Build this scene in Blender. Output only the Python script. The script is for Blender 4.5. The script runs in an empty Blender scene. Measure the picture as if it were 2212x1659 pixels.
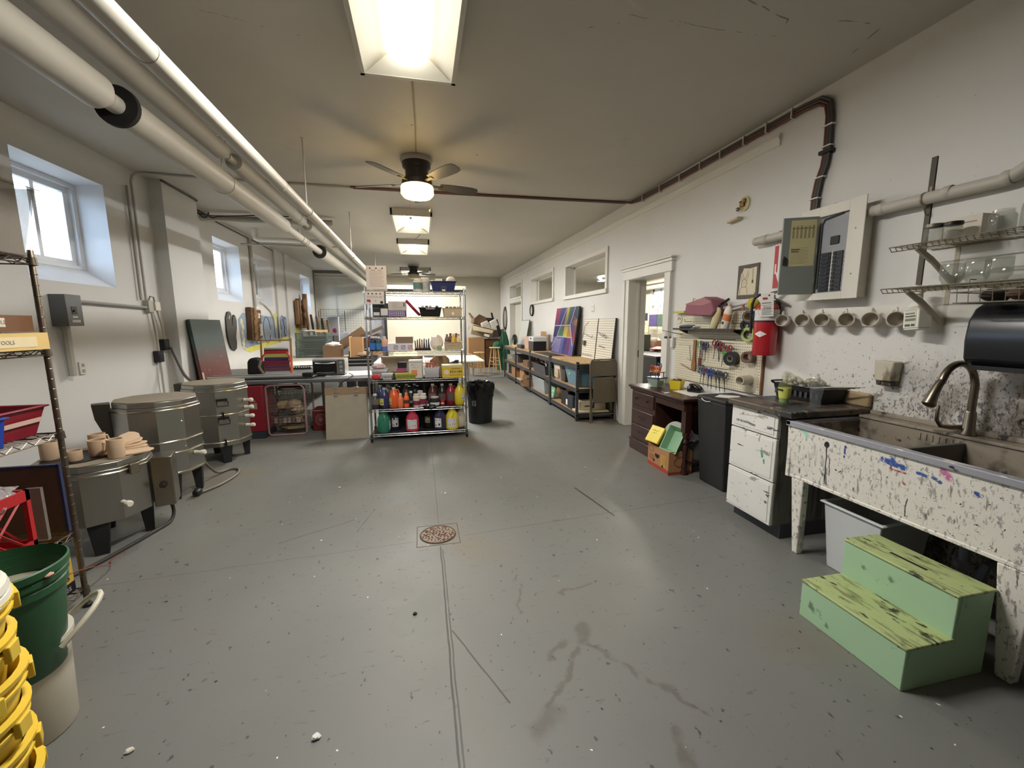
import bpy, math, random
from mathutils import Matrix, Vector
random.seed(7)
SC = bpy.context.scene
COL = SC.collection
PI = math.pi
RAD = math.radians

# ------------------------------------------------------------------ camera, world, exposure
YAW, PITCH, ROLL = RAD(12.19), RAD(8.19), RAD(-0.256)
_f = Vector((math.sin(YAW)*math.cos(PITCH), math.cos(YAW)*math.cos(PITCH), -math.sin(PITCH)))
_r = Vector((math.cos(YAW), -math.sin(YAW), 0))
_u = _r.cross(_f)
_c, _s = math.cos(ROLL), math.sin(ROLL)
_r, _u = _r*_c + _u*_s, -_r*_s + _u*_c
cam_data = bpy.data.cameras.new('camera')
cam_data.sensor_width = 36.0
cam_data.lens = 36.0*900.0/2212.0
cam_data.clip_start = 0.05
cam = bpy.data.objects.new('camera', cam_data)
cam.matrix_world = Matrix(((_r.x, _u.x, -_f.x, 0), (_r.y, _u.y, -_f.y, 0), (_r.z, _u.z, -_f.z, 1.48), (0, 0, 0, 1)))
COL.objects.link(cam)
SC.camera = cam
SC.view_settings.view_transform = 'Standard'
SC.view_settings.look = 'None'
SC.view_settings.gamma = 1.0
SC.view_settings.use_curve_mapping = False
SC.view_settings.exposure = 1.62

world = bpy.data.worlds.new('sky')
SC.world = world
world.use_nodes = True
_bg = world.node_tree.nodes['Background']
_bg.inputs['Color'].default_value = (0.58, 0.76, 1.0, 1)
_bg.inputs['Strength'].default_value = 6.0
# bright overcast sky above the horizon, dim ground below it
_wt = world.node_tree
_tc = _wt.nodes.new('ShaderNodeTexCoord'); _sp = _wt.nodes.new('ShaderNodeSeparateXYZ'); _mr = _wt.nodes.new('ShaderNodeMapRange'); _mx = _wt.nodes.new('ShaderNodeMix'); _mx.data_type = 'RGBA'
_wt.links.new(_tc.outputs['Generated'], _sp.inputs[0]); _wt.links.new(_sp.outputs[2], _mr.inputs['Value'])
_mr.inputs['From Min'].default_value = -.06; _mr.inputs['From Max'].default_value = .04
_wt.links.new(_mr.outputs[0], _mx.inputs[0]); _mx.inputs[6].default_value = (.07, .08, .08, 1); _mx.inputs[7].default_value = (0.58, 0.76, 1.0, 1)
_wt.links.new(_mx.outputs[2], _bg.inputs['Color'])

# ------------------------------------------------------------------ materials
def lin(c):
    o = []
    for v in c[:3]:
        v = v/255.0
        o.append(v/12.92 if v <= 0.04045 else ((v+0.055)/1.055)**2.4)
    return tuple(o) + (1.0,)

class NT:
    def __init__(s, name):
        s.m = bpy.data.materials.new(name); s.m.use_nodes = True
        s.t = s.m.node_tree; s.n = s.t.nodes; s.l = s.t.links
        s.p = s.n['Principled BSDF']; s.o = s.n['Material Output']
        s._pos = None
    def new(s, typ, **k):
        n = s.n.new(typ)
        for a, b in k.items(): setattr(n, a, b)
        return n
    def link(s, a, b): s.l.new(a, b)
    def coord(s, kind='Object', scale=(1, 1, 1)):
        if kind == 'Position':
            src = s.new('ShaderNodeNewGeometry').outputs['Position']
        else:
            src = s.new('ShaderNodeTexCoord').outputs[kind]
        if scale == (1, 1, 1): return src
        m = s.new('ShaderNodeMapping'); m.inputs['Scale'].default_value = scale
        s.link(src, m.inputs['Vector']); return m.outputs['Vector']
    def noise(s, vec, scale, detail=3, rough=.55, dist=0):
        n = s.new('ShaderNodeTexNoise')
        n.inputs['Scale'].default_value = scale; n.inputs['Detail'].default_value = detail
        n.inputs['Roughness'].default_value = rough; n.inputs['Distortion'].default_value = dist
        s.link(vec, n.inputs['Vector']); return n.outputs['Fac']
    def voro(s, vec, scale, feature='F1', out='Distance'):
        n = s.new('ShaderNodeTexVoronoi', feature=feature); n.inputs['Scale'].default_value = scale
        s.link(vec, n.inputs['Vector']); return n.outputs[out]
    def math(s, op, a, b=None, c=None):
        n = s.new('ShaderNodeMath', operation=op)
        for i, v in enumerate((a, b, c)):
            if v is None: continue
            if isinstance(v, (int, float)): n.inputs[i].default_value = v
            else: s.link(v, n.inputs[i])
        return n.outputs[0]
    def vmath(s, op, a, b=None):
        n = s.new('ShaderNodeVectorMath', operation=op)
        for i, v in enumerate((a, b)):
            if v is None: continue
            if isinstance(v, (tuple, Vector)): n.inputs[i].default_value = v
            else: s.link(v, n.inputs[i])
        return n
    def step(s, v, lo, hi):
        n = s.new('ShaderNodeMapRange', interpolation_type='SMOOTHSTEP')
        s.link(v, n.inputs['Value'])
        n.inputs['From Min'].default_value = lo; n.inputs['From Max'].default_value = hi
        return n.outputs['Result']
    def mix(s, fac, a, b):
        n = s.new('ShaderNodeMix', data_type='RGBA')
        if isinstance(fac, (int, float)): n.inputs[0].default_value = fac
        else: s.link(fac, n.inputs[0])
        for i, v in ((6, a), (7, b)):
            if isinstance(v, tuple): n.inputs[i].default_value = v
            else: s.link(v, n.inputs[i])
        return n.outputs[2]
    def sep(s, vec):
        n = s.new('ShaderNodeSeparateXYZ'); s.link(vec, n.inputs[0]); return n.outputs
    def seg(s, pos, a, b, w, soft=.5):
        """mask of a stroke from a to b, half width w"""
        a, b = Vector(a), Vector(b); d = b-a
        q = s.vmath('SUBTRACT', pos, tuple(a)).outputs[0]
        dt = s.vmath('DOT_PRODUCT', q, tuple(d/d.length_squared)).outputs['Value']
        n = s.new('ShaderNodeClamp'); s.link(dt, n.inputs['Value'])
        sc = s.new('ShaderNodeVectorMath', operation='SCALE'); sc.inputs[0].default_value = tuple(d); s.link(n.outputs[0], sc.inputs['Scale'])
        r = s.vmath('SUBTRACT', q, sc.outputs[0]).outputs[0]
        ln = s.vmath('LENGTH', r).outputs['Value']
        return s.math('SUBTRACT', 1.0, s.step(ln, w*(1-soft), w))
    def warp(s, pos, scale, amt):
        n = s.new('ShaderNodeTexNoise'); n.inputs['Scale'].default_value = scale; n.inputs['Detail'].default_value = 3
        s.link(pos, n.inputs['Vector'])
        c = s.vmath('SUBTRACT', n.outputs['Color'], (.5, .5, .5)).outputs[0]
        sc = s.new('ShaderNodeVectorMath', operation='SCALE'); s.link(c, sc.inputs[0]); sc.inputs['Scale'].default_value = amt
        return s.vmath('ADD', pos, sc.outputs[0]).outputs[0]
    def bump(s, h, strength=.2, dist=.01):
        b = s.new('ShaderNodeBump'); b.inputs['Strength'].default_value = strength; b.inputs['Distance'].default_value = dist
        s.link(h, b.inputs['Height']); s.link(b.outputs[0], s.p.inputs['Normal'])

def mat(name, c, rough=.5, metal=0., var=.08, vs=6, bump=0, bs=60, stretch=(1, 1, 1), emit=0, trans=0, spec=.5, coat=0):
    t = NT(name); p = t.p
    p.inputs['Roughness'].default_value = rough; p.inputs['Metallic'].default_value = metal
    p.inputs['Specular IOR Level'].default_value = spec; p.inputs['Coat Weight'].default_value = coat
    L = lin(c)
    if emit:
        p.inputs['Emission Color'].default_value = L; p.inputs['Emission Strength'].default_value = emit
    if trans: p.inputs['Transmission Weight'].default_value = trans
    if var or bump: v = t.coord('Object', stretch)
    if var:
        a = tuple(min(1, x*(1-var)) for x in L[:3])+(1,); b = tuple(min(1, x*(1+var)) for x in L[:3])+(1,)
        t.link(t.mix(t.noise(v, vs, 4), a, b), p.inputs['Base Color'])
    else: p.inputs['Base Color'].default_value = L
    if bump: t.bump(t.noise(v, bs, 3), bump, .004)
    return t.m

def clear(name, c=(245, 248, 248), tint=.12, rough=.08, refl=1.45, wrinkle=0):
    """thin see-through plastic or glass: mostly transparent, a little body colour, fresnel gloss"""
    t = NT(name); t.n.remove(t.p)
    tr = t.new('ShaderNodeBsdfTransparent'); tr.inputs['Color'].default_value = tuple(.55+.45*x for x in lin(c)[:3])+(1,)
    df = t.new('ShaderNodeBsdfDiffuse'); df.inputs['Color'].default_value = lin(c)
    gl = t.new('ShaderNodeBsdfGlossy'); gl.inputs['Roughness'].default_value = rough
    fr = t.new('ShaderNodeFresnel'); fr.inputs['IOR'].default_value = refl
    m1 = t.new('ShaderNodeMixShader'); m1.inputs[0].default_value = tint
    t.link(tr.outputs[0], m1.inputs[1]); t.link(df.outputs[0], m1.inputs[2])
    m2 = t.new('ShaderNodeMixShader'); 
    gb = t.new('ShaderNodeNewGeometry').outputs['Backfacing']
    t.link(t.math('MULTIPLY', fr.outputs[0], t.math('SUBTRACT', 1.0, gb)), m2.inputs[0])
    t.link(m1.outputs[0], m2.inputs[1]); t.link(gl.outputs[0], m2.inputs[2])
    t.link(m2.outputs[0], t.o.inputs['Surface'])
    if wrinkle:
        b = t.new('ShaderNodeBump'); b.inputs['Strength'].default_value = wrinkle; b.inputs['Distance'].default_value = .02
        t.link(t.noise(t.coord('Object'), 25, 3), b.inputs['Height'])
        for q in (gl, fr): t.link(b.outputs[0], q.inputs['Normal'])
    return t.m

def splat(name, base, layers, rough=.5, kind='Object', strokes=(), var=.06, bump=.05, flat=False):
    """painted surface with speckles: layers of (colour, scale, threshold, stretch, softness)"""
    t = NT(name); pos = t.coord(kind)
    L = lin(base); a = tuple(x*(1-var) for x in L[:3])+(1,); b = tuple(min(1, x*(1+var)) for x in L[:3])+(1,)
    col = t.mix(t.noise(pos, 5, 4), a, b)
    for i, (c, sc, th, st, soft) in enumerate(layers):
        m = t.new('ShaderNodeMapping'); m.inputs['Scale'].default_value = st; m.inputs['Location'].default_value = (i*3.7, i*1.9, i*5.3)
        t.link(pos, m.inputs['Vector'])
        col = t.mix(t.step(t.noise(m.outputs[0], sc, 3.5, .6), th, th+soft), col, lin(c))
    if strokes:
        k = (0, 1, 1) if flat else (1, 1, 1); w = t.vmath('MULTIPLY', t.warp(pos, 18, .02), k).outputs[0]
        strokes = [(tuple(Vector(a)*Vector(k)), tuple(Vector(b)*Vector(k)), wd, c, sf) for a, b, wd, c, sf in strokes]
        for (p0, p1, wd, c, soft) in strokes:
            col = t.mix(t.math('MULTIPLY', t.seg(w, p0, p1, wd, soft), t.step(t.noise(pos, 70, 2), .30, .46) if wd > .0045 and soft > .25 else 1.0), col, lin(c))
    t.link(col, t.p.inputs['Base Color']); t.p.inputs['Roughness'].default_value = rough
    if bump: t.bump(t.noise(pos, 90, 3), bump, .003)
    return t.m

def bands(name, axis, stops, rough=.5, metal=0):
    """flat colour bands along an object axis: stops = [(start, colour), ...] in metres"""
    t = NT(name); x = t.sep(t.coord('Object'))['XYZ'.index(axis)]
    col = lin(stops[0][1])
    for s0, c in stops[1:]:
        col = t.mix(t.step(x, s0-.0005, s0+.0005), col, lin(c))
    if isinstance(col, tuple): t.p.inputs['Base Color'].default_value = col
    else: t.link(col, t.p.inputs['Base Color'])
    t.p.inputs['Roughness'].default_value = rough; t.p.inputs['Metallic'].default_value = metal
    return t.m

_mc = {}
def C(r, g, b, rough=.5, metal=0., **k):
    key = (r, g, b, rough, metal, tuple(sorted(k.items())))
    if key not in _mc: _mc[key] = mat('surface_%d_%d_%d' % (r, g, b), (r, g, b), rough, metal, **k)
    return _mc[key]

# ------------------------------------------------------------------ mesh building
def sm(P, k=5):
    """Catmull-Rom smoothing of a hand-set path"""
    P = [Vector(p) for p in P]; Q = []
    for i in range(len(P)-1):
        a, b, c, d = P[max(i-1, 0)], P[i], P[i+1], P[min(i+2, len(P)-1)]
        for j in range(k):
            t = j/k; Q.append(.5*(2*b+(c-a)*t+(2*a-5*b+4*c-d)*t*t+(3*b-a-3*c+d)*t**3))
    return Q+[P[-1]]
class G:
    def __init__(s): s.v = []; s.f = []; s.m = []; s.mi = 0; s.X = None
    def add(s, vs, fs):
        o = len(s.v)
        s.v += [tuple(s.X @ Vector(p)) for p in vs] if s.X is not None else [tuple(p) for p in vs]
        s.f += [tuple(i+o for i in f) for f in fs]; s.m += [s.mi]*len(fs); return s
    def box(s, x0, y0, z0, x1, y1, z1):
        return s.add([(x0, y0, z0), (x1, y0, z0), (x1, y1, z0), (x0, y1, z0), (x0, y0, z1), (x1, y0, z1), (x1, y1, z1), (x0, y1, z1)],
                     [(3, 2, 1, 0), (4, 5, 6, 7), (0, 1, 5, 4), (1, 2, 6, 5), (2, 3, 7, 6), (3, 0, 4, 7)])
    def frustum(s, x0, y0, x1, y1, z0, z1, ins, iny=None):
        """box whose bottom is smaller by ins on every side"""
        iy = ins if iny is None else iny
        return s.add([(x0+ins, y0+iy, z0), (x1-ins, y0+iy, z0), (x1-ins, y1-iy, z0), (x0+ins, y1-iy, z0), (x0, y0, z1), (x1, y0, z1), (x1, y1, z1), (x0, y1, z1)],
                     [(3, 2, 1, 0), (4, 5, 6, 7), (0, 1, 5, 4), (1, 2, 6, 5), (2, 3, 7, 6), (3, 0, 4, 7)])
    def tub(s, x0, y0, x1, y1, z0, z1, ins=0., t=.004, lip=0.):
        """open-topped bin with wall thickness, tapering to the bottom, optional rolled lip"""
        def ring(e, z): return [(x0+e, y0+e, z), (x1-e, y0+e, z), (x1-e, y1-e, z), (x0+e, y1-e, z)]
        R = [ring(ins, z0), ring(0, z1)]
        if lip: R += [ring(-lip, z1), ring(-lip, z1+lip*.8)]
        R += [ring(t, z1+(lip*.8 if lip else 0)), ring(ins+t, z0+t)]
        vs = [p for r in R for p in r]; fs = [(3, 2, 1, 0)]
        for k in range(len(R)-1):
            for i in range(4):
                j = (i+1) % 4; fs.append((4*k+i, 4*k+j, 4*k+4+j, 4*k+4+i))
        q = 4*(len(R)-1); fs.append((q, q+1, q+2, q+3)); return s.add(vs, fs)
    def ext(s, poly, vec):
        """prism: 3D polygon swept by vec"""
        n = len(poly); vec = Vector(vec)
        vs = [tuple(p) for p in poly]+[tuple(Vector(p)+vec) for p in poly]
        return s.add(vs, [tuple(range(n-1, -1, -1)), tuple(range(n, 2*n))]+[(i, (i+1) % n, n+(i+1) % n, n+i) for i in range(n)])
    def plate(s, xz, y0, y1):
        return s.ext([(x, y0, z) for x, z in xz], (0, y1-y0, 0))
    def lathe(s, prof, n=24, at=(0, 0, 0), ax='z', sx=1., sy=1.):
        vs = []; idx = []
        for r, z in prof:
            if r <= 1e-6: idx.append([len(vs)]); vs.append((0, 0, z))
            else:
                idx.append(list(range(len(vs), len(vs)+n)))
                vs += [(r*sx*math.cos(2*PI*i/n), r*sy*math.sin(2*PI*i/n), z) for i in range(n)]
        fs = []
        for a, b in zip(idx, idx[1:]):
            for i in range(n):
                j = (i+1) % n
                if len(a) == 1 and len(b) == 1: continue
                if len(a) == 1: fs.append((a[0], b[j], b[i])[::-1] if False else (a[0], b[i], b[j])[::-1])
                elif len(b) == 1: fs.append((a[i], a[j], b[0]))
                else: fs.append((a[i], a[j], b[j], b[i]))
        if ax == 'x': vs = [(z, x, y) for x, y, z in vs]
        elif ax == 'y': vs = [(y, z, x) for x, y, z in vs]
        vs = [(x+at[0], y+at[1], z+at[2]) for x, y, z in vs]
        return s.add(vs, fs)
    def cyl(s, at, r, h, n=20, ax='z', r2=None):
        r2 = r if r2 is None else r2
        return s.lathe([(0, 0), (r, 0), (r2, h), (0, h)], n, at, ax)
    def tube(s, pts, r, n=8, closed=False):
        P = [Vector(p) for p in pts]; m = len(P); rs = r if isinstance(r, (list, tuple)) else [r]*m
        vs = []; up = None
        for i in range(m):
            if closed: d = P[(i+1) % m]-P[i-1]
            else: d = P[min(i+1, m-1)]-P[max(i-1, 0)]
            d.normalize()
            if up is None:
                up = Vector((0, 0, 1)) if abs(d.z) < .9 else Vector((1, 0, 0))
            a = d.cross(up); a.normalize(); up = a.cross(d)
            vs += [tuple(P[i]+(a*math.cos(2*PI*k/n)+up*math.sin(2*PI*k/n))*rs[i]) for k in range(n)]
        fs = []
        for i in range(m if closed else m-1):
            j = (i+1) % m
            for k in range(n):
                l = (k+1) % n; fs.append((i*n+k, j*n+k, j*n+l, i*n+l))
        if not closed: fs += [tuple(range(n)), tuple(range((m-1)*n+n-1, (m-1)*n-1, -1))]
        return s.add(vs, fs)
    def ball(s, c, r, n=12, sx=1., sy=1., sz=1.):
        k = max(4, n//2)
        pr = [(r*math.sin(PI*i/k), -r*math.cos(PI*i/k)*sz) for i in range(k+1)]; pr[0] = (0, pr[0][1]); pr[-1] = (0, pr[-1][1])
        return s.lathe(pr, n, c, 'z', sx, sy)
    def crumple(s, c, r, seed=0, sx=1., sy=1., sz=1., n=14, amp=.3):
        rn = random.Random(seed); k = n//2; st = len(s.v)
        s.ball(c, r, n, sx, sy, sz)
        cc = Vector(c) if s.X is None else s.X @ Vector(c)
        for i in range(st, len(s.v)):
            d = Vector(s.v[i])-cc; s.v[i] = tuple(cc+d*(1+rn.uniform(-amp, amp)))
        return s
    def sheet(s, pts, t=.002):
        """thin curved sheet: grid rows of points, thickened downwards"""
        r = len(pts); c = len(pts[0]); vs = [p for row in pts for p in row]
        vs2 = [(x, y, z-t) for x, y, z in vs]; o = r*c; fs = []
        for i in range(r-1):
            for j in range(c-1):
                a, b, d, e = i*c+j, i*c+j+1, (i+1)*c+j+1, (i+1)*c+j
                fs += [(a, b, d, e), (o+e, o+d, o+b, o+a)]
        for i in range(r-1):
            a, b = i*c, (i+1)*c; fs.append((a, b, o+b, o+a)); a += c-1; b += c-1; fs.append((b, a, o+a, o+b))
        for j in range(c-1):
            fs.append((j+1, j, o+j, o+j+1)); a = (r-1)*c+j; fs.append((a, a+1, o+a+1, o+a))
        return s.add(vs+vs2, fs)
    def scrib(s, x0, x1, z, h, y=-.0032, seed=0):
        """a line of illegible handwriting"""
        rn = random.Random(seed); x = x0; P = []
        while x < x1:
            P.append((x, y, z+rn.uniform(-h, h)*.5)); x += h*rn.uniform(.22, .5)
            if rn.random() < .16 and len(P) > 2: s.tube(P, h*.06, 4); P = []; x += h*.4
        if len(P) > 1: s.tube(P, h*.06, 4)
        return s
    def text(s, body, size, x, z, y=-.0032, ax='CENTER', M=None):
        cu = bpy.data.curves.new('lettering', 'FONT'); cu.body = body; cu.size = size; cu.align_x = ax; cu.align_y = 'CENTER'
        cu.resolution_u = 2
        o = bpy.data.objects.new('lettering', cu); COL.objects.link(o)
        me = bpy.data.meshes.new_from_object(o)
        W = (M if M is not None else Matrix.Translation((x, y, z)) @ Matrix.Rotation(PI/2, 4, 'X'))
        s.add([tuple(W @ v.co) for v in me.vertices], [tuple(p.vertices) for p in me.polygons])
        bpy.data.objects.remove(o); bpy.data.curves.remove(cu); bpy.data.meshes.remove(me); return s

def obj(name, g, m, parent=None, bevel=0, loc=None, rot=None, sharp=35, seg=2, label=None):
    me = bpy.data.meshes.new(name); me.from_pydata(g.v, [], g.f)
    ms = m if isinstance(m, (list, tuple)) else [m]
    for q in ms: me.materials.append(q)
    if len(ms) > 1: me.polygons.foreach_set('material_index', g.m)
    me.polygons.foreach_set('use_smooth', [True]*len(g.f))
    me.update(); me.set_sharp_from_angle(angle=RAD(sharp))
    o = bpy.data.objects.new(name, me); COL.objects.link(o)
    if parent: o.parent = parent
    if loc: o.location = loc
    if rot: o.rotation_euler = rot
    if bevel:
        b = o.modifiers.new('bevel', 'BEVEL'); b.width = bevel; b.segments = seg; b.limit_method = 'ANGLE'; b.angle_limit = RAD(40)
    if label: o['label'] = label
    return o
def tag(o, label, cat, group=None):
    o['label'] = label; o['category'] = cat
    if group: o['group'] = group
    return o
def thing(name, label, cat, loc=(0, 0, 0), rz=0, group=None):
    o = bpy.data.objects.new(name, None); COL.objects.link(o); o.empty_display_size = .05
    o.location = loc; o.rotation_euler = (0, 0, rz)
    return tag(o, label, cat, group)
def solo(name, label, cat, g, m, loc=(0, 0, 0), rz=0, group=None, bevel=0, rot=None, **k):
    return tag(obj(name, g, m, None, bevel, loc, rot or (0, 0, rz), **k), label, cat, group)
def struct(name, g, m, parent=None, bevel=0, **k):
    o = obj(name, g, m, parent, bevel, **k)
    if not parent: o['kind'] = 'structure'
    return o
def dup(src, loc, rz=0, label=None, group=None):
    c = src.copy(); COL.objects.link(c); c.location = loc; c.rotation_euler = (0, 0, rz)
    if label: c['label'] = label
    if group: c['group'] = group
    for ch in [o for o in bpy.data.objects if o.parent == src]:
        d = ch.copy(); COL.objects.link(d); d.parent = c
        for gc in [o for o in bpy.data.objects if o.parent == ch]:
            e = gc.copy(); COL.objects.link(e); e.parent = d
    return c
RW, LW = -PI/2, PI/2      # facing angle of things that look away from the right / the left wall

# ------------------------------------------------------------------ common materials
WHITE = C(225, 222, 212, .55)
TRIM = mat('trim_white_paint', (222, 219, 210), .4, var=.05, vs=3, bump=.03, bs=30)
CHROME = mat('chrome_wire', (165, 165, 165), .28, 1., var=.1, vs=20)
BLACKM = mat('black_metal', (34, 35, 38), .45, .3)
STEELG = mat('grey_steel_frame', (70, 72, 76), .45, .6)
BLACKP = mat('black_plastic', (22, 22, 24), .4)
CARD = mat('brown_cardboard', (165, 125, 84), .85, var=.08, vs=4)
CARDD = mat('dark_cardboard', (112, 86, 62), .9, var=.12, vs=4)
WOODL = mat('light_wood', (206, 168, 112), .55, var=.18, vs=5, stretch=(1, 1, 9))
WOODH = mat('honey_wood', (196, 150, 92), .55, var=.2, vs=6, stretch=(9, 1, 1))
PAPER = mat('white_paper', (232, 228, 220), .8, var=.03)
INK = mat('dark_ink', (38, 38, 42), .7, var=0)
GREYL = mat('pale_grey_print', (150, 148, 146), .7, var=0)
GLASS = clear('window_glass', tint=.02, rough=.02)
JAR = clear('jar_glass', (226, 228, 222), .07, .04, 1.5)
BAG = clear('clear_plastic_bag', (236, 236, 234), .3, .12, 1.5, wrinkle=.9)
STAINLESS = mat('brushed_stainless', (150, 144, 132), .3, 1., var=.25, vs=3, stretch=(1, 1, .12))
# ================================================================== the room
H = 3.15
# --- floor: grey painted concrete with joints, scuffs and paint specks
def floor_material():
    t = NT('painted_concrete_floor'); pos = t.coord('Position')
    col = t.mix(t.noise(pos, 1.1, 5), lin((104, 105, 102)), lin((122, 122, 117)))
    col = t.mix(t.step(t.noise(pos, .55, 3), .52, .66), col, lin((114, 109, 98)))
    # rubbed and scuffed streaks
    m = t.coord('Position', (9, 30, 1)); sc = t.noise(m, 1.0, 4, .65)
    col = t.mix(t.math('MULTIPLY', t.step(sc, .62, .70), .5), col, lin((72, 72, 70)))
    m2 = t.coord('Position', (26, 16, 1)); col = t.mix(t.math('MULTIPLY', t.step(t.noise(m2, 1.0, 3, .6), .665, .69), .8), col, lin((58, 58, 57)))
    # dried drops of paint
    for sc_, dens, c, sz in ((7, .88, (236, 234, 228), .045), (15, .90, (230, 228, 220), .06), (8, .80, (36, 35, 34), .055), (17, .82, (48, 47, 46), .08), (4.3, .94, (60, 96, 88), .06)):
        v = t.new('ShaderNodeTexVoronoi'); v.inputs['Scale'].default_value = sc_; t.link(t.warp(pos, 40, .02), v.inputs['Vector'])
        near = t.math('LESS_THAN', v.outputs['Distance'], sz)
        rnd = t.math('GREATER_THAN', t.sep(v.outputs['Color'])[0], dens)
        col = t.mix(t.math('MULTIPLY', near, rnd), col, lin(c))
    w = t.warp(pos, 5, .016); w2 = t.warp(pos, 9, .12)
    # control joints and cracks
    for a, b, wd, c, k in (((.070, -3, 0), (.078, 2.66, 0), .006, (62, 60, 56), 1), ((.094, -3, 0), (.092, 2.62, 0), .005, (66, 64, 60), .9), ((.08, 3.0, 0), (.07, 12, 0), .005, (84, 84, 82), .8),
                        ((.25, 2.78, 0), (2.6, 2.99, 0), .005, (84, 82, 78), .8), ((-.1, 2.76, 0), (-3, 2.6, 0), .005, (88, 87, 84), .7),
                        ((1.32, 3.42, 0), (1.42, 2.83, 0), .010, (50, 49, 46), 1), ((.10, 1.86, 0), (.29, 1.42, 0), .005, (70, 68, 62), 1),
                        ((-1.0, 2.95, 0), (-.55, 3.2, 0), .006, (70, 68, 66), .8), ((-.5, 3.0, 0), (-.42, 3.35, 0), .005, (74, 72, 70), .8)):
        s = t.seg(w, a, b, wd); col = t.mix(t.math('MULTIPLY', s, k), col, lin(c))
    # worn brown rub marks
    for a, b, wd in (((.45, 1.35, 0), (.37, 1.28, 0), .06), ((.42, 1.34, 0), (.66, 1.62, 0), .022), ((.70, 1.66, 0), (.73, 1.74, 0), .045), ((.72, 1.62, 0), (1.0, 1.25, 0), .022), ((.72, 2.02, 0), (.90, 2.08, 0), .022),
                     ((.86, 1.17, 0), (.84, 1.0, 0), .035), ((1.0, 1.25, 0), (1.05, 1.18, 0), .02), ((.52, 1.60, 0), (.60, 1.68, 0), .03), ((.45, 1.9, 0), (.52, 2.3, 0), .015)):
        s = t.seg(w2, a, b, wd, .8); col = t.mix(t.math('MULTIPLY', s, .55), col, lin((84, 76, 66)))
    # smooth patch in the slab
    patch = t.math('MAXIMUM', t.seg(w2, (-.12, 1.98, 0), (.0, 2.14, 0), .10, .12), t.seg(w2, (.0, 1.9, 0), (-.02, 2.05, 0), .08, .12))
    x = t.sep(pos)[0]
    patch = t.math('MULTIPLY', patch, t.math('LESS_THAN', x, .062))
    col = t.mix(t.math('MULTIPLY', patch, .6), col, lin((108, 110, 103)))
    t.link(col, t.p.inputs['Base Color'])
    r = t.new('ShaderNodeMapRange'); t.link(t.noise(pos, 3, 4), r.inputs['Value']); r.inputs['To Min'].default_value = .40; r.inputs['To Max'].default_value = .62
    t.link(r.outputs[0], t.p.inputs['Roughness'])
    t.bump(t.noise(pos, 30, 4), .08, .004)
    return t.m
g = G(); g.box(-3.9, -.8, -.12, 3.12, 15.6, 0); g.box(3.12, 1.6, -.12, 7.2, 15.6, 0)
struct('floor', g, floor_material())

def ceiling_material():
    t = NT('old_painted_ceiling'); pos = t.coord('Position')
    col = t.mix(t.noise(pos, .8, 4), lin((178, 173, 162)), lin((200, 195, 184)))
    col = t.mix(t.math('MULTIPLY', t.step(t.noise(pos, 2.2, 5, .6), .6, .78), .3), col, lin((150, 142, 128)))
    w = t.warp(pos, 5, .06)
    for a, b, wd in (((1.45, 2.05, H), (2.05, 2.2, H), .006), ((2.05, 2.2, H), (2.1, 2.28, H), .006), ((2.3, 2.15, H), (2.62, 2.12, H), .006), ((2.62, 2.12, H), (2.7, 2.36, H), .006), ((.95, 2.5, H), (1.15, 2.42, H), .005), ((1.1, 2.35, H), (2.1, 2.33, H), .003), ((-.6, 2.9, H), (-1.3, 2.75, H), .003)):
        col = t.mix(t.math('MULTIPLY', t.seg(w, a, b, wd), .7), col, lin((84, 76, 66)))
    v = t.new('ShaderNodeTexVoronoi'); v.inputs['Scale'].default_value = 3.1; t.link(pos, v.inputs['Vector'])
    sp = t.math('MULTIPLY', t.math('LESS_THAN', v.outputs['Distance'], .035), t.math('GREATER_THAN', t.sep(v.outputs['Color'])[0], .8))
    col = t.mix(sp, col, lin((96, 90, 80)))
    t.link(col, t.p.inputs['Base Color']); t.p.inputs['Roughness'].default_value = .62
    t.bump(t.noise(pos, 9, 4), .12, .02)
    return t.m
g = G(); g.box(-3.9, -.8, H, 3.12, 15.6, H+.15); g.box(3.12, 1.6, 3.0, 7.2, 15.6, 3.15)
struct('ceiling', g, ceiling_material())

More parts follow.
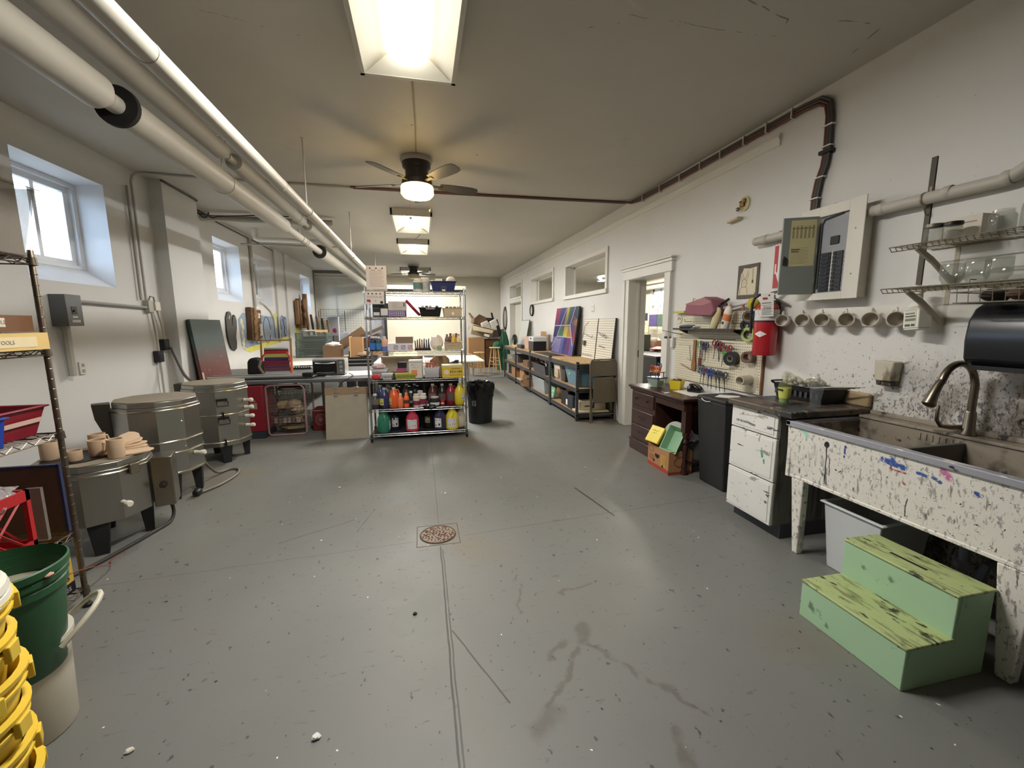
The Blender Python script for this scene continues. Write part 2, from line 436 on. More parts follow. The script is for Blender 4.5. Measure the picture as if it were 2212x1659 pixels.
def wall_material(name, base, dirt=0):
    t = NT(name); pos = t.coord('Position')
    L = lin(base)
    col = t.mix(t.noise(pos, 1.7, 4), tuple(x*.93 for x in L[:3])+(1,), tuple(min(1, x*1.05) for x in L[:3])+(1,))
    col = t.mix(t.math('MULTIPLY', t.step(t.noise(pos, 40, 2), .735, .75), .5), col, lin((120, 112, 100)))
    if dirt:
        xyz = t.sep(pos)
        # paint splashed up the wall around the sink, heaviest low down beside the tap
        low = t.math('SUBTRACT', 1, t.step(xyz[2], .95, 1.62)); ny = t.math('SUBTRACT', 1, t.step(xyz[1], 1.75, 3.1))
        zone = t.math('MULTIPLY', low, ny)
        lo2 = t.math('SUBTRACT', 1, t.step(xyz[2], .95, 1.45)); ny2 = t.math('SUBTRACT', 1, t.step(xyz[1], 1.7, 2.25))
        zone2 = t.math('MULTIPLY', lo2, ny2)
        smear = t.math('MULTIPLY', zone2, t.step(t.noise(t.coord('Position', (1, 1, .55)), 4.5, 5, .65), .28, .62))
        col = t.mix(t.math('MULTIPLY', smear, .9), col, lin((112, 98, 84)))
        for c, scl, th0, st, zn, k in (((128, 120, 110), 34, .72, (1, 1, .8), zone, .16), ((88, 82, 76), 75, .70, (1, 1, .7), zone, .13), ((104, 96, 88), 26, .72, (1, 1, .4), zone2, .14), ((58, 54, 52), 95, .70, (1, 1, .5), zone2, .14), ((46, 46, 50), 48, .80, (1, 1, .6), zone2, .13), ((92, 90, 120), 15, .80, (1, 1, .6), zone2, .12), ((120, 66, 72), 19, .82, (1, 1, .8), zone2, .12), ((186, 182, 110), 11, .84, (1, 1, 1), zone2, .10)):
            m = t.coord('Position', st)
            thr = t.math('SUBTRACT', t.math('ADD', t.noise(m, scl, 3, .55), t.math('MULTIPLY', zn, k)), th0)
            f = t.math('MULTIPLY', t.step(thr, 0, .05), t.step(zn, .02, .12))
            col = t.mix(t.math('MULTIPLY', f, .8), col, lin(c))
    t.link(col, t.p.inputs['Base Color']); t.p.inputs['Roughness'].default_value = .6
    t.bump(t.noise(pos, 14, 5), .10, .012)
    return t.m
WALLR = wall_material('white_plaster_with_paint_splashes', (219, 217, 212), 1)
WALLL = wall_material('white_plaster', (210, 209, 206))
WALLB = wall_material('off_white_plaster', (206, 200, 184))

def wall_grid(u0, u1, z0, z1, holes, thick, put):
    """wall with rectangular holes; put(u, d, z) maps along / into / up to the world"""
    us = sorted({u0, u1} | {h[0] for h in holes} | {h[1] for h in holes}); zs = sorted({z0, z1} | {h[2] for h in holes} | {h[3] for h in holes})
    def solid(i, j):
        if i < 0 or j < 0 or i >= len(us)-1 or j >= len(zs)-1: return False
        a, b = (us[i]+us[i+1])/2, (zs[j]+zs[j+1])/2
        return not any(h[0] < a < h[1] and h[2] < b < h[3] for h in holes)
    g = G()
    for i in range(len(us)-1):
        for j in range(len(zs)-1):
            if not solid(i, j): continue
            a, b, c, d = us[i], us[i+1], zs[j], zs[j+1]
            def q(*p): g.add([put(*x) for x in p], [(0, 1, 2, 3)])
            q((a, 0, c), (b, 0, c), (b, 0, d), (a, 0, d)); q((a, thick, d), (b, thick, d), (b, thick, c), (a, thick, c))
            if not solid(i-1, j): q((a, 0, c), (a, 0, d), (a, thick, d), (a, thick, c))
            if not solid(i+1, j): q((b, 0, d), (b, 0, c), (b, thick, c), (b, thick, d))
            if not solid(i, j-1): q((a, thick, c), (b, thick, c), (b, 0, c), (a, 0, c))
            if not solid(i, j+1): q((a, 0, d), (b, 0, d), (b, thick, d), (a, thick, d))
    return g
# right wall, at X = 2.9: doorway, three high inner windows, far door with its transom
RH = [(4.62, 5.50, 0, 2.08), (6.31, 8.18, 2.03, 2.60), (9.06, 10.88, 2.05, 2.63), (12.02, 13.62, 0, 2.16), (12.02, 13.62, 2.29, 2.68)]
struct('wall_right', wall_grid(-.8, 15.6, 0, H, RH, .2, lambda u, d, z: (2.9+d, u, z)), WALLR)
# left wall in three planes with a pilaster between
struct('wall_left', wall_grid(-.8, 5.84, 0, H, [(4.12, 5.10, 1.86, 2.85)], .40, lambda u, d, z: (-3.02-d, u, z)), WALLL)
g = G(); g.box(-3.42, 5.84, 0, -2.88, 6.62, H); struct('wall_left_pilaster', g, WALLL)
struct('wall_left_middle', wall_grid(6.62, 13.85, 0, H, [(7.57, 8.55, 1.88, 2.86), (9.2, 10.15, 1.88, 2.86), (12.42, 13.37, 1.86, 2.83)], .40, lambda u, d, z: (-3.13-d, u, z)), WALLL)
g = G(); g.box(-3.13, 11.05, 0, -3.09, 11.5, H); struct('wall_left_strip', g, WALLL)
struct('wall_left_alcove', wall_grid(13.85, 15.6, 0, H, [(14.0, 14.95, 1.9, 2.84)], .35, lambda u, d, z: (-3.42-d, u, z)), WALLL)
g = G(); g.box(-3.9, 15.4, 0, -2.73, 15.6, H); g.box(-2.73, 15.36, 0, 3.1, 15.6, H); struct('wall_back', g, WALLB)
g = G(); g.box(-3.6, -.8, 0, 3.12, -.6, H); struct('wall_behind', g, wall_material('dark_bounce_absorber', (74, 68, 60)))  # unseen wall, set close and darkened to cut bounce light from behind
# cornice along the right wall and a board on it above the pipe
g = G()
g.ext([(2.9, 3.07, 3.0), (2.875, 3.07, 2.985), (2.87, 3.07, 2.96), (2.885, 3.07, 2.945), (2.885, 3.07, 2.905), (2.9, 3.07, 2.90)], (0, 12.3, 0))
struct('trim_1', g, TRIM)
g = G(); g.box(2.888, .4, .86, 2.902, 1.94, 2.41); struct('trim_2', g, WALLR)
g = G(); g.box(2.885, 1.945, 1.70, 2.902, 1.972, 2.41); struct('trim_3', g, C(92, 86, 76, .7))
g = G(); g.box(2.886, .5, 1.455, 2.902, 2.76, 1.575); struct('trim_4', g, mat('mug_rail_white', (220, 216, 206), .5))

# --- windows in the left wall: splayed reveal, frame, sash and pane
REVEAL = mat('window_reveal_white', (226, 228, 232), .5, var=.05, vs=8, bump=.05, bs=20)
VINYL = mat('window_vinyl', (230, 233, 238), .35, var=.02)
def left_window(n, xw, y0, y1, z0, z1, blocked=False):
    d = .20; a, b, c, e = y0+.05, y1-.06, z0+.16, z1-.03
    g = G(); o = [(xw+.001, y0, z0), (xw+.001, y1, z0), (xw+.001, y1, z1), (xw+.001, y0, z1)]; i = [(xw-d, a, c), (xw-d, b, c), (xw-d, b, e), (xw-d, a, e)]
    o2 = [(xw-d-.01, y0-.02, z0-.02), (xw-d-.01, y1+.02, z0-.02), (xw-d-.01, y1+.02, z1+.02), (xw-d-.01, y0-.02, z1+.02)]
    g.add(o+i+o2, [(k, (k+1) % 4, 4+(k+1) % 4, 4+k) for k in range(4)]+[(8+(k+1) % 4, 8+k, 4+k, 4+(k+1) % 4) for k in range(4)])
    w = struct('window_%d' % n, g, REVEAL, sharp=20)
    g = G(); X0, X1 = xw-d-.08, xw-d+.004
    for t0, X in ((.05, X1), (.115, X1-.03)):
        m0, m1 = c+t0*.7, e-t0*.8; g.box(X0, a, m0, X, a+t0, m1); g.box(X0, b-t0, m0, X, b, m1); g.box(X0, a, c, X, b, m0); g.box(X0, a, m1, X, b, e); X0 += .002
    obj('window_frame', g, VINYL, w, .004)
    g = G(); m = (a+b)/2; g.box(X0+.02, m-.02, c, X1-.035, m+.02, e); obj('sash', g, VINYL, w)
    g = G(); g.box(xw-d-.055, a+.02, c+.02, xw-d-.05, b-.02, e-.02)
    obj('pane', g, GLASS, w)
    if blocked:
        g = G(); g.box(xw-d-.05, a, c, xw-d-.03, b-.22, e); obj('shutter_panel', g, C(150, 148, 140, .7), w)
        g = G(); g.box(xw-d-.14, a-.1, c-.1, xw-d-.10, b+.1, e+.1); obj('outer_board', g, C(60, 58, 54, .8), w)
    return w
left_window(1, -3.02, 4.12, 5.10, 1.86, 2.85)
left_window(2, -3.13, 7.57, 8.55, 1.88, 2.86)
left_window(3, -3.13, 9.2, 10.15, 1.88, 2.86, True)
left_window(4, -3.13, 12.42, 13.37, 1.86, 2.83)
left_window(5, -3.42, 14.0, 14.95, 1.9, 2.84)

# --- inner windows of the right wall
def casing(g, y0, y1, z0, z1, w=.09, t=.025, sill=True, x=2.9):
    g.box(x-t, y0-w, z0, x, y0, z1); g.box(x-t, y1, z0, x, y1+w, z1)
    g.box(x-t, y0-w, z1, x, y1+w, z1+w)
    if sill: g.box(x-t-.02, y0-w-.01, z0-w*.9, x, y1+w+.01, z0)
def inner_window(n, h):
    y0, y1, z0, z1 = h; g = G(); casing(g, y0, y1, z0, z1, .075)
    w = struct('window_%d' % n, g, TRIM, None, .004)
    g = G()
    for a, b, c, d in ((y0, y0+.04, z0, z1), (y1-.04, y1, z0, z1), (y0, y1, z0, z0+.035), (y0, y1, z1-.035, z1)): g.box(3.06, a, c, 3.09, b, d)
    obj('window_frame', g, TRIM, w)
    g = G(); g.box(3.072, y0+.03, z0+.03, 3.078, y1-.03, z1-.03); obj('pane', g, GLASS, w)
for k, h in enumerate((RH[1], RH[2], RH[4])): inner_window(6+k, h)

# --- near doorway with moulded casing and head
g = G(); casing(g, 4.62, 5.50, 0, 2.08, .14, .03, False)
for y in (4.50, 5.62): g.box(2.855, y-.025, 0, 2.872, y+.025, 2.08)
d1 = struct('door_1', g, TRIM, None, .004)
g = G(); g.box(2.845, 4.44, 2.20, 2.9, 5.68, 2.235); g.box(2.825, 4.42, 2.235, 2.9, 5.70, 2.255); g.box(2.86, 4.46, 2.085, 2.9, 5.66, 2.2); obj('door_head', g, TRIM, d1, .004)
g = G(); g.box(2.885, 4.605, 0, 3.14, 4.625, 2.09); g.box(2.885, 5.495, 0, 3.14, 5.515, 2.09); g.box(2.885, 4.605, 2.075, 3.14, 5.515, 2.095); g.box(3.0, 5.47, 0, 3.03, 5.5, 2.08)
obj('jamb', g, TRIM, d1)
g = G(); g.box(3.0, 5.488, 1.0, 3.055, 5.492, 1.1); obj('strike_plate', g, C(70, 62, 48, .4, .8), d1)
# --- far doorway below its transom, door ajar
g = G(); casing(g, 12.02, 13.62, 0, 2.16, .10, .03, False)
d2 = struct('door_2', g, TRIM, None, .004)
g = G(); g.box(2.885, 13.6, 0, 3.14, 13.63, 2.17); g.box(2.885, 12.01, 0, 3.14, 12.04, 2.17); g.box(2.885, 12.0, 2.14, 3.14, 13.64, 2.17); obj('jamb', g, TRIM, d2)
g = G(); g.box(3.06, 12.75, .02, 3.1, 13.6, 2.14); obj('door_leaf', g, C(206, 202, 190, .5), d2)
g = G(); g.box(3.05, 12.45, .1, 3.07, 12.74, 2.1); obj('bead_panel', g, mat('patterned_strip', (150, 138, 120), .8, var=.6, vs=30), d2)

# --- the room beyond the doorway
WALL2 = wall_material('next_room_plaster', (212, 206, 190))
struct('wall_next_room', wall_grid(1.6, 15.6, 0, 3.0, [(10.95, 11.8, 1.95, 2.5)], .25, lambda u, d, z: (6.9+d, u, z)), WALL2)
g = G(); g.box(3.1, 1.4, 0, 7.2, 1.6, 3.0); g.box(3.1, 15.4, 0, 7.2, 15.6, 3.0); struct('wall_next_room_ends', g, WALL2)
g = G()
for a, b, c, d in ((10.95, 11.02, 1.95, 2.5), (11.73, 11.8, 1.95, 2.5), (10.95, 11.8, 1.95, 2.02), (10.95, 11.8, 2.43, 2.5), (11.35, 11.39, 1.95, 2.5)): g.box(6.98, a, c, 7.05, b, d)
w9 = struct('window_9', g, VINYL)
g = G(); g.box(7.0, 11.0, 2.0, 7.01, 11.76, 2.46); obj('pane', g, GLASS, w9)
# ================================================================== overhead: lights, fans, pipes, cables
LIGHTW = mat('enamelled_reflector', (232, 228, 214), .45, var=.03)
LENS = NT('glowing_lens'); LENS.p.inputs['Base Color'].default_value = (.9, .88, .8, 1)
LENS.p.inputs['Emission Color'].default_value = (1.0, .95, .86, 1); LENS.p.inputs['Emission Strength'].default_value = 5; LENS = LENS.m
def ceiling_light(label, x0, x1, y0, y1, watt=40, low=0):
    cx, cy = (x0+x1)/2, (y0+y1)/2; hw, hl = (x1-x0)/2, (y1-y0)/2; zt, zb = H, H-.10
    t = thing('ceiling_light', label, 'ceiling light', (cx, cy, zb), 0, 'troffer lights along the ceiling')
    g = G(); w = .03
    g.box(-hw, -hl, 0, -hw+w, hl, .1); g.box(hw-w, -hl, 0, hw, hl, .1); g.box(-hw, -hl, 0, hw, -hl+w, .1); g.box(-hw, hl-w, 0, hw, hl, .1)
    obj('housing', g, C(196, 192, 180, .5), t, .003)
    g = G(); n = 10; a = hw-w; b = hl-w; lw = .11       # coved reflector on both sides of the lens
    for s in (-1, 1):
        P = [(s*(lw+(a-lw)*k/n), .082*math.cos(PI/2*k/n)+.004) for k in range(n+1)]
        for (u, v), (u2, v2) in zip(P, P[1:]):
            q = [(u, -b, v), (u2, -b, v2), (u2, b, v2), (u, b, v)]; g.add(q if s > 0 else q[::-1], [(0, 1, 2, 3)])
    for s in (-1, 1):
        g.add([(-a, s*b, .004), (a, s*b, .004), (lw, s*(b-.10), .086), (-lw, s*(b-.10), .086)], [(0, 1, 2, 3) if s < 0 else (3, 2, 1, 0)])
    g.box(-a, -b, .088, a, b, .095)
    obj('reflector', g, LIGHTW, t)
    g = G(); n = 10
    P = [(-lw+2*lw*k/n, .075-(.035+low)*math.sin(PI*k/n)) for k in range(n+1)]
    for (u, v), (u2, v2) in zip(P, P[1:]): g.add([(u, -b+.06, v), (u2, -b+.06, v2), (u2, b-.06, v2), (u, b-.06, v)], [(3, 2, 1, 0)])
    obj('lens', g, LENS, t)
    l = bpy.data.lights.new('tube_light', 'AREA'); l.shape = 'RECTANGLE'; l.size = .2; l.size_y = 2*b-.14
    l.color = (1, .972, .93); l.energy = watt
    o = bpy.data.objects.new('tube_light', l); COL.objects.link(o); o.parent = t; o.location = (0, 0, -.004-low)
    return t
ceiling_light('large troffer ceiling light nearest the camera, cut by the top of the picture', -.32, .28, 1.80, 3.04, 30)
ceiling_light('troffer ceiling light just beyond the fan with the yellow lamp', -.38, .22, 6.53, 7.76)
ceiling_light('small looking troffer ceiling light, the farther of the two beyond the near fan', -.41, .22, 8.76, 10.06, 27)
ceiling_light('distant ceiling light seen behind the blades of the far fan', -.55, .35, 13.0, 14.2, 58, .09)

FANB = mat('dark_fan_blade', (62, 56, 52), .5, var=.1)
FANM = mat('dark_bronze_fan', (58, 52, 50), .45, .4)
def ceiling_fan(label, x, y, start, lit, R):
    t = thing('ceiling_fan', label, 'ceiling fan', (x, y, H), 0)
    g = G(); g.lathe([(0, 0), (.155, 0), (.162, -.02), (.155, -.045), (.13, -.05), (0, -.05)], 32); obj('ceiling_ring', g, C(176, 172, 164, .5), t)
    g = G(); g.lathe([(.145, -.045), (.14, -.09), (.115, -.115), (.112, -.16), (.12, -.2), (.15, -.215), (.155, -.27), (.0, -.275)], 32); obj('motor_housing', g, FANM, t)
    for k in range(5):
        a = RAD(start+72*k); g = G()
        M = Matrix.Rotation(a, 4, 'Z') @ Matrix.Translation((0, 0, -.245)) @ Matrix.Rotation(RAD(-13), 4, 'X')
        g.X = M
        xs = (.24, .32, .45, .58, R-.02, R); ws = (.05, .062, .07, .072, .06, .03)
        g.ext([(u, w, 0) for u, w in zip(xs, ws)]+[(u, -w, 0) for u, w in zip(xs[::-1], ws[::-1])], (0, 0, .006)); obj('blade', g, FANB, t)
        g = G(); g.X = M; g.box(.12, -.018, -.006, .27, .018, .0); obj('blade_iron', g, FANM, t)
    g = G(); g.lathe([(.158, -.27), (.165, -.29), (.165, -.345), (.14, -.375), (.07, -.39), (0, -.393)], 32)
    if lit:
        m = NT('lit_lamp_bowl'); m.p.inputs['Base Color'].default_value = (.9, .7, .3, 1); m.p.inputs['Emission Color'].default_value = (1, .70, .22, 1); m.p.inputs['Emission Strength'].default_value = 3.2
        obj('lamp_bowl', g, m.m, t)
        l = bpy.data.lights.new('lamp_bulb', 'POINT'); l.color = (1, .72, .38); l.energy = 4.5; l.shadow_soft_size = .1
        o = bpy.data.objects.new('lamp_bulb', l); COL.objects.link(o); o.parent = t; o.location = (0, 0, -.46)
        for cx, cy, dz in ((-.075, -.13, -.60), (.125, -.1, -.515)):
            g = G(); g.tube([(cx, cy, -.3), (cx, cy, dz)], .0022, 6); g.ball((cx, cy, dz-.012), .014, 10); obj('pull_chain', g, C(188, 176, 150, .35, .8), t)
    else: obj('lamp_bowl', g, C(178, 164, 130, .35), t)
    return t
ceiling_fan('dark five bladed ceiling fan with glowing yellow lamp bowl and pull chains', .012, 4.62, 15, True, .66)
ceiling_fan('distant dark ceiling fan with unlit bowl seen above the wire shelving', -.15, 12.45, 20, False, .66)

PIPE = mat('painted_pipe_insulation', (188, 183, 170), .5, var=.06, vs=3, bump=.06, bs=18)
PIPE2 = mat('dusty_grey_pipe', (170, 166, 156), .55, var=.08)
RUB = C(30, 27, 26, .8)
def pipe(label, x, z, parts, rods, joints=(), group=None, m=PIPE):
    t = thing('overhead_pipe', label, 'pipe', (x, 0, z), 0, group)
    for a, b, r, nm in parts:
        g = G(); g.lathe([(0, a), (r*.7, a), (r, a+.004), (r, b-.004), (r*.7, b), (0, b)], 28, ax='y'); obj(nm, g, m, t)
    for y, r in joints:
        g = G(); g.lathe([(r-.012, y-.012), (r+.002, y-.01), (r+.002, y+.01), (r-.012, y+.012)], 24, ax='y'); obj('seam_band', g, C(190, 184, 170, .6), t)
    for y in rods:
        g = G(); g.tube([(0, y, .02), (0, y, H-z)], .006, 6); g.lathe([(.0, H-z-.004), (.02, H-z-.004), (.02, H-z), (0, H-z)], 10, (0, y, 0))
        r = max([p[2] for p in parts if p[0] <= y <= p[1]]+[.03])+.004
        g.tube([(r*math.cos(RAD(k*20)), y, r*math.sin(RAD(k*20))) for k in range(18)], .004, 6, True); obj('hanger', g, C(196, 192, 184, .4, .5), t)
    return t
p1 = pipe('thick insulated pipe hung lowest on the left, with bare gap and dark ring', -1.69, 2.75, [(-2.6, 2.90, .092, 'insulation'), (3.07, 6.10, .092, 'insulation'), (8.1, 15.2, .092, 'insulation'), (-2.6, 15.35, .05, 'bare_pipe')], [4.43, 6.9], [(1.2, .092), (7.1, .056), (7.2, .056), (2.98, .05)])
for y0 in (3.055, 8.085):
    g = G(); g.lathe([(.05, y0), (.112, y0), (.114, y0+.03), (.093, y0+.035)], 28, ax='y'); obj('end_ring', g, RUB, p1)
pipe('slimmer shiny white pipe hung nearest the ceiling lights', -.99, 2.52, [(-2.6, 15.3, .044, 'insulation')], [4.35, 6.9, 10.5], [(y, .044) for y in (2.02, 3.6, 5.1, 6.7, 8.6, 9.1)])
pipe('dull grey pipe close to the ceiling above the two hung pipes', -1.62, 2.96, [(-2.6, 4.25, .07, 'insulation'), (4.5, 6.75, .07, 'insulation'), (7.05, 15.3, .07, 'insulation'), (-2.6, 15.35, .03, 'bare_pipe')], [4.36, 6.5], (), None, PIPE2)
g = G(); g.tube([(-3.15, 7.28, 3.06), (-1.3, 7.28, 3.06)], .045, 16); solo('cross_pipe', 'grey pipe crossing under the ceiling from the left wall above second window', 'pipe', g, PIPE2)
g = G(); g.tube([(-2.78, 8.35, H), (-2.78, 8.35, 3.02), (-2.775, 8.35, 2.99), (-2.74, 8.35, 2.97), (-2.70, 8.35, 2.965), (-1.6, 8.35, 2.965)], .04, 16)
g.lathe([(.046, 0), (.046, .06), (.04, .06)], 16, (-2.70, 8.35, 2.965), 'x'); g.lathe([(.046, 3.02), (.046, 3.07)], 16, (-2.78, 8.35, 0))
solo('drain_pipe', 'white plastic drain pipe with elbow crossing under the ceiling', 'pipe', g, mat('white_plastic_pipe', (226, 224, 218), .3))
g = G(); g.tube([(-3.1, 8.6, 2.92), (-1.2, 8.6, 2.92)], .018, 10); solo('thin_pipe', 'thin grey pipe just beyond the white plastic drain pipe', 'pipe', g, PIPE2)
g = G(); g.tube([(-3.42, 14.0, 2.98), (-3.1, 14.0, 2.94), (-2.0, 14.0, 2.94)], .035, 12); solo('alcove_pipe', 'white pipe with an elbow under the ceiling of the far alcove', 'pipe', g, PIPE)
g = G(); g.box(-3.3, 14.15, H-.012, -2.35, 14.9, H-.002); solo('ceiling_hole', 'dark broken patch in the ceiling of the far alcove', 'hole', g, mat('broken_lath', (70, 58, 46), .95, var=.5, vs=14))

# cables
g = G(); g.tube([(-2.99, 5.5, 1.72), (-2.99, 5.5, 3.02), (-2.985, 5.52, 3.08), (-2.96, 5.55, 3.12), (-2.9, 5.58, 3.135), (-2.6, 5.62, 3.135), (-.75, 5.66, 3.135)], .013, 8)
solo('conduit', 'grey conduit rising beside the pilaster and bending along the ceiling', 'conduit', g, C(176, 172, 164, .5))
g = G(); g.tube([(-2.995, 5.42, 1.76), (-2.995, 5.42, 2.95)], .011, 8); solo('conduit', 'short conduit running up the wall close beside the bent one', 'conduit', g, C(150, 146, 138, .5))
CB = (C(96, 52, 42, .5), C(74, 58, 50, .5), C(58, 54, 52, .5))
def bundle_path(k):
    o = (k-1)*.020
    return [(-.78, 5.66+o, 3.137), (.6, 5.655+o, 3.137), (2.0, 5.63+o, 3.137), (2.70, 5.60+o, 3.135), (2.80, 5.56+o, 3.125), (2.845, 5.47+o*.7, 3.105+o*.6), (2.872, 5.3, 3.10+o), (2.876, 4.4, 3.09+o), (2.876, 3.4, 3.085+o), (2.876, 2.85, 3.08+o), (2.876, 2.72-o*.5, 3.065+o), (2.876, 2.655-o, 3.02+o*.5), (2.876, 2.635-o, 2.93), (2.876, 2.63-o, 2.7), (2.876, 2.64-o, 2.6), (2.876, 2.675-o, 2.5), (2.876, 2.69-o, 2.40), (2.876, 2.69-o, 2.24)]
t = thing('cable_bundle', 'brown and red cable bundle crossing the ceiling and dropping to the breaker panel', 'cable', (0, 0, 0))
for k in range(3):
    g = G(); g.tube(bundle_path(k), .0115, 8); obj('cable', g, CB[k], t)
for y in [5.2, 4.8, 4.4, 4.05, 3.75, 3.45, 3.2, 2.95]:
    g = G(); g.box(2.855, y-.004, 3.045, 2.893, y+.004, 3.125); obj('cable_tie', g, C(226, 222, 214, .5), t)
for z, y in ((2.86, 2.63), (2.72, 2.63), (2.52, 2.665), (2.38, 2.69)):
    g = G(); g.box(2.855, y-.037, z, 2.893, y+.037, z+.008); obj('cable_tie', g, C(226, 222, 214, .5), t)
g = G(); g.box(2.85, 2.585, 2.675, 2.897, 2.675, 2.70); obj('clamp', g, BLACKM, t)
g = G(); g.tube([(2.876, 2.62, 2.275), (2.872, 2.52, 2.30), (2.87, 2.46, 2.285)], .012, 8); obj('spare_end', g, CB[0], t)
g = G(); g.tube([(-3.09, 6.75, 3.10), (-3.0, 7.0, 3.08), (-2.9, 7.1, 3.02), (-2.85, 7.15, 3.06), (-2.3, 7.2, 3.11), (-1.9, 7.2, 3.11)], .009, 6)
g.tube([(-2.86, 5.80, 3.13), (-2.86, 6.6, 3.125), (-3.09, 6.75, 3.10), (-3.11, 7.9, 3.10), (-3.11, 10.4, 3.09)], .010, 6)
g.tube([(-3.0+.09*math.cos(a/3), 7.0+.1*math.sin(a/3), 3.05+.03*math.sin(a)) for a in range(19)], .008, 6)
solo('loose_cable', 'dark loose cables looped along the left wall just under the ceiling', 'cable', g, C(52, 50, 50, .6))
g = G(); g.tube([(.0, 3.2, 3.144), (.012, 3.9, 3.144), (.012, 4.5, 3.144)], .006, 6); solo('ceiling_wire', 'thin wire on the ceiling between the near light and the fan', 'wire', g, C(140, 128, 112, .6))
g = G(); g.tube([(-.08, 7.76, 3.144), (.05, 8.3, 3.144), (-.05, 8.76, 3.144)], .006, 6); solo('ceiling_wire', 'thin crooked wire on the ceiling between the two farther lights', 'wire', g, C(150, 144, 130, .6))

# vertical conduits on the left wall
for y, z0, m, lb in ((9.02, 1.75, C(178, 174, 164, .5), 'vertical pipe on the left wall beside the blocked window'), (10.32, 1.1, C(196, 192, 182, .5), 'vertical conduit on the left wall just past the blocked window'), (13.82, .3, C(110, 108, 104, .6), 'dark vertical pipe at the corner of the far alcove')):
    g = G(); g.tube([(-3.10, y, z0), (-3.10, y, 3.1)], .03 if y < 10 else .018, 10); solo('wall_conduit', lb, 'conduit', g, m)
g = G(); g.tube([(-3.11, 9.3, 1.93), (-3.11, 9.5, 1.9), (-3.11, 9.85, 1.78), (-3.11, 10.05, 1.6), (-3.11, 10.1, 1.2)], .014, 8); solo('wall_cable', 'pale cable sagging down from the blocked window', 'cable', g, C(190, 186, 174, .5))
# ================================================================== right side: sink, cabinet, bin, desk
SINKM = splat('paint_spattered_white', (226, 222, 212), [((176, 172, 166), 7, .60, (1, 2, .5), .12), ((112, 108, 104), 20, .655, (1, 1, .3), .05), ((58, 56, 58), 34, .665, (1, 1, 1), .02), ((140, 132, 120), 13, .62, (1, 2, .4), .06), ((84, 80, 80), 80, .65, (1, .7, 1.4), .03), ((164, 160, 156), 26, .56, (1, 2.2, 1), .08), ((50, 76, 150), 12, .73, (1, 1, 1.6), .02), ((150, 74, 60), 14, .73, (1, 1, 1.6), .02), ((150, 190, 160), 8, .745, (1, 1, 1), .03)],
    kind='Position', rough=.5, flat=True, strokes=[((2.27, 1.90, .775), (2.27, 1.90, .785), .016, (34, 36, 48), .2), ((2.27, 1.90, .775), (2.27, 1.905, .56), .004, (40, 42, 50), .3), ((2.27, 1.88, .70), (2.27, 1.882, .60), .003, (48, 48, 56), .3),
    ((2.27, 1.60, .79), (2.27, 1.50, .775), .018, (52, 84, 156), .5), ((2.27, 1.56, .81), (2.27, 1.545, .79), .012, (60, 92, 166), .5), ((2.27, 1.44, .775), (2.27, 1.41, .77), .010, (60, 96, 160), .5), ((2.27, 1.38, .775), (2.27, 1.355, .76), .010, (70, 96, 150), .5), ((2.27, 1.79, .80), (2.27, 1.795, .74), .006, (50, 60, 130), .4),
    ((2.27, 1.345, .815), (2.27, 1.325, .79), .022, (196, 110, 160), .7), ((2.27, 1.56, .755), (2.27, 1.49, .75), .006, (166, 84, 62), .5), ((2.27, 2.06, .83), (2.27, 2.03, .80), .022, (160, 214, 186), .7), ((2.27, 1.225, .76), (2.27, 1.21, .755), .012, (52, 84, 150), .5), ((2.27, 1.07, .665), (2.27, 1.06, .66), .010, (170, 50, 46), .4), ((2.27, 1.50, .70), (2.27, 1.495, .695), .008, (176, 84, 66), .4), ((2.27, 1.48, .63), (2.27, 1.485, .54), .003, (60, 60, 60), .3)])
SINKIN = splat('stained_sink_basin', (150, 140, 124), [((90, 80, 70), 5, .50, (1, 1, 1), .15), ((60, 56, 54), 12, .60, (1, 1, .6), .06), ((40, 40, 44), 30, .68, (1, 1, 1), .03)], kind='Position', rough=.5)
RIM = splat('chipped_grey_rim', (150, 150, 158), [((206, 202, 196), 18, .55, (1, .4, 1), .05), ((52, 50, 50), 16, .66, (1, .5, 1), .03)], kind='Position', rough=.45)
SX0, SX1, SY0, SY1, SZ0, SZ1 = 2.27, 2.89, .30, 2.165, .50, .868
sink = thing('utility_sink', 'long paint-spattered white laundry sink on splayed legs along the right wall', 'sink', (2.58, 1.2, 0))
def W(g, parent):      # build in world coordinates under a placed parent
    o = Vector(parent.location); g.v = [tuple(Vector(p)-o) for p in g.v]; return g
g = G()
# outer shell sides and the basin floor
g.ext([(SX0, SY1, SZ1-.02), (SX0+.025, SY1, SZ0), (SX0+.05, SY1, SZ0), (SX0+.025, SY1, SZ1-.02)], (0, SY0-SY1, 0))
g.box(SX0+.02, SY0, SZ0, SX1, SY1, SZ0+.02); g.box(SX0+.01, SY1-.025, SZ0, SX1, SY1, SZ1-.02)
obj('basin_front', W(g, sink), SINKM, sink, .004)
g = G(); g.box(SX0+.055, SY0, SZ0+.02, SX1-.02, SY1-.03, SZ0+.03); g.box(SX1-.10, SY0, SZ0, SX1, SY1, .872)
g.box(SX0+.045, SY0, SZ0+.02, SX0+.055, SY1-.03, SZ1-.03); g.box(SX0+.05, SY1-.04, SZ0+.02, SX1, SY1-.027, SZ1-.02)
for k in range(7): g.box(SX1-.105, 1.60+k*.03, .815+.0*k, SX1-.098, 1.612+k*.03, .85)
obj('basin', W(g, sink), SINKIN, sink)
g = G(); g.box(SX0+.05, 1.575, SZ0+.02, SX1-.09, 1.60, .845); obj('divider', W(g, sink), C(96, 94, 90, .5), sink, .004)
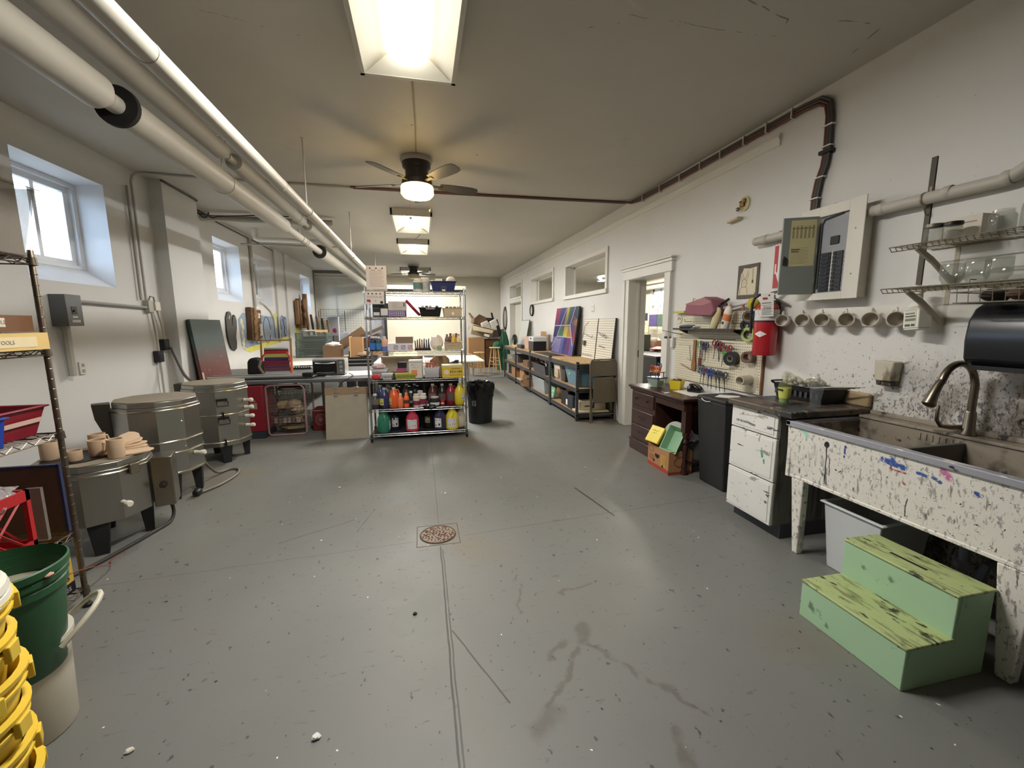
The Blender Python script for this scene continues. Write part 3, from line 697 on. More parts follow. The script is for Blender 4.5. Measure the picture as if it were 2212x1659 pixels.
g = G(); g.box(SX0-.012, SY0, SZ1-.035, SX0+.035, SY1+.005, SZ1); g.box(SX0-.012, SY1-.03, SZ1-.03, SX1-.05, SY1+.005, SZ1)
obj('rim', W(g, sink), RIM, sink, .005)
g = G(); g.box(SX1-.11, SY0, .868, SX1+.005, 2.13, .885); g.box(SX1-.02, SY0, .885, SX1+.005, 2.13, .91); obj('back_ledge', W(g, sink), SINKIN, sink, .004)
for ya, yb, dz in ((2.125, 2.04, 0), (1.14, 1.02, 0), (.45, .36, 0)):
    for x0, sx in ((SX0+.02, 1), (SX1-.10, -1)):
        g = G(); ym = (ya+yb)/2; h = (ya-yb)*.22
        g.ext([(x0, ya, SZ0), (x0, yb, SZ0), (x0+.075*(1 if sx > 0 else .6), ya if sx < 0 else yb, SZ0)][:2]+[(x0+.07*sx*.0+.03, ym-h, .0), (x0+.03, ym+h, .0)], (.05, 0, 0))
        obj('leg', W(g, sink), SINKM, sink, .006)
t = thing('faucet', 'brushed gooseneck kitchen faucet standing at the back of the sink', 'faucet', (2.815, 1.59, .885))
NICK = mat('brushed_nickel', (150, 140, 126), .3, 1., var=.15, vs=20)
g = G(); g.lathe([(0, 0), (.034, 0), (.034, .012), (.026, .03), (.023, .12), (.020, .13), (0, .13)], 20); obj('body', g, NICK, t)
g = G(); P = [(0, 0, .1), (0, 0, .27)]+[(-.115+.115*math.cos(RAD(a)), .004, .27+.115*math.sin(RAD(a))) for a in range(15, 166, 15)]
g.tube(P, [.017]*len(P), 12); obj('neck', g, NICK, t)
g = G(); g.tube([P[-1], (-.245, .006, .275), (-.268, .008, .225), (-.285, .01, .18), (-.287, .01, .178)], [.017, .019, .022, .03, .027], 14); obj('spray_head', g, NICK, t)
g = G(); g.tube([(-.01, .02, .04), (-.05, .05, .035), (-.085, .07, .04), (-.10, .08, .07), (-.10, .082, .12), (-.098, .08, .15)], [.013, .013, .011, .009, .008, .006], 10); obj('lever', g, NICK, t)
# tail pieces below the sink
g = G(); g.lathe([(0, .50), (.05, .50), (.05, .47), (.03, .45), (.022, .44), (.022, .30), (.035, .29), (.035, .26), (.022, .25), (.022, .2)], 14, (2.62, 1.42, 0)); g.tube([(2.62, 1.42, .22), (2.66, 1.42, .16), (2.74, 1.42, .16), (2.78, 1.42, .24), (2.86, 1.42, .26)], .022, 10)
solo('drain_trap', 'plumbing trap hanging under the sink behind the step stool', 'pipe', g, C(120, 124, 132, .4))
g = G(); g.tub(2.36, 1.62, 2.72, 1.95, 0, .40, .03, .006, .016); solo('waste_bin', 'grey-white plastic waste bin standing under the sink', 'bin', g, mat('pale_grey_plastic', (196, 198, 200), .35, var=.03), bevel=.01)

# green two-step stool
GRN = splat('mint_green_paint', (164, 198, 160), [((104, 134, 108), 9, .62, (1, 1, 1), .08), ((60, 70, 56), 26, .71, (1, 1, 1), .03), ((196, 206, 186), 30, .74, (1, 1, 1), .02)], rough=.55)
TRD = splat('worn_green_tread', (170, 184, 126), [((128, 134, 90), 6, .50, (6, 1.2, 1), .12), ((56, 52, 40), 9, .60, (3, 1, 1), .05), ((44, 40, 32), 34, .69, (1, 1, 1), .03)], rough=.6)
t = thing('step_stool', 'green painted wooden two-step stool with worn treads before the sink', 'stool', (1.845, 1.36, 0))
hw = .235; A, B, D = .0, .24, .44
g = G(); g.box(.001, -hw+.001, 0, .02, hw-.001, .181); obj('lower_riser', g, GRN, t, .004)
g = G(); g.box(B+.001, -hw+.001, .18, B+.02, hw-.001, .374); obj('upper_riser', g, GRN, t, .004)
for s in (-1, 1):
    y = -hw if s < 0 else hw-.018
    g = G(); g.ext([(.02, y, 0), (D, y, 0), (D, y, .374), (B+.02, y, .374), (B+.02, y, .181), (.02, y, .181)], (0, .018, 0)); obj('side_panel', g, GRN, t, .003)
g = G(); g.box(-.003, -hw-.003, .181, B+.012, hw+.003, .193); obj('lower_tread', g, TRD, t, .004)
g = G(); g.box(B-.004, -hw-.003, .374, D+.008, hw+.003, .386); obj('upper_tread', g, TRD, t, .004)
g = G(); g.box(B+.075, -.07, .3858, B+.09, .08, .3868); obj('hand_slot', g, C(24, 22, 18, .9), t)

# white drawer cabinet with stained counter
CABM = splat('scuffed_white_drawer', (222, 220, 214), [((150, 148, 146), 6, .66, (1, .6, 2.4), .06), ((96, 94, 94), 20, .66, (1, .4, 1.4), .03), ((76, 74, 74), 44, .68, (1, 1, .5), .02)], kind='Position', rough=.45, flat=True,
    strokes=[((2.28, 2.375, .59), (2.28, 2.365, .56), .011, (66, 160, 112), .3), ((2.28, 2.345, .54), (2.28, 2.345, .52), .008, (66, 160, 112), .3), ((2.28, 2.40, .72), (2.28, 2.402, .66), .003, (60, 60, 60), .4), ((2.28, 2.60, .815), (2.28, 2.34, .84), .004, (176, 164, 130), .6), ((2.28, 2.62, .77), (2.28, 2.45, .765), .012, (110, 110, 110), .8)])
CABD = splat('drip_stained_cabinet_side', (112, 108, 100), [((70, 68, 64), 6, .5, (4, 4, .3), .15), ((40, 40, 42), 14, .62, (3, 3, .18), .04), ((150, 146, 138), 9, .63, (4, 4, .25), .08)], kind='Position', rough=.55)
CTOP = splat('paint_crusted_counter', (92, 82, 72), [((54, 56, 56), 4, .48, (1, 1, 1), .06), ((38, 46, 46), 6, .55, (.6, 1, 1), .08), ((150, 128, 112), 20, .62, (1, 1, 1), .04), ((30, 28, 28), 16, .64, (1, 1, 1), .03), ((178, 168, 158), 44, .70, (1, 1, 1), .02)], kind='Position', rough=.4, bump=.2)
t = thing('drawer_cabinet', 'scuffed white three-drawer base cabinet with dark paint-crusted counter', 'cabinet', (2.58, 2.46, 0))
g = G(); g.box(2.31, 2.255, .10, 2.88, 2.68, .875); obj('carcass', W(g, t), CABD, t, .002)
g = G(); g.box(2.37, 2.25, 0, 2.86, 2.68, .10); obj('toe_kick', W(g, t), C(64, 66, 72, .6), t)
for a, b in ((.715, .872), (.408, .707), (.097, .400)):
    g = G(); g.box(2.29, 2.262, a, 2.312, 2.678, b); d = obj('drawer_front', W(g, t), CABM, t, .004)
    g = G(); g.box(2.286, 2.286, a+.02, 2.2905, 2.654, b-.02); obj('panel_edge', W(g, t), CABM, d)
g = G(); g.box(2.255, 2.135, .878, 2.89, 2.69, .922); obj('counter', W(g, t), CTOP, t, .008)
g = G(); g.box(2.86, 2.138, .922, 2.893, 2.69, 1.015); obj('backsplash', W(g, t), mat('bare_tan_laminate', (166, 146, 112), .5, var=.12, vs=3), t, .012)

# things on the counter
def soap_bottle(label, x, y, c, lab):
    t = thing('dish_soap_bottle', label, 'bottle', (x, y, .923))
    g = G(); g.lathe([(0, 0), (.026, 0), (.03, .01), (.027, .05), (.034, .10), (.036, .13), (.030, .155), (.014, .165), (.013, .172), (0, .172)], 20, sx=1, sy=1.15); obj('body', g, clear('dish_soap_plastic', c, .09, .1), t)
    if lab:
        g = G(); g.lathe([(.0285, .045), (.0352, .095), (.0362, .12)], 20, sx=1.02, sy=1.17); obj('front_label', g, mat('lime_label', (196, 200, 96), .5), t)
        g = G(); g.box(-.038, -.02, .098, -.034, .02, .112); obj('label_band', g, C(44, 44, 46, .5), t)
        g = G(); g.lathe([(0, .02), (.0255, .02), (.0265, .045), (0, .046)], 16, sx=1.0, sy=1.1); obj('soap', g, C(120, 170, 110, .3), t)
    g = G(); g.lathe([(.013, .170), (.017, .172), (.016, .20), (.009, .205), (.008, .222), (0, .222)], 16); obj('cap', g, clear('cap_plastic', (226, 226, 214), .5), t)
    return t
soap_bottle('clear dish soap bottle with lime green label on the counter', 2.42, 2.36, (214, 220, 170), True)
o = soap_bottle('empty crinkled clear soap bottle beside the black dish rack', 2.55, 2.24, (200, 206, 210), False)
DRN = BLACKP
t = thing('dish_rack', 'black plastic dish rack tray at the back of the counter', 'rack', (2.75, 2.48, .923))
g = G(); g.tub(-.11, -.20, .11, .20, .0, .10, .018, .004, .008); obj('tray', g, DRN, t, .004)
for k in range(9):
    g = G(); g.box(-.115, -.18+k*.042, .03, -.108, -.16+k*.042, .07); obj('slot', g, C(60, 60, 62, .5), t)
g = G(); g.tube([(-.10, .19, .10), (-.13, .20, .115), (-.10, .23, .115), (.02, .23, .115)], .007, 6); obj('handle', g, DRN, t)
PAL = clear('milky_plastic_palette', (232, 230, 214), .5, .15)
for k, (x, y, z, lb) in enumerate(((2.70, 2.60, 1.06, 'milky round-well paint palette leaning leftmost in the dish rack'), (2.69, 2.53, 1.045, 'milky paint palette stacked at the middle of the dish rack'), (2.72, 2.40, 1.055, 'yellowish paint palette standing right in the dish rack'))):
    t = thing('paint_palette', lb, 'palette', (x, y, z), .2*k, 'plastic paint palettes'); n = 6
    g = G(); g.X = Matrix.Rotation(RAD(70-15*k), 4, 'Y'); g.lathe([(0, 0), (.062, 0), (.064, .006), (.05, .008), (0, .006)], 22); obj('disc', g, PAL, t)
    g = G(); g.X = Matrix.Rotation(RAD(70-15*k), 4, 'Y')
    for j in range(n): g.ball((.042*math.cos(j*PI/3), .042*math.sin(j*PI/3), -.006), .019, 12, sz=.75)
    g.ball((0, 0, -.004), .016, 10, sz=.8); obj('wells', g, PAL, t)
for k in range(3):
    g = G(); g.tube([(2.69, 2.46-.02*k, 1.015), (2.73, 2.33-.02*k, 1.035+.004*k), (2.78, 2.17-.03*k, 1.05+.008*k)], [.006, .005, .003], 8)
    solo('paint_brush', ('paint brush lying across the dish rack, farthest of three', 'middle paint brush lying across the dish rack', 'nearest paint brush lying across the dish rack')[k], 'brush', g, [C(170, 160, 140, .5), C(120, 96, 70, .5), C(190, 180, 160, .5)][k], group='brushes on the dish rack')

# tall black bin
t = thing('black_bin', 'tall black bin with flat lid and pale handle between desk and drawers', 'bin', (2.70, 3.21, 0))
BLK = mat('matt_black_bin', (38, 38, 38), .55, var=.1, vs=12)
g = G(); g.frustum(-.20, -.20, .18, .17, 0, .79, .055, .02); obj('body', g, BLK, t, .012)
g = G(); g.box(-.205, -.205, .785, .185, .175, .825); obj('lid', g, BLK, t, .014)
g = G(); g.tube([(-.207, .10, .80), (-.212, .06, .785), (-.212, .02, .782), (-.207, -.02, .79)], .004, 6); obj('handle', g, C(196, 196, 190, .4), t)
g = G(); g.ext([(-.15, .0, .8256), (-.02, .10, .8256), (.10, -.02, .8256), (-.03, -.13, .8256)], (0, 0, .001)); solo('paper_sheet', 'crumpled white sheet lying on the black bin lid', 'paper', g, PAPER, (2.70, 3.21, 0))

# dark wooden desk
DSK = mat('dark_mahogany', (58, 32, 26), .32, var=.25, vs=4, stretch=(1, 6, 1))
t = thing('writing_desk', 'dark mahogany kneehole desk with drawers and one turned leg', 'desk', (2.66, 3.98, 0))
g = G(); g.box(2.405, 3.45, .735, 2.885, 4.53, .765); g.box(2.42, 3.465, .712, 2.885, 4.515, .735); obj('desk_top', W(g, t), DSK, t, .008)
g = G(); g.box(2.44, 3.98, .10, 2.87, 4.49, .712); g.box(2.44, 3.48, .64, 2.46, 3.98, .712); g.box(2.845, 3.5, .30, 2.87, 3.98, .712); g.box(2.47, 3.48, .64, 2.87, 3.50, .712); obj('pedestal', W(g, t), DSK, t, .003)
g = G(); g.box(2.425, 3.97, 0, 2.87, 4.50, .10); g.box(2.42, 3.965, .10, 2.45, 4.505, .13); obj('plinth', W(g, t), DSK, t, .006)
for a, b, kn in ((.545, .70, 2), (.325, .49, 1), (.145, .315, 1)):
    g = G(); g.box(2.425, 4.0, a, 2.445, 4.47, b); d = obj('drawer_front', W(g, t), DSK, t, .008)
    for y in ((4.12, 4.36) if kn == 2 else (4.235,)):
        g = G()
        if kn == 2: g.lathe([(0, 0), (.008, 0), (.008, .012), (.014, .016), (.012, .026), (0, .028)], 12, ax='x'); g.v = [(-x+2.425, yy+y, z+(a+b)/2) for x, yy, z in g.v]; g.f = [f[::-1] for f in g.f]
        else: g.tube([(2.425, y+.05, (a+b)/2+.008), (2.408, y+.045, (a+b)/2), (2.402, y, (a+b)/2-.01), (2.408, y-.045, (a+b)/2), (2.425, y-.05, (a+b)/2+.008)], .005, 6)
        obj('drawer_pull', W(g, t), C(84, 66, 58, .35, .5), d)
g = G(); pr = [(0, 0), (.026, 0), (.032, .03), (.022, .06), (.030, .09), (.026, .10), (.018, .14), (.026, .28), (.018, .30), (.032, .33), (.020, .36), (.030, .39), (.034, .42), (.034, .43)]
g.lathe(pr, 16, (2.485, 3.50, 0)); g.box(2.452, 3.467, .43, 2.518, 3.533, .712); obj('turned_leg', W(g, t), DSK, t)
g = G(); g.lathe(pr, 14, (2.85, 3.50, 0)); g.box(2.82, 3.47, .43, 2.88, 3.533, .712); g.box(2.82, 3.49, .12, 2.87, 3.51, .16); obj('turned_leg', W(g, t), DSK, t)
g = G(); g.tube([(2.5, 3.50, .12), (2.85, 3.50, .12)], .012, 8); obj('stretcher', W(g, t), DSK, t)

# on the desk
t = thing('plastic_tub', 'clear plastic tub with blue lid on the desk, green inside', 'tub', (2.60, 4.24, .766), .25)
g = G(); g.frustum(-.075, -.08, .075, .08, 0, .10, .015); obj('body', g, clear('milky_tub', (206, 216, 206), .35, .2), t, .006)
g = G(); g.frustum(-.055, -.06, .055, .06, .006, .07, .008); obj('contents', g, C(96, 146, 112, .6), t, .01)
g = G(); g.box(-.082, -.087, .10, .082, .087, .113); obj('lid', g, C(62, 66, 112, .4), t, .005)
t = thing('scissor_rack', 'small wooden rack of coloured scissors standing on the blue-lidded tub', 'rack', (2.60, 4.24, .88), .25)
g = G(); g.box(-.05, -.075, .052, .05, .075, .060); obj('rack_top', g, C(150, 104, 66, .6), t, .002)
for x in (-.04, .04):
    for y in (-.06, .06): g = G(); g.box(x-.004, y-.004, 0, x+.004, y+.004, .052); obj('leg', g, C(70, 66, 66, .5), t)
def scissors(label, loc, rz, c, L=.17, group='scissors', hang=False, blade=(150, 150, 152), tilt=0):
    """pair of scissors, handles up, blades down, seen flat on in the xz plane"""
    t = thing('scissors', label, 'scissors', loc, rz, group)
    t.rotation_euler = (0, tilt, rz)
    m = C(*c, .4); b = C(*blade, .35, .6)
    for s in (-1, 1):
        g = G(); P = [(s*.019+.016*math.cos(RAD(a)), 0, -.025+.026*math.sin(RAD(a))) for a in range(0, 360, 30)]; g.tube(P, .0062, 6, True)
        g.tube([(s*.012, 0, -.045), (s*.004, 0, -.07), (-s*.003, 0, -.085)], .0065, 6); obj('handle', g, m, t)
        g = G(); g.ext([(-s*.007, s*.001, -.075), (s*.002, s*.001, -.075), (s*.003, s*.001, -L+.02), (0, s*.001, -L)], (0, .0018, 0)); obj('blade', g, b, t)
    return t
for k, (x, y, c, nm) in enumerate(((-.03, -.05, (206, 62, 40), 'red'), (-.03, -.02, (220, 170, 150), 'pale pink'), (-.03, .012, (222, 150, 40), 'orange'), (-.03, .045, (150, 56, 50), 'dark red'), (.03, 0, (48, 66, 140), 'blue'))):
    p = Matrix.Rotation(.25, 4, 'Z') @ Vector((x, y, 0))
    scissors('%s handled child scissors standing in the small rack on the desk' % nm, (2.60+p.x, 4.24+p.y, 1.002 if k < 4 else 1.03), RW+.1, c, .118, 'scissors in the desk rack')
t = thing('yellow_bowl', 'square yellow plastic bowl of scraps on the desk', 'bowl', (2.71, 4.02, .766), .6)
YEL = mat('yellow_plastic', (228, 206, 46), .4, var=.04)
g = G(); g.tub(-.066, -.066, .066, .066, 0, .10, .017, .004, .002); obj('body', g, YEL, t, .005)
g = G(); g.box(-.05, -.05, .085, .05, .05, .09)
for k in range(7): g.crumple((random.uniform(-.04, .04), random.uniform(-.04, .04), .096), .018, k, n=8)
obj('scraps', g, mat('dark_red_scraps', (96, 44, 34), .6, var=.6, vs=30), t)
t = thing('pencil_sharpener', 'glossy black electric pencil sharpener on a paper on the desk', 'sharpener', (2.78, 3.80, .768), RW+.5)
g = G(); g.plate([(-.07, 0), (.07, 0), (.075, .03), (.05, .055), (.01, .085), (-.045, .09), (-.068, .06)], -.05, .05); obj('body', g, mat('gloss_black_plastic', (16, 16, 18), .15, var=0), t, .012)
g = G(); g.lathe([(0, 0), (.018, 0), (.018, -.004), (.010, -.006), (0, -.004)], 16, (-.045, -.05, .055), 'y'); obj('pencil_hole', g, C(190, 190, 190, .2, .8), t)
g = G(); g.ext([(2.60, 3.93, .766), (2.86, 3.97, .766), (2.88, 3.60, .766), (2.58, 3.58, .766)], (0, 0, .001)); solo('paper_sheet', 'white paper under the black sharpener on the desk', 'paper', g, PAPER)
g = G(); g.ext([(2.44, 3.83, .766), (2.49, 3.85, .766), (2.50, 3.81, .766), (2.43, 3.79, .766)], (0, 0, .004)); solo('paper_scrap', 'small torn white paper scrap at the front edge of the desk', 'paper', g, PAPER)

# in the kneehole: fruit carton with containers on it
KRAFT = mat('fruit_carton_board', (170, 124, 84), .8, var=.08, vs=5)
t = thing('fruit_carton', 'printed brown fruit carton with round holes under the desk', 'carton', (2.45, 3.70, 0))
g = G(); g.tub(-.13, -.19, .13, .19, 0, .235, 0, .006); obj('box', g, KRAFT, t, .003)
g = G(); g.box(-.1315, -.19, .008, -.1305, .19, .045); g.box(-.13, -.1915, .008, .13, -.1905, .03); obj('red_band', g, C(164, 62, 46, .7), t)
g = G(); g.box(-.1325, -.145, .06, -.1308, -.06, .17); obj('yellow_panel', g, C(200, 166, 70, .7), t)
g = G()
for k in range(6): g.box(-.1332, -.138, .155-k*.015, -.1324, -.068-.01*(k % 2), .160-k*.015)
for k in range(4): g.box(-.1318, .06, .12-k*.016, -.1308, .16, .125-k*.016)
g.tube([(-.1312, .125+.04*math.cos(a*PI/9), .185+.026*math.sin(a*PI/9)) for a in range(18)], .002, 5, True)
g.tube([(.0+.07*math.cos(a*PI/9), -.1912, .13+.05*math.sin(a*PI/9)) for a in range(18)], .003, 5, True)
obj('print', g, C(120, 66, 44, .7), t)
g = G()
for y, z, r in ((.07, .075, .014), (-.09, .06, .014)): g.lathe([(0, 0), (r, 0), (r, .003), (0, .003)], 14, (-.1335, y, z), 'x')
g.ext([(-.1335, .05, .155), (-.1335, -.03, .155), (-.1335, -.02, .125), (-.1335, .01, .11), (-.1335, .045, .13)], (.003, 0, 0)); obj('hole', g, C(26, 20, 16, .9), t)
t = thing('yellow_lid_box', 'clear box with bright yellow lid tipped on the fruit carton', 'box', (2.36, 3.80, .245), 0)
t.rotation_euler = (0, RAD(-58), RAD(8))
g = G(); g.frustum(-.08, -.085, .08, .085, 0, .07, .012); obj('body', g, clear('scuffed_clear_box', (222, 220, 204), .4, .25), t, .006)
g = G(); g.box(-.09, -.095, .07, .09, .095, .095); obj('lid', g, YEL, t, .006)
g = G(); g.X = Matrix.Translation((.04, 0, .0962)) @ Matrix.Rotation(-PI/2, 4, 'Z') @ Matrix.Rotation(-PI/2, 4, 'X'); g.scrib(-.05, .05, 0, .02, 0, 3); g.scrib(-.03, .03, -.03, .018, 0, 4); obj('lettering', g, C(120, 104, 30, .6), t)
t.location = (2.40, 3.79, .30)
t = thing('green_basket', 'mint green plastic basket propped on the fruit carton under the desk', 'basket', (2.43, 3.60, .33), 0)
t.rotation_euler = (RAD(12), RAD(-62), RAD(10))
MINT = mat('mint_plastic', (150, 190, 154), .4, var=.04)
g = G(); g.tub(-.13, -.09, .13, .09, -.06, .03, .02, .004, .006); obj('body', g, MINT, t, .012)
g = G()
for k in range(6): g.box(-.10+k*.035, -.092, -.03, -.085+k*.035, -.088, .02)
obj('slots', g, C(90, 120, 96, .5), t)
t = thing('round_tub', 'round white tub with red print lying behind the yellow lid', 'tub', (2.60, 3.76, .33), 0)
t.rotation_euler = (0, RAD(-70), RAD(20))
g = G(); g.lathe([(0, -.1), (.10, -.1), (.115, .08), (.12, .085), (.12, .10), (0, .10)], 24); obj('body', g, clear('frosted_tub', (206, 200, 196), .75, .3), t)
g = G()
for k in range(5): g.lathe([(.1165, -.02), (.118, .03)], 24); break
obj('print_band', g, mat('red_grey_print', (164, 96, 100), .5, var=.4, vs=20), t)
g = G(); g.crumple((2.68, 3.60, .17), .13, 5, sy=.8, n=14, amp=.12); solo('plastic_bag', 'dark translucent bag behind the turned desk leg', 'bag', g, clear('smoky_bag', (96, 94, 90), .6, .2, wrinkle=.8))
# ================================================================== things on the right wall
# --- breaker panel with open door
PANW = mat('panel_white_paint', (218, 214, 202), .4, var=.03); PANG = mat('panel_grey_enamel', (128, 134, 128), .45, var=.05)
t = thing('breaker_panel', 'white electrical breaker panel with its grey door hanging open', 'breaker panel', (2.79, 2.47, 1.64), RW)
g = G(); g.box(-.20, .03, .01, .205, .108, .545); g.box(-.20, .004, .01, -.19, .03, .545); g.box(.195, .004, .01, .205, .03, .545); obj('back_box', g, C(206, 200, 186, .5), t, .003)
g = G(); a, b, c, d = -.085, .128, .05, .575
g.box(-.235, -.004, 0, a, .004, .645); g.box(b, -.004, 0, .235, .004, .645); g.box(a, -.004, 0, b, .004, c); g.box(a, -.004, d, b, .004, .645); obj('cover_plate', g, PANW, t, .002)
g = G(); g.box(a, .018, c, b, .024, d); obj('dead_front', g, C(156, 158, 162, .5), t)
g = G(); g.tube([(a+.012, .012, c+.03), (a+.012, .012, d-.05), (a+.03, .012, d-.02), (b-.05, .012, d-.004)], .006, 6); obj('gasket', g, C(60, 64, 66, .6), t)
g = G(); g.box(.0, .008, .375, .062, .02, .43); obj('main_breaker', g, C(46, 48, 48, .5), t, .003)
for k in range(20):
    i, j = k % 2, k//2; g = G(); x0 = -.058+i*.088; z0 = .325-j*.027
    g.box(x0, .008, z0-.022, x0+.07, .02, z0); g.box(x0+(.045 if i == 0 else .008), .002, z0-.016, x0+(.062 if i == 0 else .025), .009, z0-.005)
    obj('breaker', g, C(50, 54, 58, .45), t)
g = G()
for i, x in enumerate((-.072, .108)):
    for j in range(10): g.text(str(2*j+1+i), .014, x, .316-j*.027, .0175)
g.box(.019, .015, .06, .027, .0185, .33); obj('number_strip', g, C(222, 222, 220, .6), t)
dr = bpy.data.objects.new('hinged_door', bpy.data.meshes.new('hinged_door'))
g = G(); M = Matrix.Translation((a, -.006, 0)) @ Matrix.Rotation(RAD(63), 4, 'Z'); w = .222
g.X = M; g.box(-w, -.004, .045, 0, .004, .585); g.box(-w, .0, .045, -w+.008, .014, .585); d_ = obj('hinged_door', g, PANG, t, .003)
g = G(); g.X = M; g.box(-w+.05, -.0052, .245, -.012, -.0042, .565); obj('circuit_directory', g, mat('yellowed_paper', (196, 186, 142), .8, var=.08, vs=10), d_)
g = G(); g.X = M
for k in range(14): g.box(-w+.058, -.0060, .262+k*.0085, -w+.058+(.11 if k % 3 else .085), -.0052, .2635+k*.0085)
obj('print', g, C(150, 140, 100, .8), d_)
g = G(); g.X = M; g.box(-w+.06, -.006, .505, -w+.196, -.0052, .512)
for k in range(6): g.box(-w+.06+k*.025, -.006, .44, -w+.072+k*.025, -.0052, .52+.004*(k % 3))
obj('diagram_print', g, C(150, 140, 100, .8), d_)
g = G(); g.X = M; g.box(-w+.06, -.006, .36, -w+.115, -.0052, .366); g.box(-w+.06, -.006, .345, -w+.11, -.0052, .351); obj('heavy_print', g, INK, d_)
g = G(); g.X = M; g.box(-w+.012, -.016, .255, -w+.034, -.004, .30); g.ball((-w+.02, -.012, .31), .008, 8); obj('latch', g, C(44, 44, 46, .4), d_)
g = G()
for z in (.12, .32, .52): g.lathe([(0, 0), (.006, 0), (.006, .05), (0, .05)], 8, (a-.003, -.008, z))
obj('hinge', g, PANW, t)
bpy.data.objects.remove(dr)
g = G(); g.lathe([(.0, 0), (.006, 0), (.004, -.003), (0, -.003)], 8, (.18, -.004, .45), 'y'); g.lathe([(.0, 0), (.006, 0), (.004, -.003), (0, -.003)], 8, (.18, -.004, .16), 'y'); obj('cover_screw', g, C(150, 146, 138, .4, .8), t)

# --- white pipe running through behind the panel
t = thing('wall_pipe', 'painted white pipe along the right wall past the breaker panel', 'pipe', (2.84, 2.2, 2.17))
g = G(); g.tube([(0, .98, 0), (0, .90, 0), (0, .55, 0)], .033, 16); g.ball((0, .985, 0), .036, 12); g.lathe([(.036, .86), (.036, .93)], 16, ax='y'); obj('far_run', g, PIPE, t)
g = G(); g.tube([(0, .07, .012), (0, -.58, .003), (0, -.63, .018), (0, -.68, .05), (0, -.75, .12), (0, -1.2, .62)], .033, 16)
for y in (-.02, -.36, -.60): g.lathe([(.034, y-.02), (.037, y-.015), (.037, y+.015), (.034, y+.02)], 16, (0, 0, .01), 'y')
obj('near_run', g, PIPE, t)
g = G(); g.lathe([(.034, -.258), (.038, -.256), (.038, -.248), (.034, -.246)], 20, (0, 0, .006), 'y'); g.box(.03, -.257, -.02, .055, -.247, .075); obj('strap', g, C(140, 130, 112, .5, .5), t)
g = G(); g.tube([(0, -.252, -.04), (.01, -.255, -.075), (.025, -.26, -.085), (.03, -.26, -.07)], .004, 6); obj('hook', g, C(120, 112, 100, .4, .7), t)

# --- two wire shelves on brackets
EPOX = C(206, 200, 184, .5); WIRE = mat('dull_wire', (150, 142, 124), .4, .7, var=.2, vs=30); BRK = mat('bracket_enamel', (176, 168, 148), .5)
def wire_shelf(label, z, y0, y1):
    t = thing('wire_shelf', label, 'shelf', (2.89, y0, z), RW, 'wire shelves above the sink')
    L = y0-y1; D = .32
    g = G()
    for yy, zz in ((-D, 0), (-D+.02, -.022), (-.01, 0), (-.17, -.004)): g.tube([(0, yy, zz), (L, yy, zz)], .0032, 6)
    obj('rail', g, WIRE, t)
    g = G(); n = int(L/.028)
    for k in range(n):
        x = .004+k*.028; g.tube([(x, -.005, .003), (x, -D+.012, .003), (x, -D-.002, -.002), (x, -D+.016, -.022)], .0021, 5)
    obj('cross_wire', g, WIRE, t)
    for x in (.12, L-.15):
        g = G(); g.plate([(0, 0), (0, 0)], 0, 0) if False else None
        g.ext([(x-.008, -.30, -.006), (x-.008, -.30, -.028), (x-.008, -.17, -.10), (x-.008, -.03, -.20), (x-.008, -.002, -.20), (x-.008, -.002, -.165), (x-.008, -.05, -.15), (x-.008, -.18, -.062), (x-.008, -.26, -.022)], (.016, 0, 0)); g.box(x-.012, -.004, -.21, x+.012, .004, .01)
        obj('bracket', g, BRK, t, .002)
    return t
wire_shelf('upper wire shelf on curved brackets above the sink', 1.89, 1.91, .6)
wire_shelf('lower wire shelf on curved brackets above the sink', 1.665, 1.93, .6)
def jar(label, x, y, z, r, h, lid=None, mouth=.78, inv=False, fill=None):
    t = thing('glass_jar', label, 'jar', (x, y, z), 0, 'glass jars on the wire shelves')
    p = [(0, .003), (r*.9, .003), (r, .012), (r, h*.70), (r*.96, h*.78), (r*mouth, h*.88), (r*mouth, h*.98), (r*mouth*.95, h), (r*mouth*.9, h), (r*mouth*.9, h*.88), (r*.93, h*.74), (r*.95, .014), (0, .010)]
    if inv: p = [(a, h-b) for a, b in p][::-1]
    g = G(); g.lathe(p, 24); obj('body', g, JAR, t)
    if lid:
        g = G(); g.lathe([(0, h), (r*mouth+.004, h), (r*mouth+.004, h-.016), (r*mouth+.001, h-.016)], 24)
        g.v = [(a, b, h-.016+h-c if False else c+.006) for a, b, c in g.v]; g.f = [f[::-1] for f in g.f]; obj('lid', g, C(*lid, .4, .5), t)
    if fill:
        g = G(); g.lathe([(0, .012), (r*.93, .014), (r*.93, h*fill), (0, h*fill)], 20); obj('contents', g, mat('jar_residue', (120, 112, 100), .8, var=.4, vs=30), t)
    return t
jar('small jar with grey lid, leftmost on the upper wire shelf', 2.66, 1.765, 1.895, .038, .088, (120, 112, 100), .88)
jar('small jar with dark lid, second on the upper wire shelf', 2.67, 1.69, 1.895, .038, .083, (52, 48, 46), .9)
jar('wide open glass jar on the upper wire shelf', 2.72, 1.53, 1.895, .048, .112)
jar('tall glass jar at the right end of the upper wire shelf', 2.72, 1.42, 1.895, .045, .15)
jar('upside-down glass jar, leftmost on the lower wire shelf', 2.69, 1.68, 1.67, .046, .118, inv=True)
jar('cloudy upturned glass jar in the middle of the lower wire shelf', 2.70, 1.585, 1.67, .046, .122, inv=True)
jar('cloudy upturned glass jar, third on the lower wire shelf', 2.69, 1.50, 1.67, .048, .124, inv=True)
g = G(); g.box(2.76, 1.63, 1.895, 2.87, 1.81, 2.02); g2 = G(); g2.X = Matrix.Translation((0, 0, 0)); g2.box(2.759, 1.65, 1.985, 2.7595, 1.79, 1.99)
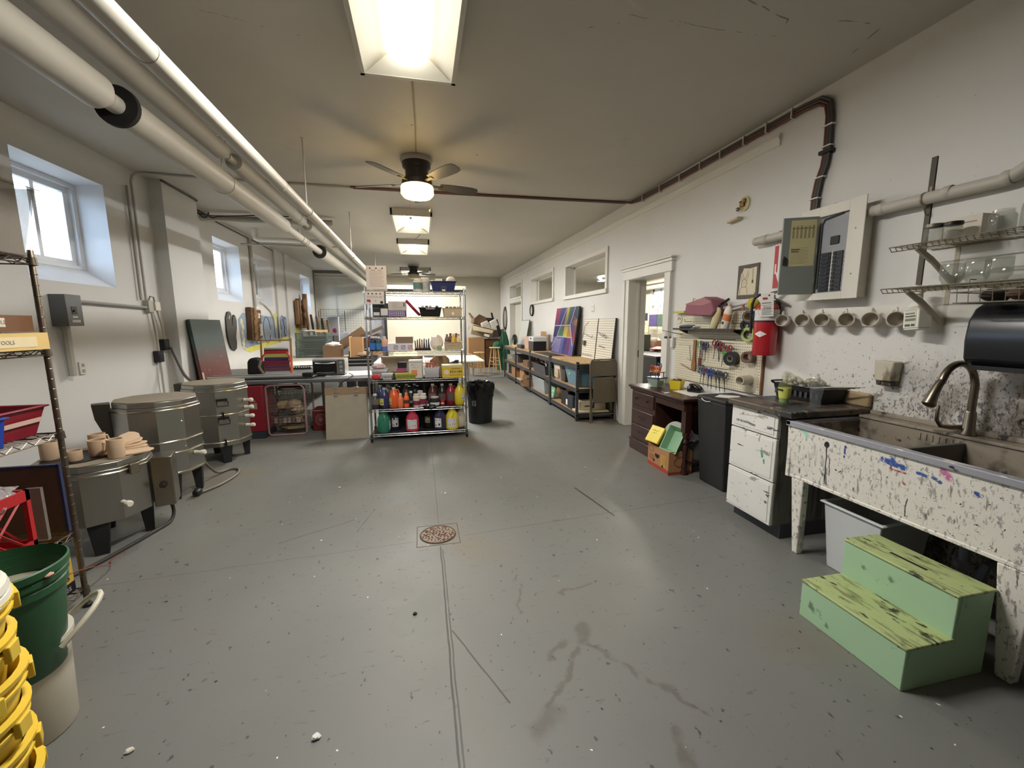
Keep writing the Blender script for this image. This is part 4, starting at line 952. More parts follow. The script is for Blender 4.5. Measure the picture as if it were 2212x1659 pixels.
t = solo('carton_box', 'small white carton behind the lidded jars on the upper shelf', 'box', g, C(214, 206, 190, .7), bevel=.002); obj('print', g2, C(140, 132, 120, .7), t)
t = thing('wire_basket', 'wire basket of green and brown things hanging below the lower shelf', 'basket', (2.66, 1.3, 1.60))
g = G()
for z, o in ((.05, 0), (.02, .004), (-.03, .012)):
    a, b = .16-o, .26-o; g.tube([(-a, -b, z), (a, -b, z), (a, b, z), (-a, b, z)], .003, 5, True)
for k in range(12):
    y = -.24+k*.043; g.tube([(-.16, y, .05), (-.15, y, -.03), (.15, y, -.03), (.16, y, .05)], .0018, 4)
g.tube([(-.16, .26, .05), (-.05, .26, .05), (-.04, .26, .085), (.0, .26, .085)], .003, 5)
obj('basket', g, WIRE, t)
for k, (y, c) in enumerate(((.18, (60, 54, 50)), (.08, (92, 70, 52)), (-.04, (120, 150, 62)), (-.16, (90, 110, 70)))):
    g = G(); g.crumple((0, y, .006), .05, k, 1.8, .9, .62, 10, .12); obj('contents', g, C(*c, .7), t)

# --- row of hanging mugs
MUGM = splat('stained_cream_mug', (206, 198, 184), [((150, 140, 124), 8, .58, (1, 1, 1), .1), ((90, 80, 66), 30, .70, (1, 1, 1), .03)], rough=.4)
MUGI = splat('stained_mug_inside', (206, 198, 184), [((168, 158, 142), 10, .5, (1, 1, 1), .12)], rough=.5)
def mug_parts(t, r=.04, h=.085, outer=None, inner=None, hx=1):
    g = G(); g.lathe([(0, 0), (r*.9, 0), (r, .008), (r, h), (r-.002, h+.002), (r-.005, h), (r-.005, .03)], 24); obj('body', g, outer or MUGM, t)
    g = G(); g.lathe([(r-.0052, h-.001), (r-.0055, .010), (0, .009)], 24); obj('inside', g, inner or MUGI, t)
    g = G(); g.tube([(hx*(r-.003), 0, h*.82), (hx*(r+.018), 0, h*.80), (hx*(r+.027), 0, h*.55), (hx*(r+.018), 0, h*.28), (hx*(r-.003), 0, h*.22)], .006, 8); obj('handle', g, outer or MUGM, t)
mugs = [(2.875, 'first', 0), (2.70, 'second', 0), (2.545, 'third', .1), (2.375, 'fourth', 0), (2.19, 'fifth', .75), (2.06, 'sixth', 0)]
HOOK = C(190, 182, 166, .4, .5)
for k, (y, nth, turn) in enumerate(mugs):
    t = thing('hanging_mug', '%s mug from the left in the row hanging on wall hooks%s' % (nth, ', turned sideways' if turn > .5 else ''), 'mug', (2.85, y-.03, 1.492), 0, 'mugs hanging on hooks')
    mug_parts(t, .046, .078)
    # hung by the handle: the mouth tips out towards the room
    t.rotation_euler = (Matrix.Rotation(RAD(38-20*turn+random.uniform(-6, 6)), 3, 'Z') @ Matrix.Rotation(RAD(-84), 3, 'Y')).to_euler()
    g = G(); g.tube([(2.886, y-.01, 1.555), (2.86, y-.01, 1.553), (2.845, y-.01, 1.545), (2.84, y-.01, 1.530), (2.85, y-.01, 1.520)], .0026, 6); solo('cup_hook', '%s cup hook from the left on the wall rail' % nth, 'hook', g, HOOK, group='cup hooks on the rail')
# ================================================================== pegboard and its things, extinguisher, signs
PEGM = NT('pegboard_holes'); _v = PEGM.coord('Object'); _x = PEGM.sep(_v)
_fx = PEGM.math('SUBTRACT', PEGM.math('FRACT', PEGM.math('MULTIPLY', _x[0], 38)), .5); _fz = PEGM.math('SUBTRACT', PEGM.math('FRACT', PEGM.math('MULTIPLY', _x[2], 38)), .5)
_d = PEGM.math('SQRT', PEGM.math('ADD', PEGM.math('MULTIPLY', _fx, _fx), PEGM.math('MULTIPLY', _fz, _fz)))
PEGM.link(PEGM.mix(PEGM.math('LESS_THAN', _d, .17), lin((220, 213, 188)), lin((66, 56, 44))), PEGM.p.inputs['Base Color']); PEGM = PEGM.m
t = thing('pegboard', 'cream pegboard hung with scissors and tape beside the doorway', 'pegboard', (2.875, 4.33, .855), RW)
g = G(); g.box(0, 0, 0, 1.27, .012, .735); obj('board', g, PEGM, t)
g = G(); g.box(1.27, -.002, 0, 1.285, .02, .735); obj('edge_strip', g, C(126, 84, 56, .6), t)
HK = mat('peg_hook_wire', (70, 64, 58), .4, .7)
def P(y, z, x=2.87): return (x, y, z)
t = thing('peg_shelf', 'narrow dark metal shelf hooked across the upper pegboard', 'shelf', (2.87, 4.16, 1.415), RW)
g = G(); g.box(0, -.15, 0, .93, 0, .006); g.box(0, -.153, -.006, .93, -.148, .014); obj('tray', g, C(54, 48, 42, .5, .3), t)
for x in (.05, .85): g = G(); g.ext([(x, 0, 0), (x, -.13, 0), (x, 0, -.05)], (.006, 0, 0)); obj('support', g, HK, t)
PINK = mat('dusty_pink_cloth', (142, 88, 98), .75, var=.12, vs=5)
t = thing('pink_case', 'large dusty pink folded case lying on top of the pegboard', 'case', (2.79, 3.95, 1.575), RW)
g = G(); g.plate([(0, 0), (.06, -.015), (.42, -.03), (.46, .02), (.40, .13), (.30, .16), (.02, .105)], -.085, .075); obj('body', g, PINK, t, .012)
g = G(); g.ext([(.0, -.087, .10), (.30, -.087, .155), (.42, -.087, .10), (.28, -.087, .075)], (0, .003, 0)); obj('flap', g, mat('pale_pink_fold', (166, 112, 118), .7, var=.08), t)
g = G(); g.lathe([(.0, 0), (.02, 0), (.012, .18), (0, .18)], 12, ax='x'); solo('yellow_tape_measure', 'yellow strip lying at the left end above the pegboard', 'tape', (lambda q: (q.box(0, -.03, 0, .20, .03, .022), q)[1])(G()), C(196, 190, 84, .6), (2.84, 4.31, 1.592), RW)
g = G(); g.tube([(2.86, 4.10, 1.60), (2.86, 4.02, 1.74), (2.86, 3.94, 1.72), (2.85, 3.97, 1.60)], .008, 4); solo('clear_ruler', 'pale triangular set square leaning behind the pink case', 'ruler', g, clear('ruler_plastic', (220, 214, 196), .5))
def tube_bottle(label, y, x, h, r, c, cap, tilt, band):
    t = thing('glue_bottle', label, 'bottle', (x, y, 1.424), RW); t.rotation_euler = (0, tilt, RW)
    g = G(); g.lathe([(0, 0), (r*.9, 0), (r, .006), (r, h*.62), (r*.8, h*.8), (r*.35, h*.9), (r*.3, h*.92)], 20, sy=.7); obj('body', g, C(*c, .4), t)
    g = G(); g.lathe([(r*.36, h*.9), (r*.3, h), (0, h)], 14); obj('cap', g, C(*cap, .4), t)
    if band:
        g = G(); g.lathe([(r*1.01, h*.35), (r*1.01, h*.60)], 20, sy=.72); obj('print_band', g, mat('orange_print', (206, 120, 72), .5, var=.6, vs=40), t)
        g = G(); g.lathe([(0, 0), (.014, 0), (.014, -.003), (0, -.003)], 14, (0, -r*.7, h*.25), 'y'); obj('badge', g, INK, t)
    return t
tube_bottle('yellowed glue bottle with black cap tilted on the pegboard shelf', 3.56, 2.76, .24, .04, (206, 194, 150), (26, 26, 26), RAD(18), False)
tube_bottle('white glue bottle with orange print on the pegboard shelf', 3.42, 2.77, .24, .044, (222, 212, 196), (190, 180, 168), RAD(14), True)
g = G(); g.tube([(2.80, 4.14, 1.44), (2.80, 4.0, 1.445), (2.80, 3.9, 1.45)], [.018, .02, .012], 8); t = solo('marker_bundle', 'dark blue marker bundle with white cap on the pegboard shelf', 'markers', g, C(32, 38, 66, .5))
g = G(); g.crumple((2.79, 3.85, 1.44), .022, 3, 2.2, 1, .7, 8, .15); solo('paper_wad', 'small white paper wad beside the markers on the pegboard shelf', 'paper', g, PAPER)
g = G(); g.crumple((2.80, 3.12, 1.645), .05, 4, 1, 1, 1, 12, .1); solo('yarn_ball', 'yellow ball of yarn on top of the pegboard by the extinguisher', 'yarn', g, mat('yellow_yarn', (186, 172, 60), .9, var=.4, vs=30))
g = G(); g.tube([(2.82, 3.50, 1.62), (2.82, 3.18, 1.665)], .016, 12); solo('paper_roll', 'pale rolled paper tube lying above the pegboard', 'roll', g, C(196, 194, 196, .7))
g = G(); g.tube([(2.80, 3.56, 1.64), (2.80, 3.42, 1.70)], .012, 8); solo('black_brush', 'flat black brush sticking out right of the pink case', 'brush', g, BLACKP)
g = G(); g.lathe([(0, 0), (.012, 0), (.012, .05), (0, .05)], 10, (2.83, 3.27, 1.592)); solo('small_bottle', 'tiny red-banded bottle on top edge of the pegboard', 'bottle', g, C(176, 110, 90, .5))
def tape(label, y, z, r, w, c, core, x=2.868, ri=.6):
    t = thing('tape_roll', label, 'tape', (x, y, z), RW, 'tape rolls on the pegboard')
    t.rotation_euler = (0, 0, RW+RAD(18))
    g = G(); q = r*ri; g.lathe([(q, 0), (r, 0), (r, -w), (q, -w), (q, 0)], 28, (0, 0, 0), 'y'); obj('roll', g, C(*c, .5), t)
    g = G(); g.lathe([(q, -.002), (q-.004, -.002), (q-.004, -w+.001), (q, -w+.001)], 24, (0, 0, 0), 'y'); obj('core', g, C(*core, .7), t)
    g = G(); g.tube([(0, .005, q-.006), (0, -w-.02, q-.008), (0, -w-.024, q+.006)], .0025, 5); obj('peg_hook', g, HK, t)
    return t
tape('wide dark blue tape roll sticking out highest on the pegboard', 3.175, 1.535, .05, .10, (40, 56, 110), (176, 150, 110), 2.868, .8)
tape('thin black tape roll hanging below the blue one', 3.25, 1.46, .05, .03, (26, 26, 28), (60, 58, 56))
tape('pale green masking tape roll in the middle right of the pegboard', 3.21, 1.378, .062, .04, (170, 192, 110), (90, 86, 74), 2.868, .62)
tape('thick black duct tape roll at the centre of the pegboard', 3.38, 1.15, .064, .07, (30, 30, 31), (160, 154, 140), 2.868, .45)
tape('brown tape roll hanging under the fire extinguisher', 3.17, 1.18, .052, .08, (110, 76, 66), (150, 130, 112), 2.868, .72)
t = thing('plastic_spool', 'large white plastic spool with wide flange at the foot of the pegboard', 'spool', (2.87, 3.165, .978), RW); t.rotation_euler = (0, 0, RW+RAD(14))
g = G(); g.lathe([(.03, 0), (.115, 0), (.115, -.012), (.045, -.02), (.04, -.15), (.034, -.15), (.032, 0)], 32, ax='y'); obj('body', g, C(206, 198, 176, .45), t)
cols = [((84, 160, 70), 'green'), ((104, 60, 110), 'purple'), ((44, 48, 84), 'navy'), ((150, 34, 44), 'red'), ((40, 44, 42), 'black'), ((130, 40, 56), 'crimson'), ((96, 170, 84), 'bright green'), ((150, 44, 60), 'dark pink')]
ys = (3.83, 3.765, 3.72, 3.60, 3.55, 3.50, 3.47, 3.415); zs_ = (1.285, 1.29, 1.285, 1.31, 1.30, 1.295, 1.25, 1.27)
for k, ((c, nm), y, z) in enumerate(zip(cols, ys, zs_)):
    scissors('%s handled scissors hanging in the upper row on the pegboard' % nm, (2.835-.012*(k % 3), y, z), RW+.3, c, .19, 'scissors hanging on the pegboard', True, (120, 120, 122) if k != 4 else (50, 50, 52), RAD((-8, 5, 0, 6, -4, 3, 8, -6)[k]))
lows = [((74, 150, 186), 'light blue'), ((110, 44, 60), 'maroon'), ((40, 66, 150), 'royal blue'), ((44, 70, 140), 'mid blue'), ((70, 74, 84), 'grey'), ((54, 56, 60), 'charcoal'), ((62, 60, 66), 'dark grey')]
for k, (c, nm) in enumerate(lows):
    scissors('%s handled scissors hanging in the lower row on the pegboard' % nm, (2.83-.01*(k % 2), 3.78-.053*k, 1.035-.004*k), RW+.35, c, .20, 'scissors hanging on the pegboard', True, (130, 130, 132) if k < 2 else (40, 40, 42), RAD(4-2*k))
for y0, y1, z, nm in ((3.84, 3.38, 1.325, 'upper'), (3.80, 3.42, 1.045, 'lower')):
    g = G(); g.tube([(2.868, y0, z), (2.815, y0, z), (2.815, y1, z), (2.868, y1, z)], .0035, 5); solo('hook_rail', '%s wire hook rail holding scissors on the pegboard' % nm, 'hook', g, HK)
g = G(); g.plate([(-.028, 0), (.028, .0), (.034, .06), (.022, .12), (.018, .19), (.022, .33), (-.022, .33), (-.02, .19), (-.026, .12), (-.036, .06)], -.012, 0); solo('wooden_paddle', 'brown wooden paddle hanging left of the scissors', 'paddle', g, mat('brown_wood', (140, 100, 56), .6, var=.2, vs=10, stretch=(6, 6, 1)), (2.862, 3.955, .975), RW, bevel=.003)
g = G(); g.box(-.016, -.014, 0, .016, .0, .16); g.box(-.006, -.010, .16, .006, -.002, .34); solo('red_scraper', 'long tool with dark red handle hanging beside the paddle', 'tool', g, C(110, 36, 38, .5), (2.862, 3.86, .962), RW, bevel=.004)
g = G(); g.tube([(2.868, 4.20, 1.36), (2.80, 4.20, 1.365), (2.74, 4.40, 1.40), (2.74, 4.02, 1.36), (2.80, 4.20, 1.365)], .003, 5); solo('wire_holder', 'wire holder sticking out from the left edge of the pegboard', 'holder', g, HK)
for k, (y, z, s) in enumerate(((4.34, 1.325, .028), (4.25, 1.325, .018))):
    t = thing('binder_clip', ('larger black binder clip hanging left of the pegboard', 'smaller black binder clip hanging left of the pegboard')[k], 'clip', (2.75, y, z), RW, 'binder clips by the doorway')
    g = G(); g.plate([(-s, -s*.6), (s, -s*.6), (s*.7, s*.3), (-s*.7, s*.3)], -.006, .006); obj('clip_body', g, BLACKP, t, .002)
    g = G(); g.tube([(-s*.4, 0, s*.3), (-s*.3, 0, s*2.0), (s*.3, 0, s*2.0), (s*.4, 0, s*.3)], .0015, 5); obj('clip_arm', g, HK, t)
for k, (y, z, l) in enumerate(((4.06, 1.50, .08), (3.34, 1.48, .08), (3.36, 1.24, .09), (4.05, 1.24, .12))):
    g = G(); g.tube([(2.872, y, z), (2.80, y, z-.004), (2.79, y, z+.02)] if k < 3 else [(2.86, y, z), (2.85, y-.03, z-.08), (2.85, y-.05, z-.16), (2.85, y+.02, z-.14)], .003, 5)
    solo('peg_hook', ('empty peg hook above the shelf at left of the pegboard', 'empty peg hook near the blue tape roll', 'empty peg hook above the black duct tape', 'bent wire dangling left of the wooden paddle')[k], 'hook', g, HK)
g = G(); g.tube([(2.86, 4.20, 1.03), (2.86, 4.08, 1.0), (2.86, 3.98, .975)], [.004, .005, .003], 6); solo('paint_brush', 'thin brown paint brush pushed slantwise into the pegboard', 'brush', g, C(140, 84, 60, .5))
# socket with white plug by the doorway
t = thing('wall_socket', 'white wall socket with plugged-in adapter between door and pegboard', 'socket', (2.898, 4.385, 1.19), RW)
g = G(); g.box(-.036, -.006, -.01, .036, 0, .105); obj('face_plate', g, C(222, 218, 208, .4), t, .003)
g = G(); g.box(-.02, -.05, .01, .03, -.006, .13); obj('adapter', g, C(228, 226, 220, .4), t, .01)
g = G(); g.lathe([(0, 0), (.045, 0), (.045, -.004), (0, -.004)], 24, (.0, .0, .335), 'y'); o = solo('round_sticker', 'small round white sticker with dark arch on the pegboard corner', 'sticker', g, C(214, 208, 196, .6), (2.872, 4.27, 1.19), RW)
g = G(); g.tube([(.022*math.cos(RAD(a)), -.0046, .328+.022*math.sin(RAD(a))) for a in range(0, 181, 20)], .004, 6); obj('print', g, C(96, 92, 96, .7), o)

# fire extinguisher
RED = mat('extinguisher_red', (176, 30, 40), .3, var=.05, coat=.3)
t = thing('fire_extinguisher', 'red fire extinguisher with white tag hanging on the right wall', 'fire extinguisher', (2.79, 2.955, 1.215), RW+RAD(38))
g = G(); g.lathe([(0, 0), (.082, 0), (.088, .01), (.088, .36), (.078, .40), (.05, .43), (.03, .44), (.03, .46), (0, .46)], 32); obj('cylinder', g, RED, t)
g = G(); g.lathe([(.0885, .285), (.0885, .40-.03)], 32)
obj('instruction_label', g, mat('printed_instruction_label', (206, 204, 200), .5, var=.5, vs=45), t)
g = G(); g.lathe([(.0884, .27), (.0884, .284)], 32); obj('black_band', g, C(28, 26, 26, .5), t)
g = G(); g.lathe([(.028, .44), (.026, .47), (.02, .50), (0, .50)], 16); g.box(-.02, -.02, .46, .05, .02, .49); obj('valve', g, C(150, 148, 146, .3, .9), t, .003)
g = G(); g.ext([(.0, -.014, .495), (.02, -.014, .515), (.14, -.014, .545), (.145, -.014, .535), (.04, -.014, .495)], (0, .028, 0)); obj('top_lever', g, CHROME, t)
g = G(); g.ext([(.03, -.012, .48), (.15, -.012, .41), (.15, -.012, .395), (.03, -.012, .465)], (0, .024, 0)); obj('carry_handle', g, CHROME, t)
g = G(); g.tube([(-.02, 0, .48), (-.06, -.01, .495), (-.095, -.015, .47), (-.11, -.015, .42), (-.112, -.01, .30), (-.108, .0, .18)], .011, 8); obj('hose', g, C(30, 30, 32, .5), t)
g = G(); g.X = Matrix.Translation((.012, -.094, .375)) @ Matrix.Rotation(RAD(-3), 4, 'Y'); g.box(-.045, -.002, -.06, .045, .002, .125); tg = obj('service_tag', g, PAPER, t)
g = G(); g.X = Matrix.Translation((.012, -.094, .375)) @ Matrix.Rotation(RAD(-3), 4, 'Y')
for k in range(5): g.box(-.036, -.0032, -.045+k*.011, .036-.008*(k % 2), -.0022, -.041+k*.011)
g.box(-.036, -.0032, .045, .030, -.0022, .052); g.box(-.036, -.0032, .03, .034, -.0022, .033); obj('tag_print', g, C(110, 108, 106, .7), tg)
g = G(); g.X = Matrix.Translation((.012, -.094, .375)); g.text('2025', .028, 0, .012, -.0035); obj('tag_year', g, INK, tg)
g = G(); g.X = Matrix.Translation((.012, -.094, .375)); g.box(-.036, -.0032, .075, -.002, -.0022, .092); g.lathe([(0, 0), (.007, 0), (.007, -.002), (0, -.002)], 12, (.008, -.002, .108), 'y'); obj('tag_red_print', g, C(160, 44, 48, .6), tg)
g = G(); n = 12; vs = []
for k in range(n+1):
    a = -.85+1.1*k/n; hh = .026*(1-abs(2*k/n-1)); vs += [(math.sin(a)*.0892, -math.cos(a)*.0892, .175-hh), (math.sin(a)*.0892, -math.cos(a)*.0892, .175+hh)]
g.add(vs, [(2*k, 2*k+2, 2*k+3, 2*k+1) for k in range(n)]); db = obj('diamond_badge', g, C(226, 224, 220, .5), t)
g = G(); g.add([(math.sin(a)*.0898, -math.cos(a)*.0898, z) for a, z in ((-.48, .171), (-.12, .171), (-.12, .178), (-.48, .178))], [(0, 1, 2, 3)]); obj('badge_print', g, C(90, 80, 80, .6), db)
g = G(); g.X = Matrix.Rotation(RAD(-38), 4, 'Z'); g.box(-.02, .06, .1, .02, .105, .45); obj('wall_bracket', g, C(60, 56, 54, .5, .5), t)

# FIRE EXTINGUISHER sign
t = thing('fire_sign', 'white and red FIRE EXTINGUISHER sign half behind the panel door', 'sign', (2.897, 2.968, 1.765), RW); t.scale = (.54, 1, .98)
g = G(); g.box(-.125, -.004, 0, .125, 0, .47); obj('plate', g, C(226, 222, 216, .5), t)
SR = C(176, 40, 52, .5)
g = G(); g.ext([(-.122, -.0048, .35), (-.118, -.0048, .002), (.118, -.0048, .002), (.122, -.0048, .35), (.05, -.0048, .35), (.05, -.0048, .13), (.085, -.0048, .13), (0, -.0048, .02), (-.085, -.0048, .13), (-.05, -.0048, .13), (-.05, -.0048, .35)], (0, .001, 0))
g.ext([(-.09, -.0048, .467), (.09, -.0048, .467), (0, -.0048, .445)], (0, .001, 0)); obj('red_field', g, SR, t)
g = G(); g.text('FIRE', .105, 0, .398, -.0052); obj('headline', g, SR, t)
g = G()
for k, ch in enumerate('EXTINGUISHER'): g.text(ch, .03, 0, .335-k*.0245, -.0052)
obj('vertical_lettering', g, C(60, 34, 36, .5), t)
g = G(); g.ext([(-.10, -.0052, .20), (-.075, -.0052, .20), (-.075, -.0052, .12), (-.10, -.0052, .12)], (0, .0008, 0)); obj('pictogram', g, C(226, 222, 216, .5), t)

# framed rabbit drawing
t = thing('rabbit_drawing', 'pencil drawing of a long-eared animal on grey-brown mount', 'drawing', (2.897, 3.31, 1.70), RW)
g = G(); g.box(-.125, -.006, 0, .125, 0, .30); obj('mount', g, C(92, 84, 74, .7), t)
g = G(); g.ext([(-.105, -.0072, .035), (.08, -.0072, .03), (.098, -.0072, .05), (.10, -.0072, .27), (.02, -.0072, .262), (-.055, -.0072, .272), (-.062, -.0072, .25), (-.085, -.0072, .22)], (0, .001, 0)); obj('sheet', g, mat('tea_stained_paper', (214, 204, 176), .8, var=.06, vs=9), t)
g = G(); L = []
def st(p, r=.0014): g.tube([(x, -.0076, z) for x, z in p], r, 5)
st([(-.04+.032*math.cos(RAD(a)), .135+.036*math.sin(RAD(a))) for a in range(0, 361, 20)])
st([(-.065, .16), (-.075, .20), (-.07, .235), (-.05, .20), (-.042, .172)]); st([(-.032, .172), (-.012, .21), (.005, .245), (.008, .21), (-.012, .16)])
st([(-.062, .11), (-.085, .085), (-.088, .04)]); st([(-.02, .108), (.0, .085), (.004, .038)]); st([(-.045, .12), (-.04, .115), (-.034, .12)], .001)
for x in (-.052, -.028): g.ball((x, -.0074, .14), .0035, 6)
st([(.055, .26), (.055, .13)], .001); st([(.063, .26), (.063, .16)], .001); g.box(.05, -.0079, .13, .068, -.007, .16)
obj('pencil_lines', g, C(84, 80, 70, .8), t)

# bell-like brass gear and small wooden shelf
t = thing('wall_bell', 'round brass bell mechanism on the upper right wall', 'bell', (2.897, 3.43, 2.50), RW)
g = G(); g.lathe([(0, 0), (.062, 0), (.064, -.008), (.055, -.012), (0, -.012)], 28, (.01, 0, .045), 'y'); obj('back_plate', g, C(206, 192, 146, .45), t)
g = G(); g.box(-.02, -.03, .02, .03, -.012, .05); g.box(.01, -.028, .05, .04, -.012, .085); g.box(-.035, -.025, .06, -.01, -.012, .075); obj('mechanism', g, C(120, 92, 48, .4, .6), t, .003)
g = G(); g.ball((-.03, -.035, .005), .018, 14); obj('clapper', g, C(150, 144, 130, .2, 1.), t)
g = G(); g.plate([(-.07, 0), (.07, .012), (.07, .032), (-.06, .018)], -.06, 0); solo('small_bracket', 'short pale wooden bracket under the brass bell', 'bracket', g, C(196, 182, 150, .6), (2.897, 3.50, 2.405), RW, bevel=.002)
# pen marks and nail holes
t = thing('spray_bottle', 'white spray bottle hooked below the lower wire shelf', 'bottle', (2.78, 1.865, 1.435), RW-.5)
t.rotation_euler = (0, RAD(-4), RW-.35)
WP = C(224, 222, 208, .4)
g = G(); g.frustum(-.055, -.035, .055, .035, 0, .01, .004); g.box(-.055, -.035, .01, .055, .035, .115); g.add([(-.055, -.035, .115), (.055, -.035, .115), (.055, .035, .115), (-.055, .035, .115), (-.02, -.018, .165), (.02, -.018, .165), (.02, .018, .165), (-.02, .018, .165)], [(0, 1, 5, 4), (1, 2, 6, 5), (2, 3, 7, 6), (3, 0, 4, 7), (4, 5, 6, 7)]); obj('body', g, WP, t, .009)
g = G(); g.lathe([(.018, .16), (.018, .21), (.012, .215)], 16)
for k in range(4): g.lathe([(.018, .165+k*.011), (.0195, .169+k*.011), (.018, .173+k*.011)], 16)
g.box(-.03, -.012, .21, .03, .012, .235); obj('trigger_head', g, C(210, 206, 184, .5), t, .003)
g = G(); g.box(-.04, -.0365, .015, .04, -.0352, .11); lb = obj('label', g, C(206, 204, 190, .6), t)
g = G(); g.box(-.036, -.0375, .075, .036, -.0364, .082); g.box(-.036, -.0375, .022, .0, -.0364, .034); g.box(.008, -.0375, .022, .034, -.0364, .034)
for k in range(5): g.box(-.036+k*.014, -.0375, .09, -.028+k*.014, -.0364, .098)
obj('print', g, C(70, 72, 66, .6), lb)
g = G(); g.box(-.036, -.0375, .052, .036, -.0364, .066); obj('green_print', g, C(112, 126, 96, .6), lb)
# soap dispenser
t = thing('soap_dispenser', 'grimy white wall soap dispenser left of the tap', 'dispenser', (2.895, 2.045, 1.085), RW)
g = G(); g.plate([(-.048, .03), (.048, .03), (.058, .145), (.058, .155), (-.058, .155), (-.058, .145)], -.075, 0); obj('body', g, splat('grimy_dispenser', (196, 188, 168), [((130, 118, 96), 9, .52, (1, 1, .6), .12), ((52, 46, 40), 14, .66, (1, 1, .6), .05)], rough=.4), t, .008)
g = G(); g.plate([(-.045, 0), (.045, 0), (.05, .032), (-.05, .032)], -.06, 0); obj('push_bar', g, splat('grimy_push_bar', (110, 100, 84), [((48, 42, 36), 12, .5, (1, 1, 1), .1)], rough=.5), t, .006)
g = G(); g.cyl((-.025, -.066, .02), .012, .02, 12, 'y'); obj('nozzle', g, C(60, 62, 58, .5), t)
# black towel dispenser
TOW = mat('smoky_black_dispenser', (26, 28, 31), .28, var=.15, vs=6)
t = thing('towel_dispenser', 'large black curved paper towel dispenser on the right wall', 'dispenser', (2.895, 1.57, 1.265), RW)
g = G(); pr = [(0, 0), (-.20, 0), (-.235, .03), (-.245, .12), (-.235, .22), (-.20, .28), (-.14, .315), (0, .32)]
g.ext([(0, y, z) for y, z in pr], (.62, 0, 0)); obj('cover', g, TOW, t, .012)
g = G(); g.box(.02, -.22, -.02, .60, -.06, .002); obj('outlet', g, C(14, 14, 15, .5), t)
g = G(); g.lathe([(0, 0), (.03, 0), (.026, -.006), (0, -.006)], 20, (.20, 0, -.29), 'y'); 
t = thing('wall_fitting', 'round stained pipe stub in the wall right of the tap', 'fitting', (2.897, 1.42, .985), RW)
g.v = [(x-.20, y, z+.29) for x, y, z in g.v]; obj('flange', g, SINKIN, t)
g = G(); g.tube([(.0+.022*math.cos(RAD(a)), -.008, .022*math.sin(RAD(a))) for a in range(40, 330, 20)], .007, 8); obj('ring', g, C(70, 62, 56, .5), t)

# switch plate over the workbench
t = thing('wall_plate', 'small white notice with dots above the workbench', 'notice', (2.897, 6.81, 1.675), RW)
g = G(); g.box(-.06, -.003, 0, .06, 0, .13); obj('card', g, C(222, 218, 208, .6), t)
g = G(); g.box(-.045, -.004, .095, .045, -.003, .10); g.box(-.045, -.004, .07, .04, -.003, .074)
for x in (-.035, .015): g.ball((x, -.003, .02), .012, 8, 1, .2, 1)
obj('print', g, C(90, 84, 78, .7), t)
# ================================================================== workbench along the right wall
OSB = splat('worn_board_top', (190, 158, 110), [((154, 120, 80), 5, .52, (1, .4, 1), .14), ((120, 96, 70), 18, .66, (1, .5, 1), .05), ((214, 196, 160), 9, .62, (1, .5, 1), .08)], rough=.6)
SHELFW = mat('particle_board_shelf', (168, 136, 98), .7, var=.15, vs=12)
def workbench(label, y0, y1, posts, mid=True):
    t = thing('workbench', label, 'workbench', (2.58, (y0+y1)/2, 0))
    g = G(); g.box(2.29, y0+.01, .866, 2.87, y1-.01, .885); obj('bench_top', W(g, t), OSB, t)
    g = G(); g.box(2.275, y0, .80, 2.29, y1, .872); g.box(2.87, y0, .80, 2.884, y1, .872); g.box(2.275, y0, .80, 2.884, y0+.014, .872); g.box(2.275, y1-.014, .80, 2.884, y1, .872); obj('top_frame', W(g, t), STEELG, t)
    for z, nm in ((.455, 'middle_shelf'), (.075, 'bottom_shelf')):
        g = G(); g.box(2.292, y0+.012, z+.028, 2.868, y1-.012, z+.04); s = obj(nm, W(g, t), SHELFW, t)
        g = G(); g.box(2.277, y0, z-.02, 2.292, y1, z+.045); g.box(2.868, y0, z-.02, 2.884, y1, z+.045); g.box(2.277, y0, z-.02, 2.884, y0+.014, z+.045); g.box(2.277, y1-.014, z-.02, 2.884, y1, z+.045); obj('shelf_frame', W(g, t), STEELG, s)
    for y in posts:
        for x in (2.268, 2.888):
            sgn = 1 if x < 2.5 else -1
            dy = -1 if y > (y0+y1)/2 else 1
            g = G(); ya, yb = sorted((y, y+dy*.042)); xa, xb = sorted((x, x+sgn*.038))
            g.box(xa if sgn > 0 else xb-.003, ya, 0, xa+.003 if sgn > 0 else xb, yb, .91); yy = ya if dy > 0 else yb-.003; g.box(xa, yy, 0, xb, yy+.003, .91)
            p = obj('post', W(g, t), STEELG, t)
            if x < 2.5:
                g = G()
                for k in range(22): g.box(2.2665, (ya+yb)/2-.006, .06+k*.038, 2.268, (ya+yb)/2+.006, .075+k*.038); g.box(2.282, ya-.0012, .06+k*.038, 2.294, ya, .075+k*.038)
                obj('keyhole_slots', W(g, t), C(120, 122, 126, .5), p)
    return t
workbench('nearest grey steel workbench with worn wooden top beside the doorway', 5.88, 7.25, (5.88, 7.25))
workbench('farther long grey steel workbench running toward the back corner', 7.27, 11.55, (7.27, 8.70, 10.13, 11.55))

